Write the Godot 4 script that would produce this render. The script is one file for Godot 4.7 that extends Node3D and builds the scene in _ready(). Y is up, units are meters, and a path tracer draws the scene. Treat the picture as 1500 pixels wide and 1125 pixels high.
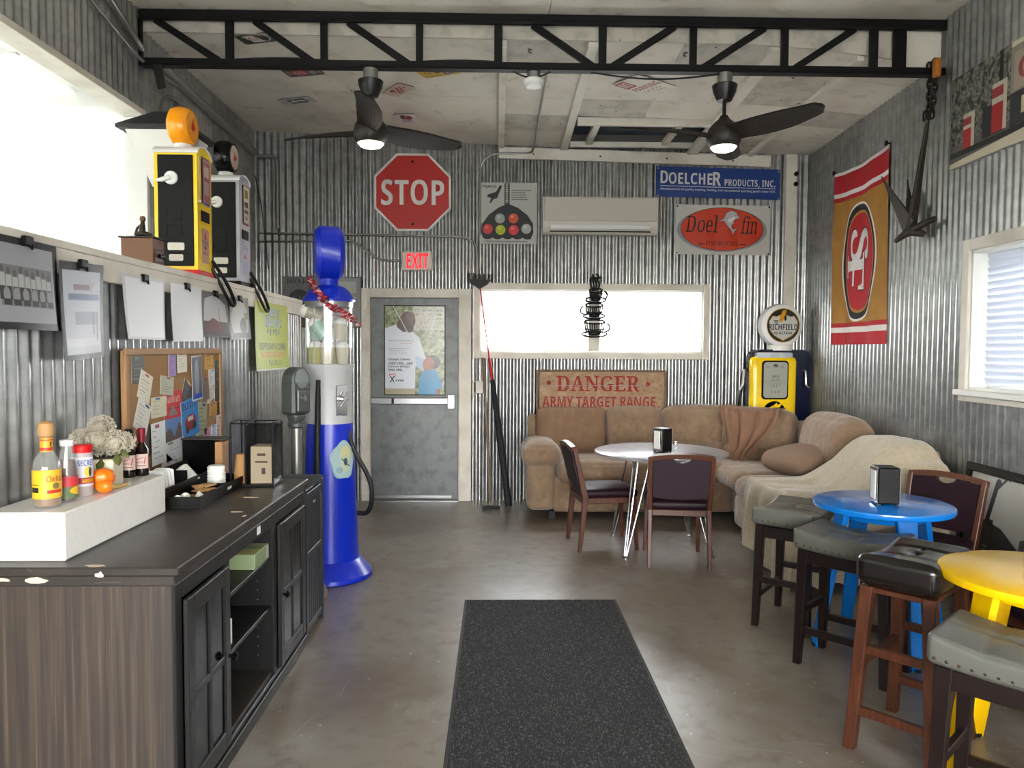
extends Node3D

# ---------------------------------------------------------------- helpers
var M := {}
var taken := {}
var xf := Transform3D.IDENTITY
var rng := RandomNumberGenerator.new()
const BACK := -7.54
const LEFT := -2.40
const KNEE := -1.62
const DECK := 1.92
const TRUSS := -5.2

class Pic:
	var im: Image
	var w: int
	var h: int
	static var fonts := {}
	func _init(w_: int, h_: int, c: Color) -> void:
		w = w_
		h = h_
		im = Image.create(w, h, false, Image.FORMAT_RGBA8)
		im.fill(c)
	func rect(x: float, y: float, ww: float, hh: float, c: Color) -> void:
		im.fill_rect(Rect2i(int(round(x)), int(round(y)), maxi(1, int(round(ww))), maxi(1, int(round(hh)))).intersection(Rect2i(0, 0, w, h)), c)
	func ell(cx: float, cy: float, rx: float, ry: float, c: Color) -> void:
		for y in range(int(floor(cy - ry)), int(ceil(cy + ry)) + 1):
			var t := (y + 0.5 - cy) / ry
			if absf(t) >= 1.0:
				continue
			var k := rx * sqrt(1.0 - t * t)
			rect(cx - k, y, 2.0 * k, 1, c)
	func poly(pts: Array, c: Color) -> void:
		var lo := 1e9
		var hi := -1e9
		for p: Vector2 in pts:
			lo = minf(lo, p.y)
			hi = maxf(hi, p.y)
		for y in range(maxi(0, int(floor(lo))), mini(h - 1, int(ceil(hi))) + 1):
			var yy := y + 0.5
			var cuts: Array[float] = []
			for i in pts.size():
				var a: Vector2 = pts[i]
				var b: Vector2 = pts[(i + 1) % pts.size()]
				if (a.y <= yy) != (b.y <= yy):
					cuts.append(a.x + (yy - a.y) / (b.y - a.y) * (b.x - a.x))
			cuts.sort()
			for i in range(0, cuts.size() - 1, 2):
				if cuts[i + 1] - cuts[i] > 0.3:
					rect(cuts[i], y, cuts[i + 1] - cuts[i], 1, c)
	func line(ax: float, ay: float, bx: float, by: float, t: float, c: Color) -> void:
		var d := Vector2(bx - ax, by - ay).normalized() * t * 0.5
		var n := Vector2(-d.y, d.x)
		var a := Vector2(ax, ay)
		var b := Vector2(bx, by)
		poly([a - d + n, b + d + n, b + d - n, a - d - n], c)
	func path(pts: Array, t: float, c: Color) -> void:
		for i in pts.size() - 1:
			line(pts[i].x, pts[i].y, pts[i + 1].x, pts[i + 1].y, t, c)
			ell(pts[i].x, pts[i].y, t * 0.5, t * 0.5, c)
	func text(s: String, font: String, bold: bool, x: float, y: float, ww: float, hh: float, c: Color, slant := 0.0, m := Transform2D.IDENTITY) -> void:
		# fills the box x, y, ww, hh with the word; the letters come from the outlines of the font
		var key := font + str(bold)
		if not fonts.has(key):
			var f := SystemFont.new()
			f.font_names = PackedStringArray([font])
			f.font_weight = 700 if bold else 400
			fonts[key] = f
		var t := TextMesh.new()
		t.font = fonts[key]
		t.font_size = 64
		t.pixel_size = 0.01
		t.depth = 0.0
		t.curve_step = 1.0
		t.text = s
		var arr := t.surface_get_arrays(0)
		var v: PackedVector3Array = arr[Mesh.ARRAY_VERTEX]
		var ix: PackedInt32Array = arr[Mesh.ARRAY_INDEX] if arr[Mesh.ARRAY_INDEX] != null else PackedInt32Array(range(v.size()))
		var lo := Vector2(1e9, 1e9)
		var hi := Vector2(-1e9, -1e9)
		for p in v:
			lo = lo.min(Vector2(p.x, p.y))
			hi = hi.max(Vector2(p.x, p.y))
		var k := Vector2(ww, hh) / (hi - lo).max(Vector2(1e-6, 1e-6))
		for i in range(0, ix.size() - 2, 3):
			var tri := []
			for j in 3:
				var p := v[ix[i + j]]
				var q := Vector2(x + (p.x - lo.x) * k.x, y + (hi.y - p.y) * k.y)
				q.x += slant * (y + hh - q.y)
				tri.append(m * q)
			poly(tri, c)
	func scribble(x: float, y: float, ww: float, hh: float, c: Color, n := 8) -> void:
		# print too small to read: a row of letter-like strokes
		for i in n:
			var px := x + ww * i / n
			var k := ww / n
			rect(px + k * 0.1, y + (hh * 0.3 if (i * 7) % 3 == 1 else 0.0), k * 0.28, hh * (0.7 if (i * 7) % 3 == 1 else 1.0), c)
			if (i * 5) % 4 != 2:
				rect(px + k * 0.1, y + hh * (0.75 if i % 2 else 0.1), k * 0.62, hh * 0.22, c)
	func speckle(amount: float, seed_: int) -> void:
		var r := RandomNumberGenerator.new()
		r.seed = seed_
		for y in h:
			for x in w:
				var c := im.get_pixel(x, y)
				var k := 1.0 + (r.randf() - 0.5) * amount
				im.set_pixel(x, y, Color(c.r * k, c.g * k, c.b * k, c.a))
	func blotch(freq: float, c: Color, from: float, to: float, seed_: int) -> void:
		var n := FastNoiseLite.new()
		n.seed = seed_
		n.frequency = freq
		n.fractal_octaves = 4
		var f := n.get_seamless_image(w, h, false, false, 0.2)
		for y in h:
			for x in w:
				var t := smoothstep(from, to, f.get_pixel(x, y).r * 0.56 + 0.22)
				if t > 0.0:
					im.set_pixel(x, y, im.get_pixel(x, y).lerp(Color(c.r, c.g, c.b), t * c.a))
	func tex() -> ImageTexture:
		return ImageTexture.create_from_image(im)


func mat(key: String, c: Color, rough := 0.6, metal := 0.0, spec := 0.5) -> StandardMaterial3D:
	var m := StandardMaterial3D.new()
	m.resource_name = key
	m.albedo_color = c
	m.roughness = rough
	m.metallic = metal
	m.metallic_specular = spec
	m.cull_mode = BaseMaterial3D.CULL_DISABLED
	M[key] = m
	return m


func mat_tex(key: String, t: Texture2D, rough := 0.6, metal := 0.0, tri := 0.0, world := true) -> StandardMaterial3D:
	var m := mat(key, Color.WHITE, rough, metal)
	m.albedo_texture = t
	if tri > 0.0:
		m.uv1_triplanar = true
		m.uv1_world_triplanar = world
		m.uv1_scale = Vector3.ONE / tri
	return m


func glass(key: String, c: Color, alpha: float, rough := 0.02) -> StandardMaterial3D:
	var m := mat(key, Color(c.r, c.g, c.b, alpha), rough)
	m.transparency = BaseMaterial3D.TRANSPARENCY_ALPHA
	return m


func mb() -> SurfaceTool:
	var st := SurfaceTool.new()
	st.begin(Mesh.PRIMITIVE_TRIANGLES)
	xf = Transform3D.IDENTITY
	return st


# a polygon whose corners run counter-clockwise as seen from the side that "out" points to
func face(st: SurfaceTool, pts: Array, out := Vector3.ZERO, group := -1, uvs := []) -> void:
	var n: Vector3 = (pts[1] - pts[0]).cross(pts[2] - pts[0])
	var flip: bool = out != Vector3.ZERO and n.dot(out) < 0.0
	st.set_smooth_group(group if group >= 0 else 4294967295)
	for i in range(1, pts.size() - 1):
		var order := [0, i, i + 1] if flip else [0, i + 1, i]
		for k: int in order:
			if uvs:
				st.set_uv(uvs[k])
			st.add_vertex(xf * (pts[k] as Vector3))


func box(st: SurfaceTool, c: Vector3, s: Vector3, b := 0.0, basis := Basis.IDENTITY) -> void:
	var h := s * 0.5
	b = minf(b, minf(h.x, minf(h.y, h.z)) * 0.95)
	var was := xf
	xf = xf * Transform3D(basis, c)
	var corner := func(sg: Vector3, axis: int) -> Vector3:
		var p := Vector3(sg.x * (h.x - b), sg.y * (h.y - b), sg.z * (h.z - b))
		p[axis] = sg[axis] * h[axis]
		return p
	for a in 3:
		var u := (a + 1) % 3
		var v := (a + 2) % 3
		for s1 in [-1.0, 1.0]:
			var pts := []
			for k in [[-1, -1], [1, -1], [1, 1], [-1, 1]]:
				var sg := Vector3.ZERO
				sg[a] = s1
				sg[u] = k[0]
				sg[v] = k[1]
				pts.append(corner.call(sg, a))
			var o := Vector3.ZERO
			o[a] = s1
			face(st, pts, o)
		if b > 0.0:
			for s1 in [-1.0, 1.0]:
				for s2 in [-1.0, 1.0]:
					var lo := Vector3.ZERO
					lo[u] = s1
					lo[v] = s2
					var hi := lo
					lo[a] = -1
					hi[a] = 1
					var o := Vector3.ZERO
					o[u] = s1
					o[v] = s2
					face(st, [corner.call(lo, u), corner.call(hi, u), corner.call(hi, v), corner.call(lo, v)], o)
	if b > 0.0:
		for sx in [-1.0, 1.0]:
			for sy in [-1.0, 1.0]:
				for sz in [-1.0, 1.0]:
					var sg := Vector3(sx, sy, sz)
					face(st, [corner.call(sg, 0), corner.call(sg, 1), corner.call(sg, 2)], sg)
	xf = was


# box from its two opposite corners
func bx(st: SurfaceTool, x0: float, x1: float, y0: float, y1: float, z0: float, z1: float, b := 0.0) -> void:
	box(st, Vector3((x0 + x1) / 2, (y0 + y1) / 2, (z0 + z1) / 2), Vector3(absf(x1 - x0), absf(y1 - y0), absf(z1 - z0)), b)


func frame_of(d: Vector3) -> Basis:
	var y := d.normalized()
	var x := (Vector3.UP if absf(y.y) < 0.9 else Vector3.RIGHT).cross(y).normalized()
	return Basis(x, y, x.cross(y))


# a bar of rectangular section from a to b: width w across, depth d
func bar(st: SurfaceTool, a: Vector3, b: Vector3, w: float, d: float, bev := 0.0, side := Vector3.ZERO) -> void:
	var y := (b - a).normalized()
	var x := (side if side != Vector3.ZERO else (Vector3.UP if absf(y.y) < 0.9 else Vector3.RIGHT).cross(y))
	x = (x - y * x.dot(y)).normalized()
	box(st, (a + b) / 2, Vector3(w, a.distance_to(b), d), bev, Basis(x, y, x.cross(y)))


# a tapering square leg from a (top) to b (foot)
func leg(st: SurfaceTool, a: Vector3, b: Vector3, wa: Vector2, wb: Vector2, turn := 0.0, bev := 0.004) -> void:
	var u := Vector3(cos(turn), 0, -sin(turn))
	var v := Vector3(sin(turn), 0, cos(turn))
	var ring := func(p: Vector3, w: Vector2) -> Array:
		var o := []
		var hx := w.x / 2
		var hz := w.y / 2
		for k in [[-hx, -hz + bev], [-hx + bev, -hz], [hx - bev, -hz], [hx, -hz + bev], [hx, hz - bev], [hx - bev, hz], [-hx + bev, hz], [-hx, hz - bev]]:
			o.append(p + u * k[0] + v * k[1])
		return o
	var ra: Array = ring.call(a, wa)
	var rb: Array = ring.call(b, wb)
	for i in 8:
		var j := (i + 1) % 8
		face(st, [ra[i], ra[j], rb[j], rb[i]], (ra[i] + ra[j]) / 2 - a)
	face(st, ra, a - b)
	face(st, rb, b - a)


func lathe(st: SurfaceTool, prof: Array, n := 24, crease := 35.0, a0 := 0.0, a1 := TAU, uv := false) -> void:
	var g := 0
	for i in prof.size() - 1:
		var p: Vector2 = prof[i]
		var q: Vector2 = prof[i + 1]
		if p.distance_to(q) < 1e-6:
			continue
		if i > 0:
			var d0: Vector2 = p - prof[i - 1]
			if d0.length() > 1e-6 and absf(rad_to_deg(d0.angle_to(q - p))) > crease:
				g += 1
		var o2 := Vector2(q.y - p.y, -(q.x - p.x))
		for k in n:
			var t0 := a0 + (a1 - a0) * k / n
			var t1 := a0 + (a1 - a0) * (k + 1) / n
			var c0 := Vector3(sin(t0), 0, cos(t0))
			var c1 := Vector3(sin(t1), 0, cos(t1))
			var pts := [c0 * p.x + Vector3.UP * p.y, c1 * p.x + Vector3.UP * p.y, c1 * q.x + Vector3.UP * q.y, c0 * q.x + Vector3.UP * q.y]
			var us := [Vector2(float(k) / n, 1.0 - float(i) / (prof.size() - 1)), Vector2(float(k + 1) / n, 1.0 - float(i) / (prof.size() - 1)), Vector2(float(k + 1) / n, 1.0 - float(i + 1) / (prof.size() - 1)), Vector2(float(k) / n, 1.0 - float(i + 1) / (prof.size() - 1))]
			if p.x < 1e-6:
				pts.remove_at(1)
				us.remove_at(1)
			elif q.x < 1e-6:
				pts.remove_at(3)
				us.remove_at(3)
			st.set_smooth_group(g)
			var cw := []
			for j in range(1, pts.size() - 1):
				cw.append_array([0, j + 1, j])
			for j: int in cw:
				if uv:
					st.set_uv(us[j])
				st.add_vertex(xf * (pts[j] as Vector3))


func tube(st: SurfaceTool, pts: Array, r, n := 8, caps := true, closed := false) -> void:
	var m := pts.size()
	var rings := []
	var x := Vector3.ZERO
	for i in m:
		var d: Vector3
		if closed:
			d = pts[(i + 1) % m] - pts[(i + m - 1) % m]
		else:
			d = pts[mini(i + 1, m - 1)] - pts[maxi(i - 1, 0)]
		d = d.normalized()
		if i == 0:
			x = (Vector3.UP if absf(d.y) < 0.9 else Vector3.RIGHT).cross(d).normalized()
		else:
			x = (x - d * x.dot(d)).normalized()
		var y := d.cross(x)
		var rr: float = r[i] if r is Array else r
		var ring := []
		for k in n:
			var t := TAU * k / n
			ring.append(pts[i] + (x * cos(t) + y * sin(t)) * rr)
		rings.append(ring)
	for i in (m if closed else m - 1):
		var a: Array = rings[i]
		var b: Array = rings[(i + 1) % m]
		for k in n:
			var j := (k + 1) % n
			face(st, [a[k], a[j], b[j], b[k]], a[k] + a[j] - pts[i] * 2.0, 0)
	if caps and not closed:
		face(st, rings[0], pts[0] - pts[1])
		face(st, rings[m - 1], pts[m - 1] - pts[m - 2])


func bend(pts: Array, r := 0.06, n := 5) -> Array:
	# rounds the inner corners of a path
	var o := [pts[0]]
	for i in range(1, pts.size() - 1):
		var p: Vector3 = pts[i]
		var a: Vector3 = p + (pts[i - 1] - p).normalized() * minf(r, p.distance_to(pts[i - 1]) * 0.45)
		var b: Vector3 = p + (pts[i + 1] - p).normalized() * minf(r, p.distance_to(pts[i + 1]) * 0.45)
		for k in n + 1:
			var t := float(k) / n
			o.append(a.lerp(p, t).lerp(p.lerp(b, t), t))
	o.append(pts[-1])
	return o


# polygon in the xy plane pushed from z0 to z1
func prism(st: SurfaceTool, poly: PackedVector2Array, z0: float, z1: float, smooth := false) -> void:
	if Geometry2D.is_polygon_clockwise(poly):
		poly.reverse()
	var t := Geometry2D.triangulate_polygon(poly)
	for i in range(0, t.size() - 2, 3):
		var p := [poly[t[i]], poly[t[i + 1]], poly[t[i + 2]]]
		face(st, [Vector3(p[0].x, p[0].y, z1), Vector3(p[1].x, p[1].y, z1), Vector3(p[2].x, p[2].y, z1)], Vector3.BACK)
		face(st, [Vector3(p[0].x, p[0].y, z0), Vector3(p[1].x, p[1].y, z0), Vector3(p[2].x, p[2].y, z0)], Vector3.FORWARD)
	for i in poly.size():
		var a := poly[i]
		var b := poly[(i + 1) % poly.size()]
		face(st, [Vector3(a.x, a.y, z0), Vector3(b.x, b.y, z0), Vector3(b.x, b.y, z1), Vector3(a.x, a.y, z1)], Vector3((b - a).y, -(b - a).x, 0), 0 if smooth else -1)


func round_rect(w: float, h: float, r: float, n := 5) -> PackedVector2Array:
	var o := PackedVector2Array()
	for c in [[1, 1, 0.0], [-1, 1, PI / 2], [-1, -1, PI], [1, -1, PI * 1.5]]:
		for k in n + 1:
			var t: float = c[2] + PI / 2 * k / n
			o.append(Vector2(c[0] * (w / 2 - r) + cos(t) * r, c[1] * (h / 2 - r) + sin(t) * r))
	return o


func grid(st: SurfaceTool, nu: int, nv: int, f: Callable, group := 0) -> void:
	for i in nu:
		for j in nv:
			var u0 := float(i) / nu
			var u1 := float(i + 1) / nu
			var v0 := float(j) / nv
			var v1 := float(j + 1) / nv
			face(st, [f.call(u0, v0), f.call(u1, v0), f.call(u1, v1), f.call(u0, v1)], Vector3.ZERO, group, [Vector2(u0, 1 - v0), Vector2(u1, 1 - v0), Vector2(u1, 1 - v1), Vector2(u0, 1 - v1)])


# a stuffed block: rounded edges, bulging faces, then bent by "f"
func soft(st: SurfaceTool, c: Vector3, s: Vector3, r: float, puff := Vector3.ZERO, basis := Basis.IDENTITY, f = null, n := 9) -> void:
	var h := s * 0.5
	r = minf(r, minf(h.x, minf(h.y, h.z)))
	var was := xf
	xf = xf * Transform3D(basis, c)
	var ts: Array[float] = []
	for i in n + 1:
		ts.append(sin((float(i) / n * 2.0 - 1.0) * PI / 2))
	var put := func(p: Vector3) -> Vector3:
		var q := p * h
		var inner := q.clamp(-(h - Vector3.ONE * r), h - Vector3.ONE * r)
		var d := q - inner
		var o := inner + d.normalized() * r if d.length() > 1e-9 else q
		o += Vector3(signf(p.x) * puff.x * (1 - p.y * p.y) * (1 - p.z * p.z) * absf(p.x), signf(p.y) * puff.y * (1 - p.x * p.x) * (1 - p.z * p.z) * absf(p.y), signf(p.z) * puff.z * (1 - p.x * p.x) * (1 - p.y * p.y) * absf(p.z))
		return f.call(o) if f != null else o
	for a in 3:
		var u := (a + 1) % 3
		var v := (a + 2) % 3
		for sg in [-1.0, 1.0]:
			var o := Vector3.ZERO
			o[a] = sg
			for i in n:
				for j in n:
					var pts := []
					for k in [[i, j], [i + 1, j], [i + 1, j + 1], [i, j + 1]]:
						var p := Vector3.ZERO
						p[a] = sg
						p[u] = ts[k[0]]
						p[v] = ts[k[1]]
						pts.append(put.call(p))
					var nn: Vector3 = (pts[2] - pts[0]).cross(pts[3] - pts[1])
					if sg < 0:
						pts.reverse()
					face(st, pts, Vector3.ZERO, 0)
	xf = was


func obj(called: String, st: SurfaceTool, m: Material, parent: Node = self) -> MeshInstance3D:
	st.generate_normals()
	var o := MeshInstance3D.new()
	o.mesh = st.commit()
	o.mesh.surface_set_material(0, m)
	o.name = numbered(called) if parent == self else called
	parent.add_child(o, true)
	return o


func numbered(called: String) -> String:
	if not taken.has(called):
		taken[called] = 0
		return called
	taken[called] += 1
	return "%s_%03d" % [called, taken[called]]


func tag(o: Node, label: String, category: String, group := "") -> void:
	o.set_meta("label", label)
	o.set_meta("category", category)
	if group:
		o.set_meta("group", group)


func thing(called: String, label: String, category: String, at := Vector3.ZERO, turn := 0.0, group := "") -> Node3D:
	var o := Node3D.new()
	o.name = numbered(called)
	add_child(o)
	o.position = at
	o.rotation.y = turn
	tag(o, label, category, group)
	return o


func struct(called: String) -> Node3D:
	var o := Node3D.new()
	o.name = called
	add_child(o)
	o.set_meta("kind", "structure")
	return o


func dup(root: Node3D, at: Vector3, turn: float, label := "") -> Node3D:
	var r: Node3D = root.duplicate()
	var base: String = root.name
	r.name = numbered(base.get_slice("_0", 0))
	add_child(r)
	r.position = at
	r.rotation.y = turn
	if label:
		r.set_meta("label", label)
	return r


# a flat print: a thin board whose front (towards +z) carries the picture
func board(called: String, w: float, h: float, t: float, front: Material, edge: Material, parent: Node = self, uv := Rect2(0, 0, 1, 1), shape := PackedVector2Array()) -> MeshInstance3D:
	var poly := shape if shape.size() else PackedVector2Array([Vector2(-w / 2, -h / 2), Vector2(w / 2, -h / 2), Vector2(w / 2, h / 2), Vector2(-w / 2, h / 2)])
	if Geometry2D.is_polygon_clockwise(poly):
		poly.reverse()
	var a := mb()
	var tr := Geometry2D.triangulate_polygon(poly)
	for i in range(0, tr.size() - 2, 3):
		var pts := []
		var uvs := []
		for k in 3:
			var p := poly[tr[i + k]]
			pts.append(Vector3(p.x, p.y, t))
			uvs.append(Vector2(uv.position.x + (p.x / w + 0.5) * uv.size.x, uv.position.y + (0.5 - p.y / h) * uv.size.y))
		if ((pts[1] - pts[0]) as Vector3).cross(pts[2] - pts[0]).z < 0:
			pts.reverse()
			uvs.reverse()
		face(a, pts, Vector3.ZERO, -1, uvs)
	a.generate_normals()
	var m := a.commit()
	m.surface_set_material(0, front)
	var b := mb()
	for i in range(0, tr.size() - 2, 3):
		face(b, [Vector3(poly[tr[i]].x, poly[tr[i]].y, 0), Vector3(poly[tr[i + 1]].x, poly[tr[i + 1]].y, 0), Vector3(poly[tr[i + 2]].x, poly[tr[i + 2]].y, 0)], Vector3.FORWARD)
	for i in poly.size():
		var p := poly[i]
		var q := poly[(i + 1) % poly.size()]
		face(b, [Vector3(p.x, p.y, 0), Vector3(q.x, q.y, 0), Vector3(q.x, q.y, t), Vector3(p.x, p.y, t)], Vector3((q - p).y, -(q - p).x, 0))
	b.generate_normals()
	b.commit(m)
	m.surface_set_material(1, edge)
	var o := MeshInstance3D.new()
	o.mesh = m
	o.name = numbered(called) if parent == self else called
	parent.add_child(o, true)
	return o


# corrugated steel sheets in the plane of U (along) and up, waves towards N; holes: [u0, u1, y0, y1]
func corrugated(parent: Node, O: Vector3, U: Vector3, N: Vector3, length: float, y0: Callable, y1: Callable, holes: Array, sheet := 0.61, pitch := 0.068, depth := 0.018) -> void:
	var per := 8
	var step := pitch / per
	var count := int(ceil(length / sheet))
	for s in count:
		var st := mb()
		var ua := s * sheet
		var ub := minf(length, ua + sheet)
		var n := int(round((ub - ua) / step))
		if n < 1:
			continue
		for i in n:
			var u0 := ua + (ub - ua) * i / n
			var u1 := ua + (ub - ua) * (i + 1) / n
			var um := (u0 + u1) / 2
			var spans := [[y0.call(um), y1.call(um)]]
			for hcut in holes:
				if um > hcut[0] and um < hcut[1]:
					var next := []
					for sp in spans:
						if hcut[2] > sp[0]:
							next.append([sp[0], minf(sp[1], hcut[2])])
						if hcut[3] < sp[1]:
							next.append([maxf(sp[0], hcut[3]), sp[1]])
					spans = next
			var d0 := depth * (0.5 + 0.5 * sin(u0 / pitch * TAU))
			var d1 := depth * (0.5 + 0.5 * sin(u1 / pitch * TAU))
			var n0 := (N - U * depth * 0.5 * TAU / pitch * cos(u0 / pitch * TAU)).normalized()
			var n1 := (N - U * depth * 0.5 * TAU / pitch * cos(u1 / pitch * TAU)).normalized()
			var p0 := O + U * u0 + N * d0
			var p1 := O + U * u1 + N * d1
			for sp in spans:
				if sp[1] - sp[0] < 0.005:
					continue
				var a: Vector3 = p0 + Vector3.UP * sp[0]
				var b: Vector3 = p1 + Vector3.UP * sp[0]
				var c: Vector3 = p1 + Vector3.UP * sp[1]
				var d: Vector3 = p0 + Vector3.UP * sp[1]
				var order := [a, c, b, a, d, c]
				var ns := [n0, n1, n1, n0, n0, n1]
				if (b - a).cross(d - a).dot(N) < 0:
					order = [a, b, c, a, c, d]
					ns = [n0, n1, n1, n0, n1, n0]
				for k in 6:
					st.set_normal(ns[k])
					st.add_vertex(order[k])
		var o := MeshInstance3D.new()
		o.mesh = st.commit()
		o.mesh.surface_set_material(0, M["galv%d" % ((s * 7 + 3) % 3)])
		o.name = "sheet"
		parent.add_child(o, true)


# a wall slab with rectangular holes, behind the sheets
func slab(parent: Node, O: Vector3, U: Vector3, N: Vector3, length: float, top: float, holes: Array, m: Material, thick := 0.14, called := "core") -> void:
	var st := mb()
	var us := [0.0, length]
	for hcut in holes:
		us.append_array([hcut[0], hcut[1]])
	us.sort()
	for i in us.size() - 1:
		if us[i + 1] - us[i] < 0.001:
			continue
		var um: float = (us[i] + us[i + 1]) / 2
		var spans := [[0.0, top]]
		for hcut in holes:
			if um > hcut[0] and um < hcut[1]:
				var next := []
				for sp in spans:
					if hcut[2] > sp[0]:
						next.append([sp[0], hcut[2]])
					if hcut[3] < sp[1]:
						next.append([hcut[3], sp[1]])
				spans = next
		for sp in spans:
			box(st, O + U * um + Vector3.UP * ((sp[0] + sp[1]) / 2) - N * (thick / 2 + 0.002), Vector3(us[i + 1] - us[i], sp[1] - sp[0], thick), 0.0, Basis(U, Vector3.UP, U.cross(Vector3.UP)))
	obj(called, st, m, parent)


func _ready() -> void:
	# camera: 1.53 m above the floor, a phone's main lens
	var cam := Camera3D.new()
	cam.name = "camera"
	add_child(cam)
	cam.position = Vector3(0, 1.53, 0)
	cam.rotation_order = EULER_ORDER_YXZ
	cam.rotation_degrees = Vector3(-2.66, -1.15, 0.3)
	cam.fov = rad_to_deg(2.0 * atan(562.5 / 1100.0))
	cam.near = 0.05
	cam.far = 200.0
	cam.current = true
	# overcast sky
	var sky_m := ProceduralSkyMaterial.new()
	sky_m.sky_top_color = Color(0.93, 0.95, 0.98)
	sky_m.sky_horizon_color = Color(1.0, 0.99, 0.97)
	sky_m.sky_curve = 0.25
	sky_m.ground_bottom_color = Color(0.55, 0.54, 0.52)
	sky_m.ground_horizon_color = Color(0.85, 0.85, 0.84)
	sky_m.sky_energy_multiplier = 4.0
	sky_m.ground_energy_multiplier = 2.2
	var sky := Sky.new()
	sky.sky_material = sky_m
	var env := Environment.new()
	env.background_mode = Environment.BG_SKY
	env.sky = sky
	env.tonemap_mode = Environment.TONE_MAPPER_LINEAR
	env.tonemap_exposure = 2.0
	env.sdfgi_enabled = true
	env.ssao_enabled = true
	env.ssil_enabled = true
	var we := WorldEnvironment.new()
	we.environment = env
	we.name = "environment"
	add_child(we)
	rng.seed = 7
	make_materials()
	make_setting()
	make_ceiling()
	make_openings()
	print("setting done")
	build_things()


func make_materials() -> void:
	# galvanised steel: three batches of sheets with slightly different zinc bloom
	var tones := [[Color(0.60, 0.61, 0.60), Color(0.72, 0.73, 0.72)], [Color(0.57, 0.58, 0.575), Color(0.68, 0.69, 0.685)], [Color(0.63, 0.635, 0.63), Color(0.74, 0.745, 0.74)]]
	for i in 3:
		var zinc := Pic.new(512, 512, tones[i][0])
		zinc.blotch(0.012, tones[i][1], 0.3, 0.7, 11 + i)
		zinc.blotch(0.05, Color(0.76, 0.77, 0.77, 0.35), 0.5, 0.75, 14 + i)
		zinc.speckle(0.05, 17 + i)
		mat_tex("galv%d" % i, zinc.tex(), 0.31, 0.88, 0.9)
	mat("core", Color(0.42, 0.41, 0.39), 0.9)
	mat("black_steel", Color(0.016, 0.016, 0.02), 0.55, 0.0, 0.35)
	mat("black_plastic", Color(0.022, 0.022, 0.025), 0.42, 0.0, 0.32)
	mat("black_gloss", Color(0.014, 0.014, 0.018), 0.24, 0.0, 0.35)
	mat("panel_black", Color(0.016, 0.016, 0.02), 0.42, 0.0, 0.3)
	mat("rubber", Color(0.022, 0.022, 0.024), 0.6)
	mat("chrome", Color(0.86, 0.86, 0.87), 0.12, 1.0)
	mat("steel", Color(0.60, 0.60, 0.60), 0.35, 0.9)
	mat("conduit", Color(0.58, 0.58, 0.56), 0.38, 0.8)
	mat("white_plastic", Color(0.86, 0.86, 0.84), 0.4)
	mat("off_white", Color(0.80, 0.78, 0.73), 0.55)
	mat("paper", Color(0.88, 0.88, 0.87), 0.7)
	mat("white_gloss", Color(0.88, 0.88, 0.87), 0.22)
	# white-painted timber with dirt and bare specks
	var paint := Pic.new(512, 512, Color(0.83, 0.81, 0.76))
	paint.blotch(0.006, Color(0.74, 0.71, 0.65, 0.8), 0.45, 0.8, 3)
	paint.blotch(0.05, Color(0.62, 0.58, 0.52, 0.5), 0.66, 0.8, 4)
	paint.speckle(0.05, 5)
	mat_tex("paint", paint.tex(), 0.6, 0.0, 1.3)
	var ceil_p := Pic.new(1024, 1024, Color(0.83, 0.805, 0.75))
	ceil_p.blotch(0.004, Color(0.75, 0.72, 0.66, 0.8), 0.42, 0.75, 31)
	ceil_p.blotch(0.012, Color(0.62, 0.59, 0.54, 0.55), 0.58, 0.78, 32)
	ceil_p.blotch(0.02, Color(0.40, 0.37, 0.34, 0.9), 0.80, 0.83, 33)
	mat_tex("ceiling_paint", ceil_p.tex(), 0.75, 0.0, 2.7)
	var peel := Pic.new(512, 512, Color(0.72, 0.695, 0.64))
	peel.blotch(0.01, Color(0.62, 0.60, 0.55, 0.8), 0.45, 0.7, 41)
	peel.blotch(0.014, Color(0.19, 0.17, 0.15, 1.0), 0.70, 0.72, 42)
	mat_tex("peeling_paint", peel.tex(), 0.75, 0.0, 1.1)
	# worn, sealed concrete: brown-grey clouds, pale scuffs
	var fl := Pic.new(1024, 1024, Color(0.49, 0.455, 0.415))
	fl.blotch(0.0035, Color(0.395, 0.345, 0.295, 0.9), 0.40, 0.72, 51)
	fl.blotch(0.006, Color(0.54, 0.52, 0.49, 0.75), 0.52, 0.78, 52)
	fl.blotch(0.02, Color(0.36, 0.32, 0.28, 0.6), 0.5, 0.75, 53)
	fl.blotch(0.06, Color(0.62, 0.60, 0.57, 0.6), 0.70, 0.80, 54)
	var r := RandomNumberGenerator.new()
	r.seed = 99
	for k in 90:
		var p := Vector2(r.randf() * 1024, r.randf() * 1024)
		var d := Vector2.from_angle(r.randf() * TAU) * r.randf_range(10, 120)
		fl.line(p.x, p.y, p.x + d.x, p.y + d.y, 1.0, Color(0.56, 0.545, 0.52))
	for k in 260:
		fl.ell(r.randf() * 1024, r.randf() * 1024, r.randf_range(0.7, 2.2), r.randf_range(0.7, 2.0), Color(0.68, 0.67, 0.65))
	fl.speckle(0.09, 6)
	var fm := mat_tex("concrete", fl.tex(), 0.32, 0.0, 3.1)
	fm.metallic_specular = 0.7
	mat("ground", Color(0.62, 0.61, 0.59), 0.9)
	glass("pane", Color(0.95, 0.97, 0.97), 0.06)
	var vin := mat("vinyl_curtain", Color(0.93, 0.93, 0.91), 0.6)
	vin.backlight_enabled = true
	vin.backlight = Color(0.36, 0.37, 0.36)
	var fp := mat("frosted_pane", Color(0.94, 0.95, 0.95, 0.45), 0.4)
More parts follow.
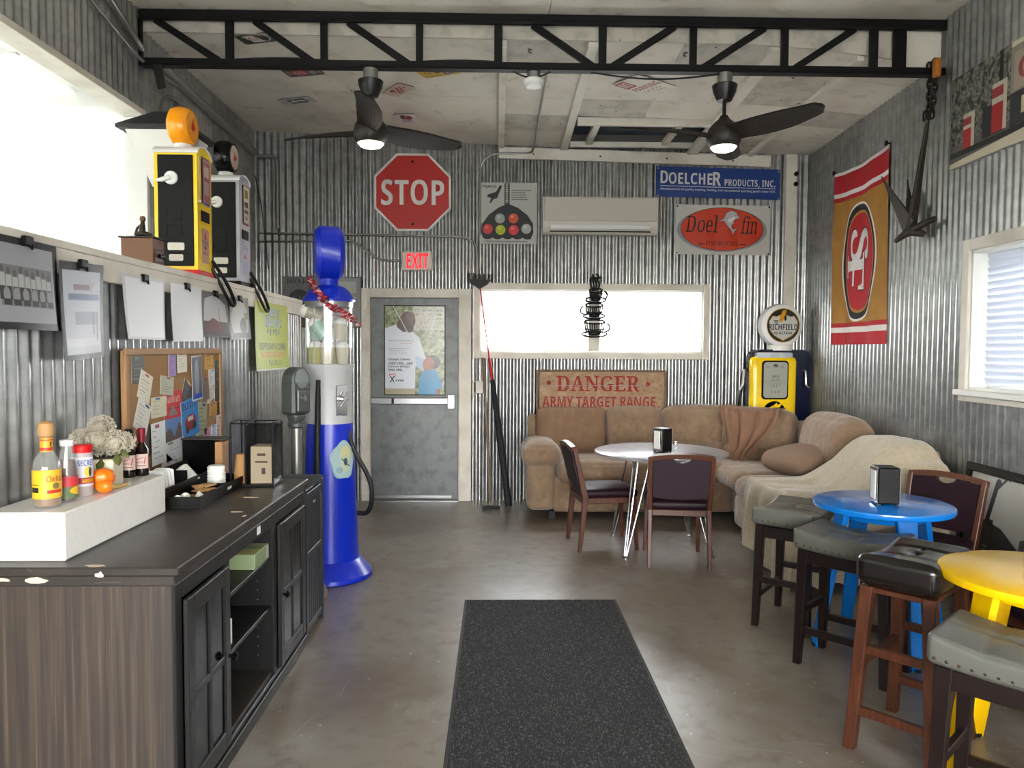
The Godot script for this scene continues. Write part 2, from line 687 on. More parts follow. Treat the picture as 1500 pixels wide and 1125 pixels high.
	fp.transparency = BaseMaterial3D.TRANSPARENCY_ALPHA
	fp.backlight_enabled = true
	fp.backlight = Color(0.95, 0.96, 0.96)
	mat("siding", Color(0.80, 0.82, 0.85), 0.6)
	# dark stained cabinet wood
	var wd := Pic.new(512, 512, Color(0.115, 0.095, 0.08))
	var n := FastNoiseLite.new()
	n.seed = 8
	n.frequency = 0.02
	n.fractal_octaves = 3
	for x in 512:
		for y in 512:
			var t := n.get_noise_2d(x * 2.6, y * 0.06) * 0.5 + 0.5
			var q := n.get_noise_2d(x * 9.0 + 700, y * 0.12) * 0.5 + 0.5
			wd.im.set_pixel(x, y, Color(0.17, 0.145, 0.125).lerp(Color(0.40, 0.335, 0.27), clampf(t * t * 0.8 + smoothstep(0.62, 0.8, q) * 0.35, 0, 1)))
	mat_tex("oak_end", wd.tex(), 0.55, 0.0, 0.8)
	mat("cabinet_black", Color(0.10, 0.096, 0.096), 0.45, 0.0, 0.42)
	var tp := Pic.new(512, 512, Color(0.185, 0.165, 0.15))
	tp.blotch(0.01, Color(0.25, 0.22, 0.195, 0.8), 0.45, 0.75, 61)
	for k in 60:
		var p := Vector2(r.randf() * 512, r.randf() * 512)
		tp.line(p.x, p.y, p.x + r.randf_range(-50, 50), p.y + r.randf_range(-9, 9), 1.0, Color(0.36, 0.33, 0.30))
	mat_tex("cabinet_top", tp.tex(), 0.42, 0.0, 0.9)
	mat("raw_board", Color(0.83, 0.77, 0.66), 0.8)
	# furniture
	var suede := Pic.new(512, 512, Color(0.50, 0.41, 0.325))
	suede.blotch(0.008, Color(0.56, 0.47, 0.38, 0.8), 0.42, 0.7, 71)
	suede.blotch(0.02, Color(0.42, 0.335, 0.265, 0.6), 0.52, 0.78, 72)
	suede.speckle(0.06, 7)
	var sm := mat_tex("suede", suede.tex(), 0.95, 0.0, 0.9)
	sm.rim_enabled = true
	sm.rim = 0.5
	sm.rim_tint = 0.6
	var crease := Pic.new(256, 256, Color(0.5, 0.5, 0.5))
	crease.blotch(0.012, Color(1, 1, 1, 0.9), 0.3, 0.7, 171)
	crease.blotch(0.03, Color(0, 0, 0, 0.35), 0.35, 0.7, 172)
	sm.heightmap_enabled = true
	sm.heightmap_texture = crease.tex()
	sm.heightmap_scale = 1.5
	var su2 := Pic.new(256, 256, Color(0.46, 0.36, 0.275))
	su2.blotch(0.02, Color(0.50, 0.40, 0.315, 0.8), 0.42, 0.7, 73)
	su2.speckle(0.06, 8)
	mat_tex("rust_suede", su2.tex(), 0.95, 0.0, 0.7)
	mat("throw", Color(0.50, 0.375, 0.295), 0.95)
	mat("stained_pillow", Color(0.50, 0.41, 0.34), 0.95)
	var fleece := Pic.new(256, 256, Color(0.69, 0.64, 0.55))
	fleece.blotch(0.03, Color(0.63, 0.58, 0.49, 0.8), 0.42, 0.7, 74)
	fleece.speckle(0.08, 9)
	var fz := mat_tex("fleece", fleece.tex(), 1.0, 0.0, 0.35)
	fz.rim_enabled = true
	fz.rim = 0.6
	fz.rim_tint = 0.5
	mat("grey_leather", Color(0.34, 0.34, 0.315), 0.33)
	mat("brown_leather", Color(0.075, 0.058, 0.053), 0.24)
	mat("purple_vinyl", Color(0.12, 0.055, 0.085), 0.45, 0.0, 0.3)
	var fab := Pic.new(128, 128, Color(0.15, 0.095, 0.135))
	fab.speckle(0.9, 10)
	mat_tex("purple_fabric", fab.tex(), 0.85, 0.0, 0.12)
	var wo := Pic.new(256, 256, Color(0.30, 0.155, 0.09))
	for x in 256:
		for y in 256:
			var t := n.get_noise_2d(x * 3.0, y * 0.2) * 0.5 + 0.5
			wo.im.set_pixel(x, y, Color(0.21, 0.095, 0.045).lerp(Color(0.37, 0.19, 0.095), t))
	mat_tex("cherry_wood", wo.tex(), 0.38, 0.0, 0.3, false)
	mat("espresso_wood", Color(0.085, 0.038, 0.032), 0.32)
	mat("brass_nail", Color(0.33, 0.27, 0.2), 0.3, 0.9)
	mat("blue_enamel", Color(0.03, 0.43, 0.76), 0.16)
	mat("yellow_enamel", Color(0.93, 0.74, 0.02), 0.18)
	var lam := Pic.new(256, 256, Color(0.50, 0.49, 0.50))
	lam.blotch(0.02, Color(0.62, 0.61, 0.62, 0.9), 0.4, 0.7, 81)
	lam.blotch(0.05, Color(0.36, 0.35, 0.36, 0.7), 0.55, 0.75, 82)
	mat_tex("laminate", lam.tex(), 0.3, 0.0, 0.8)
	var rug := Pic.new(512, 512, Color(0.13, 0.13, 0.135))
	for k in 52:
		rug.rect(k * 9.85, 0, 3, 512, Color(0.085, 0.085, 0.09))
	for k in 5200:
		var c := r.randf_range(0.05, 0.34)
		rug.rect(r.randi() % 512, r.randi() % 512, r.randi_range(2, 5), r.randi_range(4, 14), Color(c, c, c * 1.02))
	mat_tex("rug_pile", rug.tex(), 0.95, 0.0, 0.55)
	var fan := Pic.new(256, 256, Color(0.12, 0.10, 0.09))
	for x in 256:
		for y in 256:
			var t := n.get_noise_2d(x * 4.0, y * 0.3) * 0.5 + 0.5
			fan.im.set_pixel(x, y, Color(0.075, 0.062, 0.056).lerp(Color(0.20, 0.165, 0.14), t))
	mat_tex("fan_wood", fan.tex(), 0.5, 0.0, 0.3, false)
	mat("fan_bronze", Color(0.06, 0.055, 0.05), 0.4, 0.3)
	mat("pump_blue", Color(0.03, 0.15, 0.68), 0.28)
	mat("pump_navy", Color(0.02, 0.045, 0.17), 0.22)
	mat("pump_yellow", Color(0.93, 0.78, 0.03), 0.25)
	mat("pump_amber", Color(0.98, 0.62, 0.02), 0.22)
	mat("pump_grey", Color(0.70, 0.71, 0.71), 0.35)
	mat("pump_red", Color(0.78, 0.05, 0.06), 0.3)
	mat("meter_grey", Color(0.30, 0.32, 0.31), 0.5, 0.3)
	mat("cork", Color(0.60, 0.46, 0.30), 0.9)
	mat("frame_wood", Color(0.62, 0.46, 0.30), 0.6)
	mat("kraft", Color(0.60, 0.45, 0.28), 0.85)
	var door_p := Pic.new(512, 512, Color(0.43, 0.44, 0.44))
	door_p.blotch(0.012, Color(0.36, 0.37, 0.375, 0.8), 0.42, 0.7, 91)
	door_p.blotch(0.03, Color(0.50, 0.51, 0.51, 0.7), 0.55, 0.75, 92)
	mat_tex("door_steel", door_p.tex(), 0.5, 0.35, 1.0)


func ceil_far(x: float, z: float) -> float:
	# the ceiling beyond the truss falls towards the right
	var t := clampf((z - BACK) / (TRUSS - BACK), 0, 1)
	var pick := func(k: Array) -> float:
		for i in k.size() - 1:
			if x <= k[i + 1][0]:
				return lerpf(k[i][1], k[i + 1][1], clampf((x - k[i][0]) / (k[i + 1][0] - k[i][0]), 0, 1))
		return k[-1][1]
	return lerpf(pick.call([[-2.4, 3.66], [0.0, 3.545], [1.9, 3.50], [3.12, 3.475]]), pick.call([[-2.4, 3.66], [1.9, 3.63], [2.45, 3.58], [3.05, 3.49]]), t)


var RO := Vector3(3.125, 0, BACK)
var RU := Vector3(-0.0397, 0, 1).normalized()
var RN := Vector3(-1, 0, -0.0397).normalized()
const NEAR := 3.2        # the room goes on behind the camera to here
const CEIL := 3.77


func on_right(u: float, y: float, off := 0.0) -> Vector3:
	return RO + RU * u + RN * off + Vector3.UP * y


func make_setting() -> void:
	var f := struct("floor")
	var st := mb()
	bx(st, -2.6, 3.4, -0.12, 0, BACK - 0.2, NEAR + 0.2)
	obj("slab", st, M.concrete, f)
	st = mb()
	bx(st, -40, 40, -0.4, -0.13, -45, 40)
	var g := struct("trim_9")
	obj("yard", st, M.ground, g)

	# back wall: door 1 and the long window
	var wb := struct("wall_back")
	var o := Vector3(LEFT - 0.1, 0, BACK)
	var ux := Vector3.RIGHT
	var holes := [[-1.31 - o.x, -0.335 - o.x, -0.1, 2.08], [-0.17 - o.x, 2.06 - o.x, 1.50, 2.12]]
	corrugated(wb, o, ux, Vector3.BACK, 5.75, func(_u): return 0.0, func(u): return ceil_far(o.x + u, BACK) + 0.03, holes)
	slab(wb, o, ux, Vector3.BACK, 5.9, 3.95, holes, M.core)

	# left wall above the deck, with the wide opening to the tented patio
	var wl := struct("wall_left")
	var ol := Vector3(LEFT, 0, BACK - 0.1)
	var uz := Vector3.BACK
	var lh := [[-5.22 - ol.z, 2.4 - ol.z, DECK, 3.11]]
	corrugated(wl, ol, uz, Vector3.RIGHT, NEAR - ol.z, func(_u): return 0.0, func(u): return 3.66 if ol.z + u < TRUSS else CEIL, lh)
	slab(wl, ol, uz, Vector3.RIGHT, NEAR - ol.z, 3.95, lh, M.core, 0.12)

	# the lower wall with the deck on top
	var wk := struct("wall_left_low")
	var ok := Vector3(KNEE - 0.018, 0, -6.19)
	corrugated(wk, ok, uz, Vector3.RIGHT, NEAR + 6.19, func(_u): return 0.0, func(_u): return DECK - 0.02, [])
	corrugated(wk, Vector3(LEFT, 0, -6.172), Vector3.RIGHT, Vector3.FORWARD, KNEE - LEFT, func(_u): return 0.0, func(_u): return DECK - 0.02, [])
	st = mb()
	bx(st, LEFT + 0.01, KNEE - 0.02, 0.0, DECK - 0.03, -6.165, NEAR)
	obj("core", st, M.core, wk)
	var dk := struct("trim_1")
	st = mb()
	bx(st, LEFT + 0.005, KNEE + 0.028, DECK - 0.03, DECK, -6.20, NEAR, 0.003)
	obj("deck_board", st, M.paint, dk)
	st = mb()
	bx(st, KNEE + 0.003, KNEE + 0.028, DECK - 0.125, DECK - 0.031, -6.20, NEAR, 0.003)
	obj("fascia_board", st, M.paint, dk)
	st = mb()
	bx(st, KNEE - 0.06, KNEE + 0.012, 0, DECK - 0.126, -6.215, -6.19, 0.003)
	obj("end_post", st, M.paint, dk)

	# right wall with the wide window
	var wr := struct("wall_right")
	var rh := [[2.86, 4.95, 1.29, 2.16]]
	corrugated(wr, RO, RU, RN, 10.9, func(_u): return 0.0, func(u): return ceil_far(3.1, BACK + u) + 0.02 if u < 2.42 else CEIL, rh)
	slab(wr, RO, RU, RN, 10.9, 3.95, rh, M.core, 0.12)

	# the wall behind the camera, with two shop windows that let daylight in
	var wf := struct("wall_front")
	var oh := [[0.5, 2.4, 0.9, 2.6], [2.9, 4.8, 0.9, 2.6]]
	corrugated(wf, Vector3(LEFT, 0, NEAR), Vector3.RIGHT, Vector3.FORWARD, 5.3, func(_u): return 0.0, func(_u): return CEIL, oh)
	slab(wf, Vector3(LEFT, 0, NEAR), Vector3.RIGHT, Vector3.FORWARD, 5.4, 3.95, oh, M.core)


func make_ceiling() -> void:
	var c := struct("ceiling")
	# near half: painted sheets, open joints across the room
	var zs := [TRUSS + 0.02, -3.9, -2.68, -1.46, -0.24, 0.98, 2.2, NEAR]
	for i in zs.size() - 1:
		for k in 2:
			var st := mb()
			var x0 := -2.42 + k * 2.76
			bx(st, x0 + 0.002, x0 + 2.758, CEIL, CEIL + 0.02, zs[i] + 0.002, zs[i + 1] - 0.002)
			obj("ceiling_panel", st, M.ceiling_paint, c)
	var st := mb()
	bx(st, -2.6, 3.4, CEIL + 0.02, CEIL + 0.2, BACK - 0.2, NEAR + 0.15)
	obj("roof_deck", st, M.core, c)
	# fascia between the two heights
	st = mb()
	for i in 12:
		var xa := lerpf(-2.42, 3.09, i / 12.0)
		var xb := lerpf(-2.42, 3.09, (i + 1) / 12.0)
		var ya := ceil_far(xa, TRUSS) - 0.01
		var yb := ceil_far(xb, TRUSS) - 0.01
		face(st, [Vector3(xa, ya, TRUSS), Vector3(xb, yb, TRUSS), Vector3(xb, CEIL + 0.02, TRUSS), Vector3(xa, CEIL + 0.02, TRUSS)], Vector3.BACK)
		face(st, [Vector3(xa, ya, TRUSS - 0.02), Vector3(xb, yb, TRUSS - 0.02), Vector3(xb, CEIL + 0.02, TRUSS - 0.02), Vector3(xa, CEIL + 0.02, TRUSS - 0.02)], Vector3.FORWARD)
		face(st, [Vector3(xa, ya, TRUSS), Vector3(xb, yb, TRUSS), Vector3(xb, yb, TRUSS - 0.02), Vector3(xa, ya, TRUSS - 0.02)], Vector3.DOWN)
	obj("step_board", st, M.peeling_paint, c)
	st = mb()
	bx(st, 2.70, 3.04, 3.42, CEIL, TRUSS + 0.003, TRUSS + 0.012)
	obj("patch_board", st, M.ceiling_paint, c)
	# far half: one smooth sheet on the left, boards between battens on the right
	var panel := func(xa: float, xb: float, za: float, zb: float, m: Material) -> void:
		var s := mb()
		var n := 4
		for i in n:
			var p := lerpf(xa + 0.003, xb - 0.003, float(i) / n)
			var q := lerpf(xa + 0.003, xb - 0.003, float(i + 1) / n)
			var v := [Vector3(p, ceil_far(p, za), za - 0.003), Vector3(q, ceil_far(q, za), za - 0.003), Vector3(q, ceil_far(q, zb), zb + 0.003), Vector3(p, ceil_far(p, zb), zb + 0.003)]
			face(s, v, Vector3.DOWN)
			var w := []
			for a: Vector3 in v:
				w.append(a + Vector3.UP * 0.02)
			face(s, w, Vector3.UP)
			face(s, [v[0], v[1], w[1], w[0]], Vector3.BACK)
			face(s, [v[3], v[2], w[2], w[3]], Vector3.FORWARD)
		obj("ceiling_panel", s, m, c)
	for k in [[-2.45, -1.2], [-1.2, 0.03]]:
		for z in [[TRUSS - 0.02, -6.3], [-6.3, BACK - 0.02]]:
			panel.call(k[0], k[1], z[0], z[1], M.ceiling_paint)
	var rows := [TRUSS - 0.02, -5.62, -6.27, -6.66, -7.08, BACK - 0.02]
	for k in [[0.03, 0.65], [0.65, 1.28], [1.28, 1.92], [1.92, 2.5], [2.5, 3.16]]:
		for i in rows.size() - 1:
			if k[0] > 0.6 and k[0] < 1.9 and i >= 3:
				continue
			panel.call(k[0], k[1], rows[i], rows[i + 1], M.ceiling_paint if (i + int(k[0] * 3)) % 3 else M.peeling_paint)
	# battens that run towards the back wall
	for k in [[0.03, 0.055], [0.65, 0.07], [1.92, 0.10], [2.5, 0.05]]:
		st = mb()
		bar(st, Vector3(k[0], ceil_far(k[0], TRUSS) - 0.022, TRUSS - 0.03), Vector3(k[0], ceil_far(k[0], BACK) - 0.022, BACK + 0.02), k[1], 0.04, 0.003)
		obj("batten", st, M.paint, c)
	# the open bay where boards are missing: rafters and a blue-grey sheet above
	st = mb()
	bx(st, 0.6, 1.97, 3.66, 3.68, BACK - 0.02, -6.6)
	mat("bay_sheet", Color(0.33, 0.38, 0.43), 0.6)
	obj("bay_sheet", st, M.bay_sheet, c)
	for k in [[0.70, 1.92, -6.70, 0.07], [0.70, 1.92, -7.40, 0.05]]:
		st = mb()
		bx(st, k[0], k[1], 3.50, 3.50 + k[3], k[2] - 0.02, k[2] + 0.02, 0.003)
		obj("rafter", st, M.paint, c)
	for x in [0.88, 1.62]:
		st = mb()
		bx(st, x - 0.03, x + 0.03, 3.515, 3.56, -7.38, -6.72, 0.003)
		obj("rafter", st, M.paint, c)
	# trims along the back wall
	var t := struct("trim_2")
	st = mb()
	bar(st, Vector3(0.01, 3.465, BACK + 0.035), Vector3(2.71, 3.405, BACK + 0.035), 0.11, 0.028, 0.003, Vector3.UP)
	obj("wall_plate", st, M.paint, t)
	for i in 4:
		st = mb()
		var px := 0.35 + i * 0.66
		xf = Transform3D(Basis(Vector3.RIGHT, PI / 2), Vector3(px, 3.458 - 0.0222 * px, BACK + 0.049))
		lathe(st, [Vector2(0.009, 0), Vector2(0.009, 0.002), Vector2(0.0, 0.003)], 10)
		obj("bolt", st, M.black_steel, t)
	t = struct("trim_3")
	st = mb()
	bx(st, 2.86, 2.97, 1.2, 3.475, BACK + 0.02, BACK + 0.06, 0.004)
	obj("post", st, M.paint, t)
	for y in [3.28, 3.18]:
		st = mb()
		xf = Transform3D(Basis(Vector3.RIGHT, PI / 2), Vector3(2.955, y, BACK + 0.06))
		lathe(st, [Vector2(0.022, 0), Vector2(0.022, 0.02), Vector2(0.012, 0.03), Vector2(0.0, 0.03)], 12)
		obj("hook_plate", st, M.black_steel, t)


func window(called: String, at: Transform3D, w: float, h: float, mullions: Array, casing: float, wall: float, glazing: Material) -> Node3D:
	# at: the middle of the opening in the wall's face, x along the wall, z into the room
	var n := struct(called)
	n.transform = at
	for sd in [[-w / 2 - casing / 2, 0, casing, h + 2 * casing], [w / 2 + casing / 2, 0, casing, h + 2 * casing], [0, h / 2 + casing / 2, w, casing], [0, -h / 2 - casing / 2, w, casing]]:
		var st := mb()
		box(st, Vector3(sd[0], sd[1], 0.028), Vector3(sd[2], sd[3], 0.022), 0.003)
		obj("casing", st, M.paint, n)
	for sd in [[-w / 2 + 0.008, 0, 0.016, h], [w / 2 - 0.008, 0, 0.016, h], [0, h / 2 - 0.008, w, 0.016], [0, -h / 2 + 0.008, w, 0.016]]:
		var st := mb()
		box(st, Vector3(sd[0], sd[1], 0.02 - wall / 2), Vector3(sd[2], sd[3], wall), 0.0)
		obj("jamb", st, M.white_plastic, n)
	var xs := [-w / 2 + 0.016]
	for m in mullions:
		var st := mb()
		box(st, Vector3(m[0], 0, 0.02 - wall * 0.4), Vector3(m[1], h - 0.032, wall * 0.8), 0.003)
		obj("mullion", st, M.paint, n)
		xs.append_array([m[0] - m[1] / 2, m[0] + m[1] / 2])
	xs.append(w / 2 - 0.016)
	for i in range(0, xs.size(), 2):
		var st := mb()
		for sd in [[xs[i] + 0.012, 0, 0.024, h - 0.034], [xs[i + 1] - 0.012, 0, 0.024, h - 0.034], [(xs[i] + xs[i + 1]) / 2, h / 2 - 0.028, xs[i + 1] - xs[i] - 0.048, 0.024], [(xs[i] + xs[i + 1]) / 2, -h / 2 + 0.028, xs[i + 1] - xs[i] - 0.048, 0.024]]:
			box(st, Vector3(sd[0], sd[1], -wall * 0.7), Vector3(sd[2], sd[3], 0.03), 0.002)
		obj("sash", st, M.white_plastic, n)
		st = mb()
		box(st, Vector3((xs[i] + xs[i + 1]) / 2, 0, -wall * 0.7), Vector3(xs[i + 1] - xs[i] - 0.04, h - 0.06, 0.005))
		obj("pane", st, glazing, n)
	return n


func make_openings() -> void:
	window("window_1", Transform3D(Basis.IDENTITY, Vector3(0.945, 1.81, BACK + 0.016)), 2.23, 0.62, [[0.022, 0.11]], 0.065, 0.16, M.frosted_pane)
	window("window_2", Transform3D(Basis(RU, Vector3.UP, RN), on_right(3.905, 1.725, 0.016)), 2.09, 0.87, [[0.0, 0.09]], 0.075, 0.15, M.pane)
	# sill of the right window
	var sl := struct("trim_4")
	var st := mb()
	box(st, Vector3.ZERO, Vector3(2.26, 0.035, 0.07), 0.004)
	var so := obj("sill", st, M.white_plastic, sl)
	so.transform = Transform3D(Basis(RU, Vector3.UP, RN), on_right(3.905, 1.27, 0.05))
	var slat := mat("blind_slat", Color(0.93, 0.94, 0.96), 0.45)
	slat.backlight_enabled = true
	slat.backlight = Color(0.93, 0.95, 0.98)
	var bl := thing("window_blind", "closed white slatted blind in the right wall window", "blind")
	bl.transform = Transform3D(Basis(RU, Vector3.UP, RN), on_right(3.905, 1.725, 0.016))
	for sd in [-0.53, 0.53]:
		for i in 19:
			var sb := mb()
			box(sb, Vector3(sd, 0.385 - i * 0.0425, -0.062), Vector3(0.935, 0.050, 0.003), 0.0, Basis(Vector3.RIGHT, 0.42))
			obj("slat", sb, slat, bl)
	# lap siding of the neighbouring house outside it
	var nb := struct("wall_neighbour")
	for i in 22:
		st = mb()
		box(st, Vector3(0, 0.12 * i + 0.3, 0), Vector3(9.0, 0.135, 0.018), 0.0, Basis(Vector3.RIGHT, 0.10))
		var b := obj("siding_board", st, M.siding, nb)
		b.transform = Transform3D(Basis(RU, Vector3.UP, RN), on_right(4.5, 0, -1.15))

	st = mb()
	box(st, Vector3(0, 2.95, 0.15), Vector3(9.0, 0.05, 0.40))  # overhang added to cut the sky light falling on the siding
	var ev := obj("added_eave", st, M.siding, nb)
	ev.transform = Transform3D(Basis(RU, Vector3.UP, RN), on_right(4.5, 0, -1.15))
	st = mb()
	box(st, Vector3(-5.4, 1.4, 0.57), Vector3(0.05, 2.8, 1.14))  # unseen end fence, added to keep open sky light out of the gap
	var fe := obj("added_fence", st, M.siding, nb)
	fe.transform = Transform3D(Basis(RU, Vector3.UP, RN), on_right(4.5, 0, -1.15))
	st = mb()
	box(st, Vector3(0, 3.5, -0.2), Vector3(9.0, 1.1, 0.2))
	var up := obj("gable", st, M.siding, nb)
	up.transform = Transform3D(Basis(RU, Vector3.UP, RN), on_right(4.5, 0, -1.15))

	# steel door with frame, push bar and threshold
	var d := struct("door_1")
	d.position = Vector3(-0.823, 0, BACK + 0.02)
	st = mb()
	bx(st, -0.435, 0.435, 0.012, 2.03, -0.05, -0.005, 0.003)
	obj("leaf", st, M.door_steel, d)
	for k in [[-0.53, -0.437, 0, 2.125], [0.437, 0.565, 0, 2.125], [-0.437, 0.437, 2.035, 2.125]]:
		st = mb()
		bx(st, k[0], k[1], k[2], k[3], -0.10, 0.02, 0.004)
		obj("frame", st, M.paint, d)
	for k in [[-0.455, -0.44, 0, 2.05], [0.44, 0.455, 0, 2.05]]:
		st = mb()
		bx(st, k[0], k[1], k[2], k[3], 0.02, 0.032, 0.002)
		obj("stop", st, M.paint, d)
	var bar_n := Node3D.new()
	bar_n.name = "push_bar"
	d.add_child(bar_n)
	st = mb()
	bx(st, -0.43, 0.36, 0.975, 1.04, -0.003, 0.045, 0.006)
	obj("rail", st, M.steel, bar_n)
	st = mb()
	bx(st, 0.33, 0.405, 0.93, 1.075, -0.003, 0.06, 0.006)
	obj("latch_case", st, M.steel, bar_n)
	st = mb()
	bx(st, -0.225, -0.2, 0.98, 1.035, 0.044, 0.05, 0.001)
	obj("end_cap", st, M.black_plastic, bar_n)
	st = mb()
	bx(st, -0.437, 0.437, 0, 0.012, -0.09, 0.06, 0.002)
	obj("threshold", st, M.steel, d)
	for k in [[-0.437, 0.437, 1.99, 2.034], [-0.437, -0.40, 0.013, 1.989], [0.40, 0.437, 0.013, 1.989]]:
		st = mb()
		bx(st, k[0], k[1], k[2], k[3], -0.10, -0.052)
		obj("rabbet", st, M.paint, d)
	st = mb()
	bx(st, -0.42, 0.37, 0.03, 0.058, -0.004, 0.012, 0.002)
	obj("door_sweep", st, M.steel, d)

	# jamb and header of the patio opening
	var j := struct("trim_5")
	st = mb()
	bx(st, LEFT - 0.13, LEFT + 0.02, DECK, 3.11, -5.245, -5.205, 0.003)
	obj("jamb", st, M.white_plastic, j)
	st = mb()
	bx(st, LEFT - 0.13, LEFT + 0.02, 3.085, 3.125, -5.205, 2.4, 0.003)
	obj("header", st, M.paint, j)

	# the tented patio beyond: roof strip, purlins, end beam, hanging vinyl
	var p := struct("wall_patio")
	st = mb()
	bx(st, LEFT - 0.54, LEFT - 0.12, 3.30, 3.33, -5.36, 2.6, 0.003)
	obj("roof_strip", st, M.white_plastic, p)
	for z in [-4.68, -3.0, -1.3, 0.4, 2.0]:
		st = mb()
		bx(st, -6.3, LEFT - 0.5, 3.29, 3.325, z - 0.02, z + 0.02, 0.003)
		obj("purlin", st, M.white_plastic, p)
	var zr := [-5.36, -4.68, -3.0, -1.3, 0.4, 2.0, 2.6]
	for i in zr.size() - 1:
		st = mb()
		bx(st, -6.3, LEFT - 0.54, 3.326, 3.332, zr[i] + 0.004, zr[i + 1] - 0.004)  # translucent covers added over the open bays to dim the sky
		obj("roof_sheet", st, M.vinyl_curtain, p)
	st = mb()
	bx(st, -6.3, LEFT - 0.10, 3.17, 3.32, -5.40, -5.36, 0.003)
	obj("end_beam", st, M.white_plastic, p)
	for k in [[-6.3, -2.83], [-2.83, -2.64], [-2.64, LEFT - 0.1]]:
		st = mb()
		grid(st, 24, 1, func(u, v): return Vector3(lerpf(k[0], k[1], u), 3.2 * v, -5.42 - 0.012 * sin(u * (k[1] - k[0]) * 22.0)))
		obj("vinyl_curtain", st, M.vinyl_curtain, p)
	st = mb()
	grid(st, 20, 6, func(u, v): return Vector3(lerpf(-6.3, LEFT - 0.13, u), 3.20 - 0.10 * v - 0.07 * sin(PI * u) * v, -5.35 + 0.015 * sin(v * PI)))
	obj("swag", st, M.vinyl_curtain, p)
	st = mb()
	grid(st, 60, 1, func(u, v): return Vector3(-6.3 - 0.02 * sin(u * 150.0), 3.3 * v, lerpf(-5.42, 2.6, u)))
	obj("vinyl_curtain", st, M.vinyl_curtain, p)
	st = mb()
	grid(st, 30, 1, func(u, v): return Vector3(lerpf(-6.3, LEFT - 0.1, u), 3.3 * v, 2.6 + 0.015 * sin(u * 80.0)))  # unseen near-end curtain, added to shut out the open sky
	obj("vinyl_curtain", st, M.vinyl_curtain, p)


func at_px(px: float, z: float) -> float:
	return (px - 728.0) / 1100.0 * -z


func make_truss() -> void:
	var t := thing("roof_truss", "black painted steel truss spanning the room under the ceiling", "truss")
	var z := -5.15
	var st := mb()
	bx(st, LEFT + 0.02, 3.07, 3.715, 3.765, z - 0.035, z + 0.035, 0.004)
	bx(st, LEFT + 0.02, 3.07, 3.70, 3.716, z + 0.02, z + 0.035)
	obj("top_chord", st, M.black_steel, t)
	st = mb()
	bx(st, LEFT + 0.02, 3.03, 3.40, 3.408, z - 0.035, z + 0.035, 0.002)
	bx(st, LEFT + 0.02, 3.03, 3.408, 3.448, z + 0.024, z + 0.035, 0.002)
	obj("bottom_chord", st, M.black_steel, t)
	for p in [[212, 0.085], [345, 0.05], [479, 0.045], [615, 0.045], [728, 0.055], [878, 0.05], [1009, 0.045], [1142, 0.045], [1272, 0.05], [1310, 0.08]]:
		st = mb()
		var x := at_px(p[0], z)
		bx(st, x - p[1] / 2, x + p[1] / 2, 3.409, 3.714, z - 0.02, z + 0.02, 0.003)
		obj("post", st, M.black_steel, t)
	for p in [[240, 337], [380, 470], [513, 605], [777, 870], [982, 886], [1113, 1018], [1244, 1150]]:
		st = mb()
		bar(st, Vector3(at_px(p[0], z), 3.71, z - 0.004), Vector3(at_px(p[1], z), 3.42, z - 0.004), 0.045, 0.03, 0.003, Vector3.RIGHT)
		obj("diagonal", st, M.black_steel, t)
	# cables lying along the lower chord
	for k in [[-1.75, 0.0, 0.02], [0.62, 1.5, -0.03], [0.1, 0.35, -0.035]]:
		st = mb()
		var pts := []
		for i in 17:
			var u := i / 16.0
			pts.append(Vector3(lerpf(k[0], k[1], u), (3.455 if k[2] > 0 else 3.392) + (0.012 * sin(u * 9.0) if k[2] > 0 else -0.04 * sin(u * PI)), z + (0.0 if k[2] > 0 else 0.02)))
		tube(st, pts, 0.006, 6)
		var c := obj("cable", st, M.rubber)
		tag(c, ["black cable lying along the left half of the truss chord", "black cable sagging below the truss beside the bladed fan on the right", "short black cable sagging beside the white smoke alarm"][[-1.75, 0.62, 0.1].find(k[0])], "cable")
	st = mb()
	prism(st, PackedVector2Array([Vector2(-0.03, 0), Vector2(0.03, 0), Vector2(0.055, -0.15), Vector2(0.005, -0.16)]), -0.004, 0.004)
	var flap := obj("tape_strip", st, M.rubber)
	flap.position = Vector3(-2.26, 3.40, z + 0.04)
	tag(flap, "black tape strip hanging off the truss end near the amber globe", "tape")


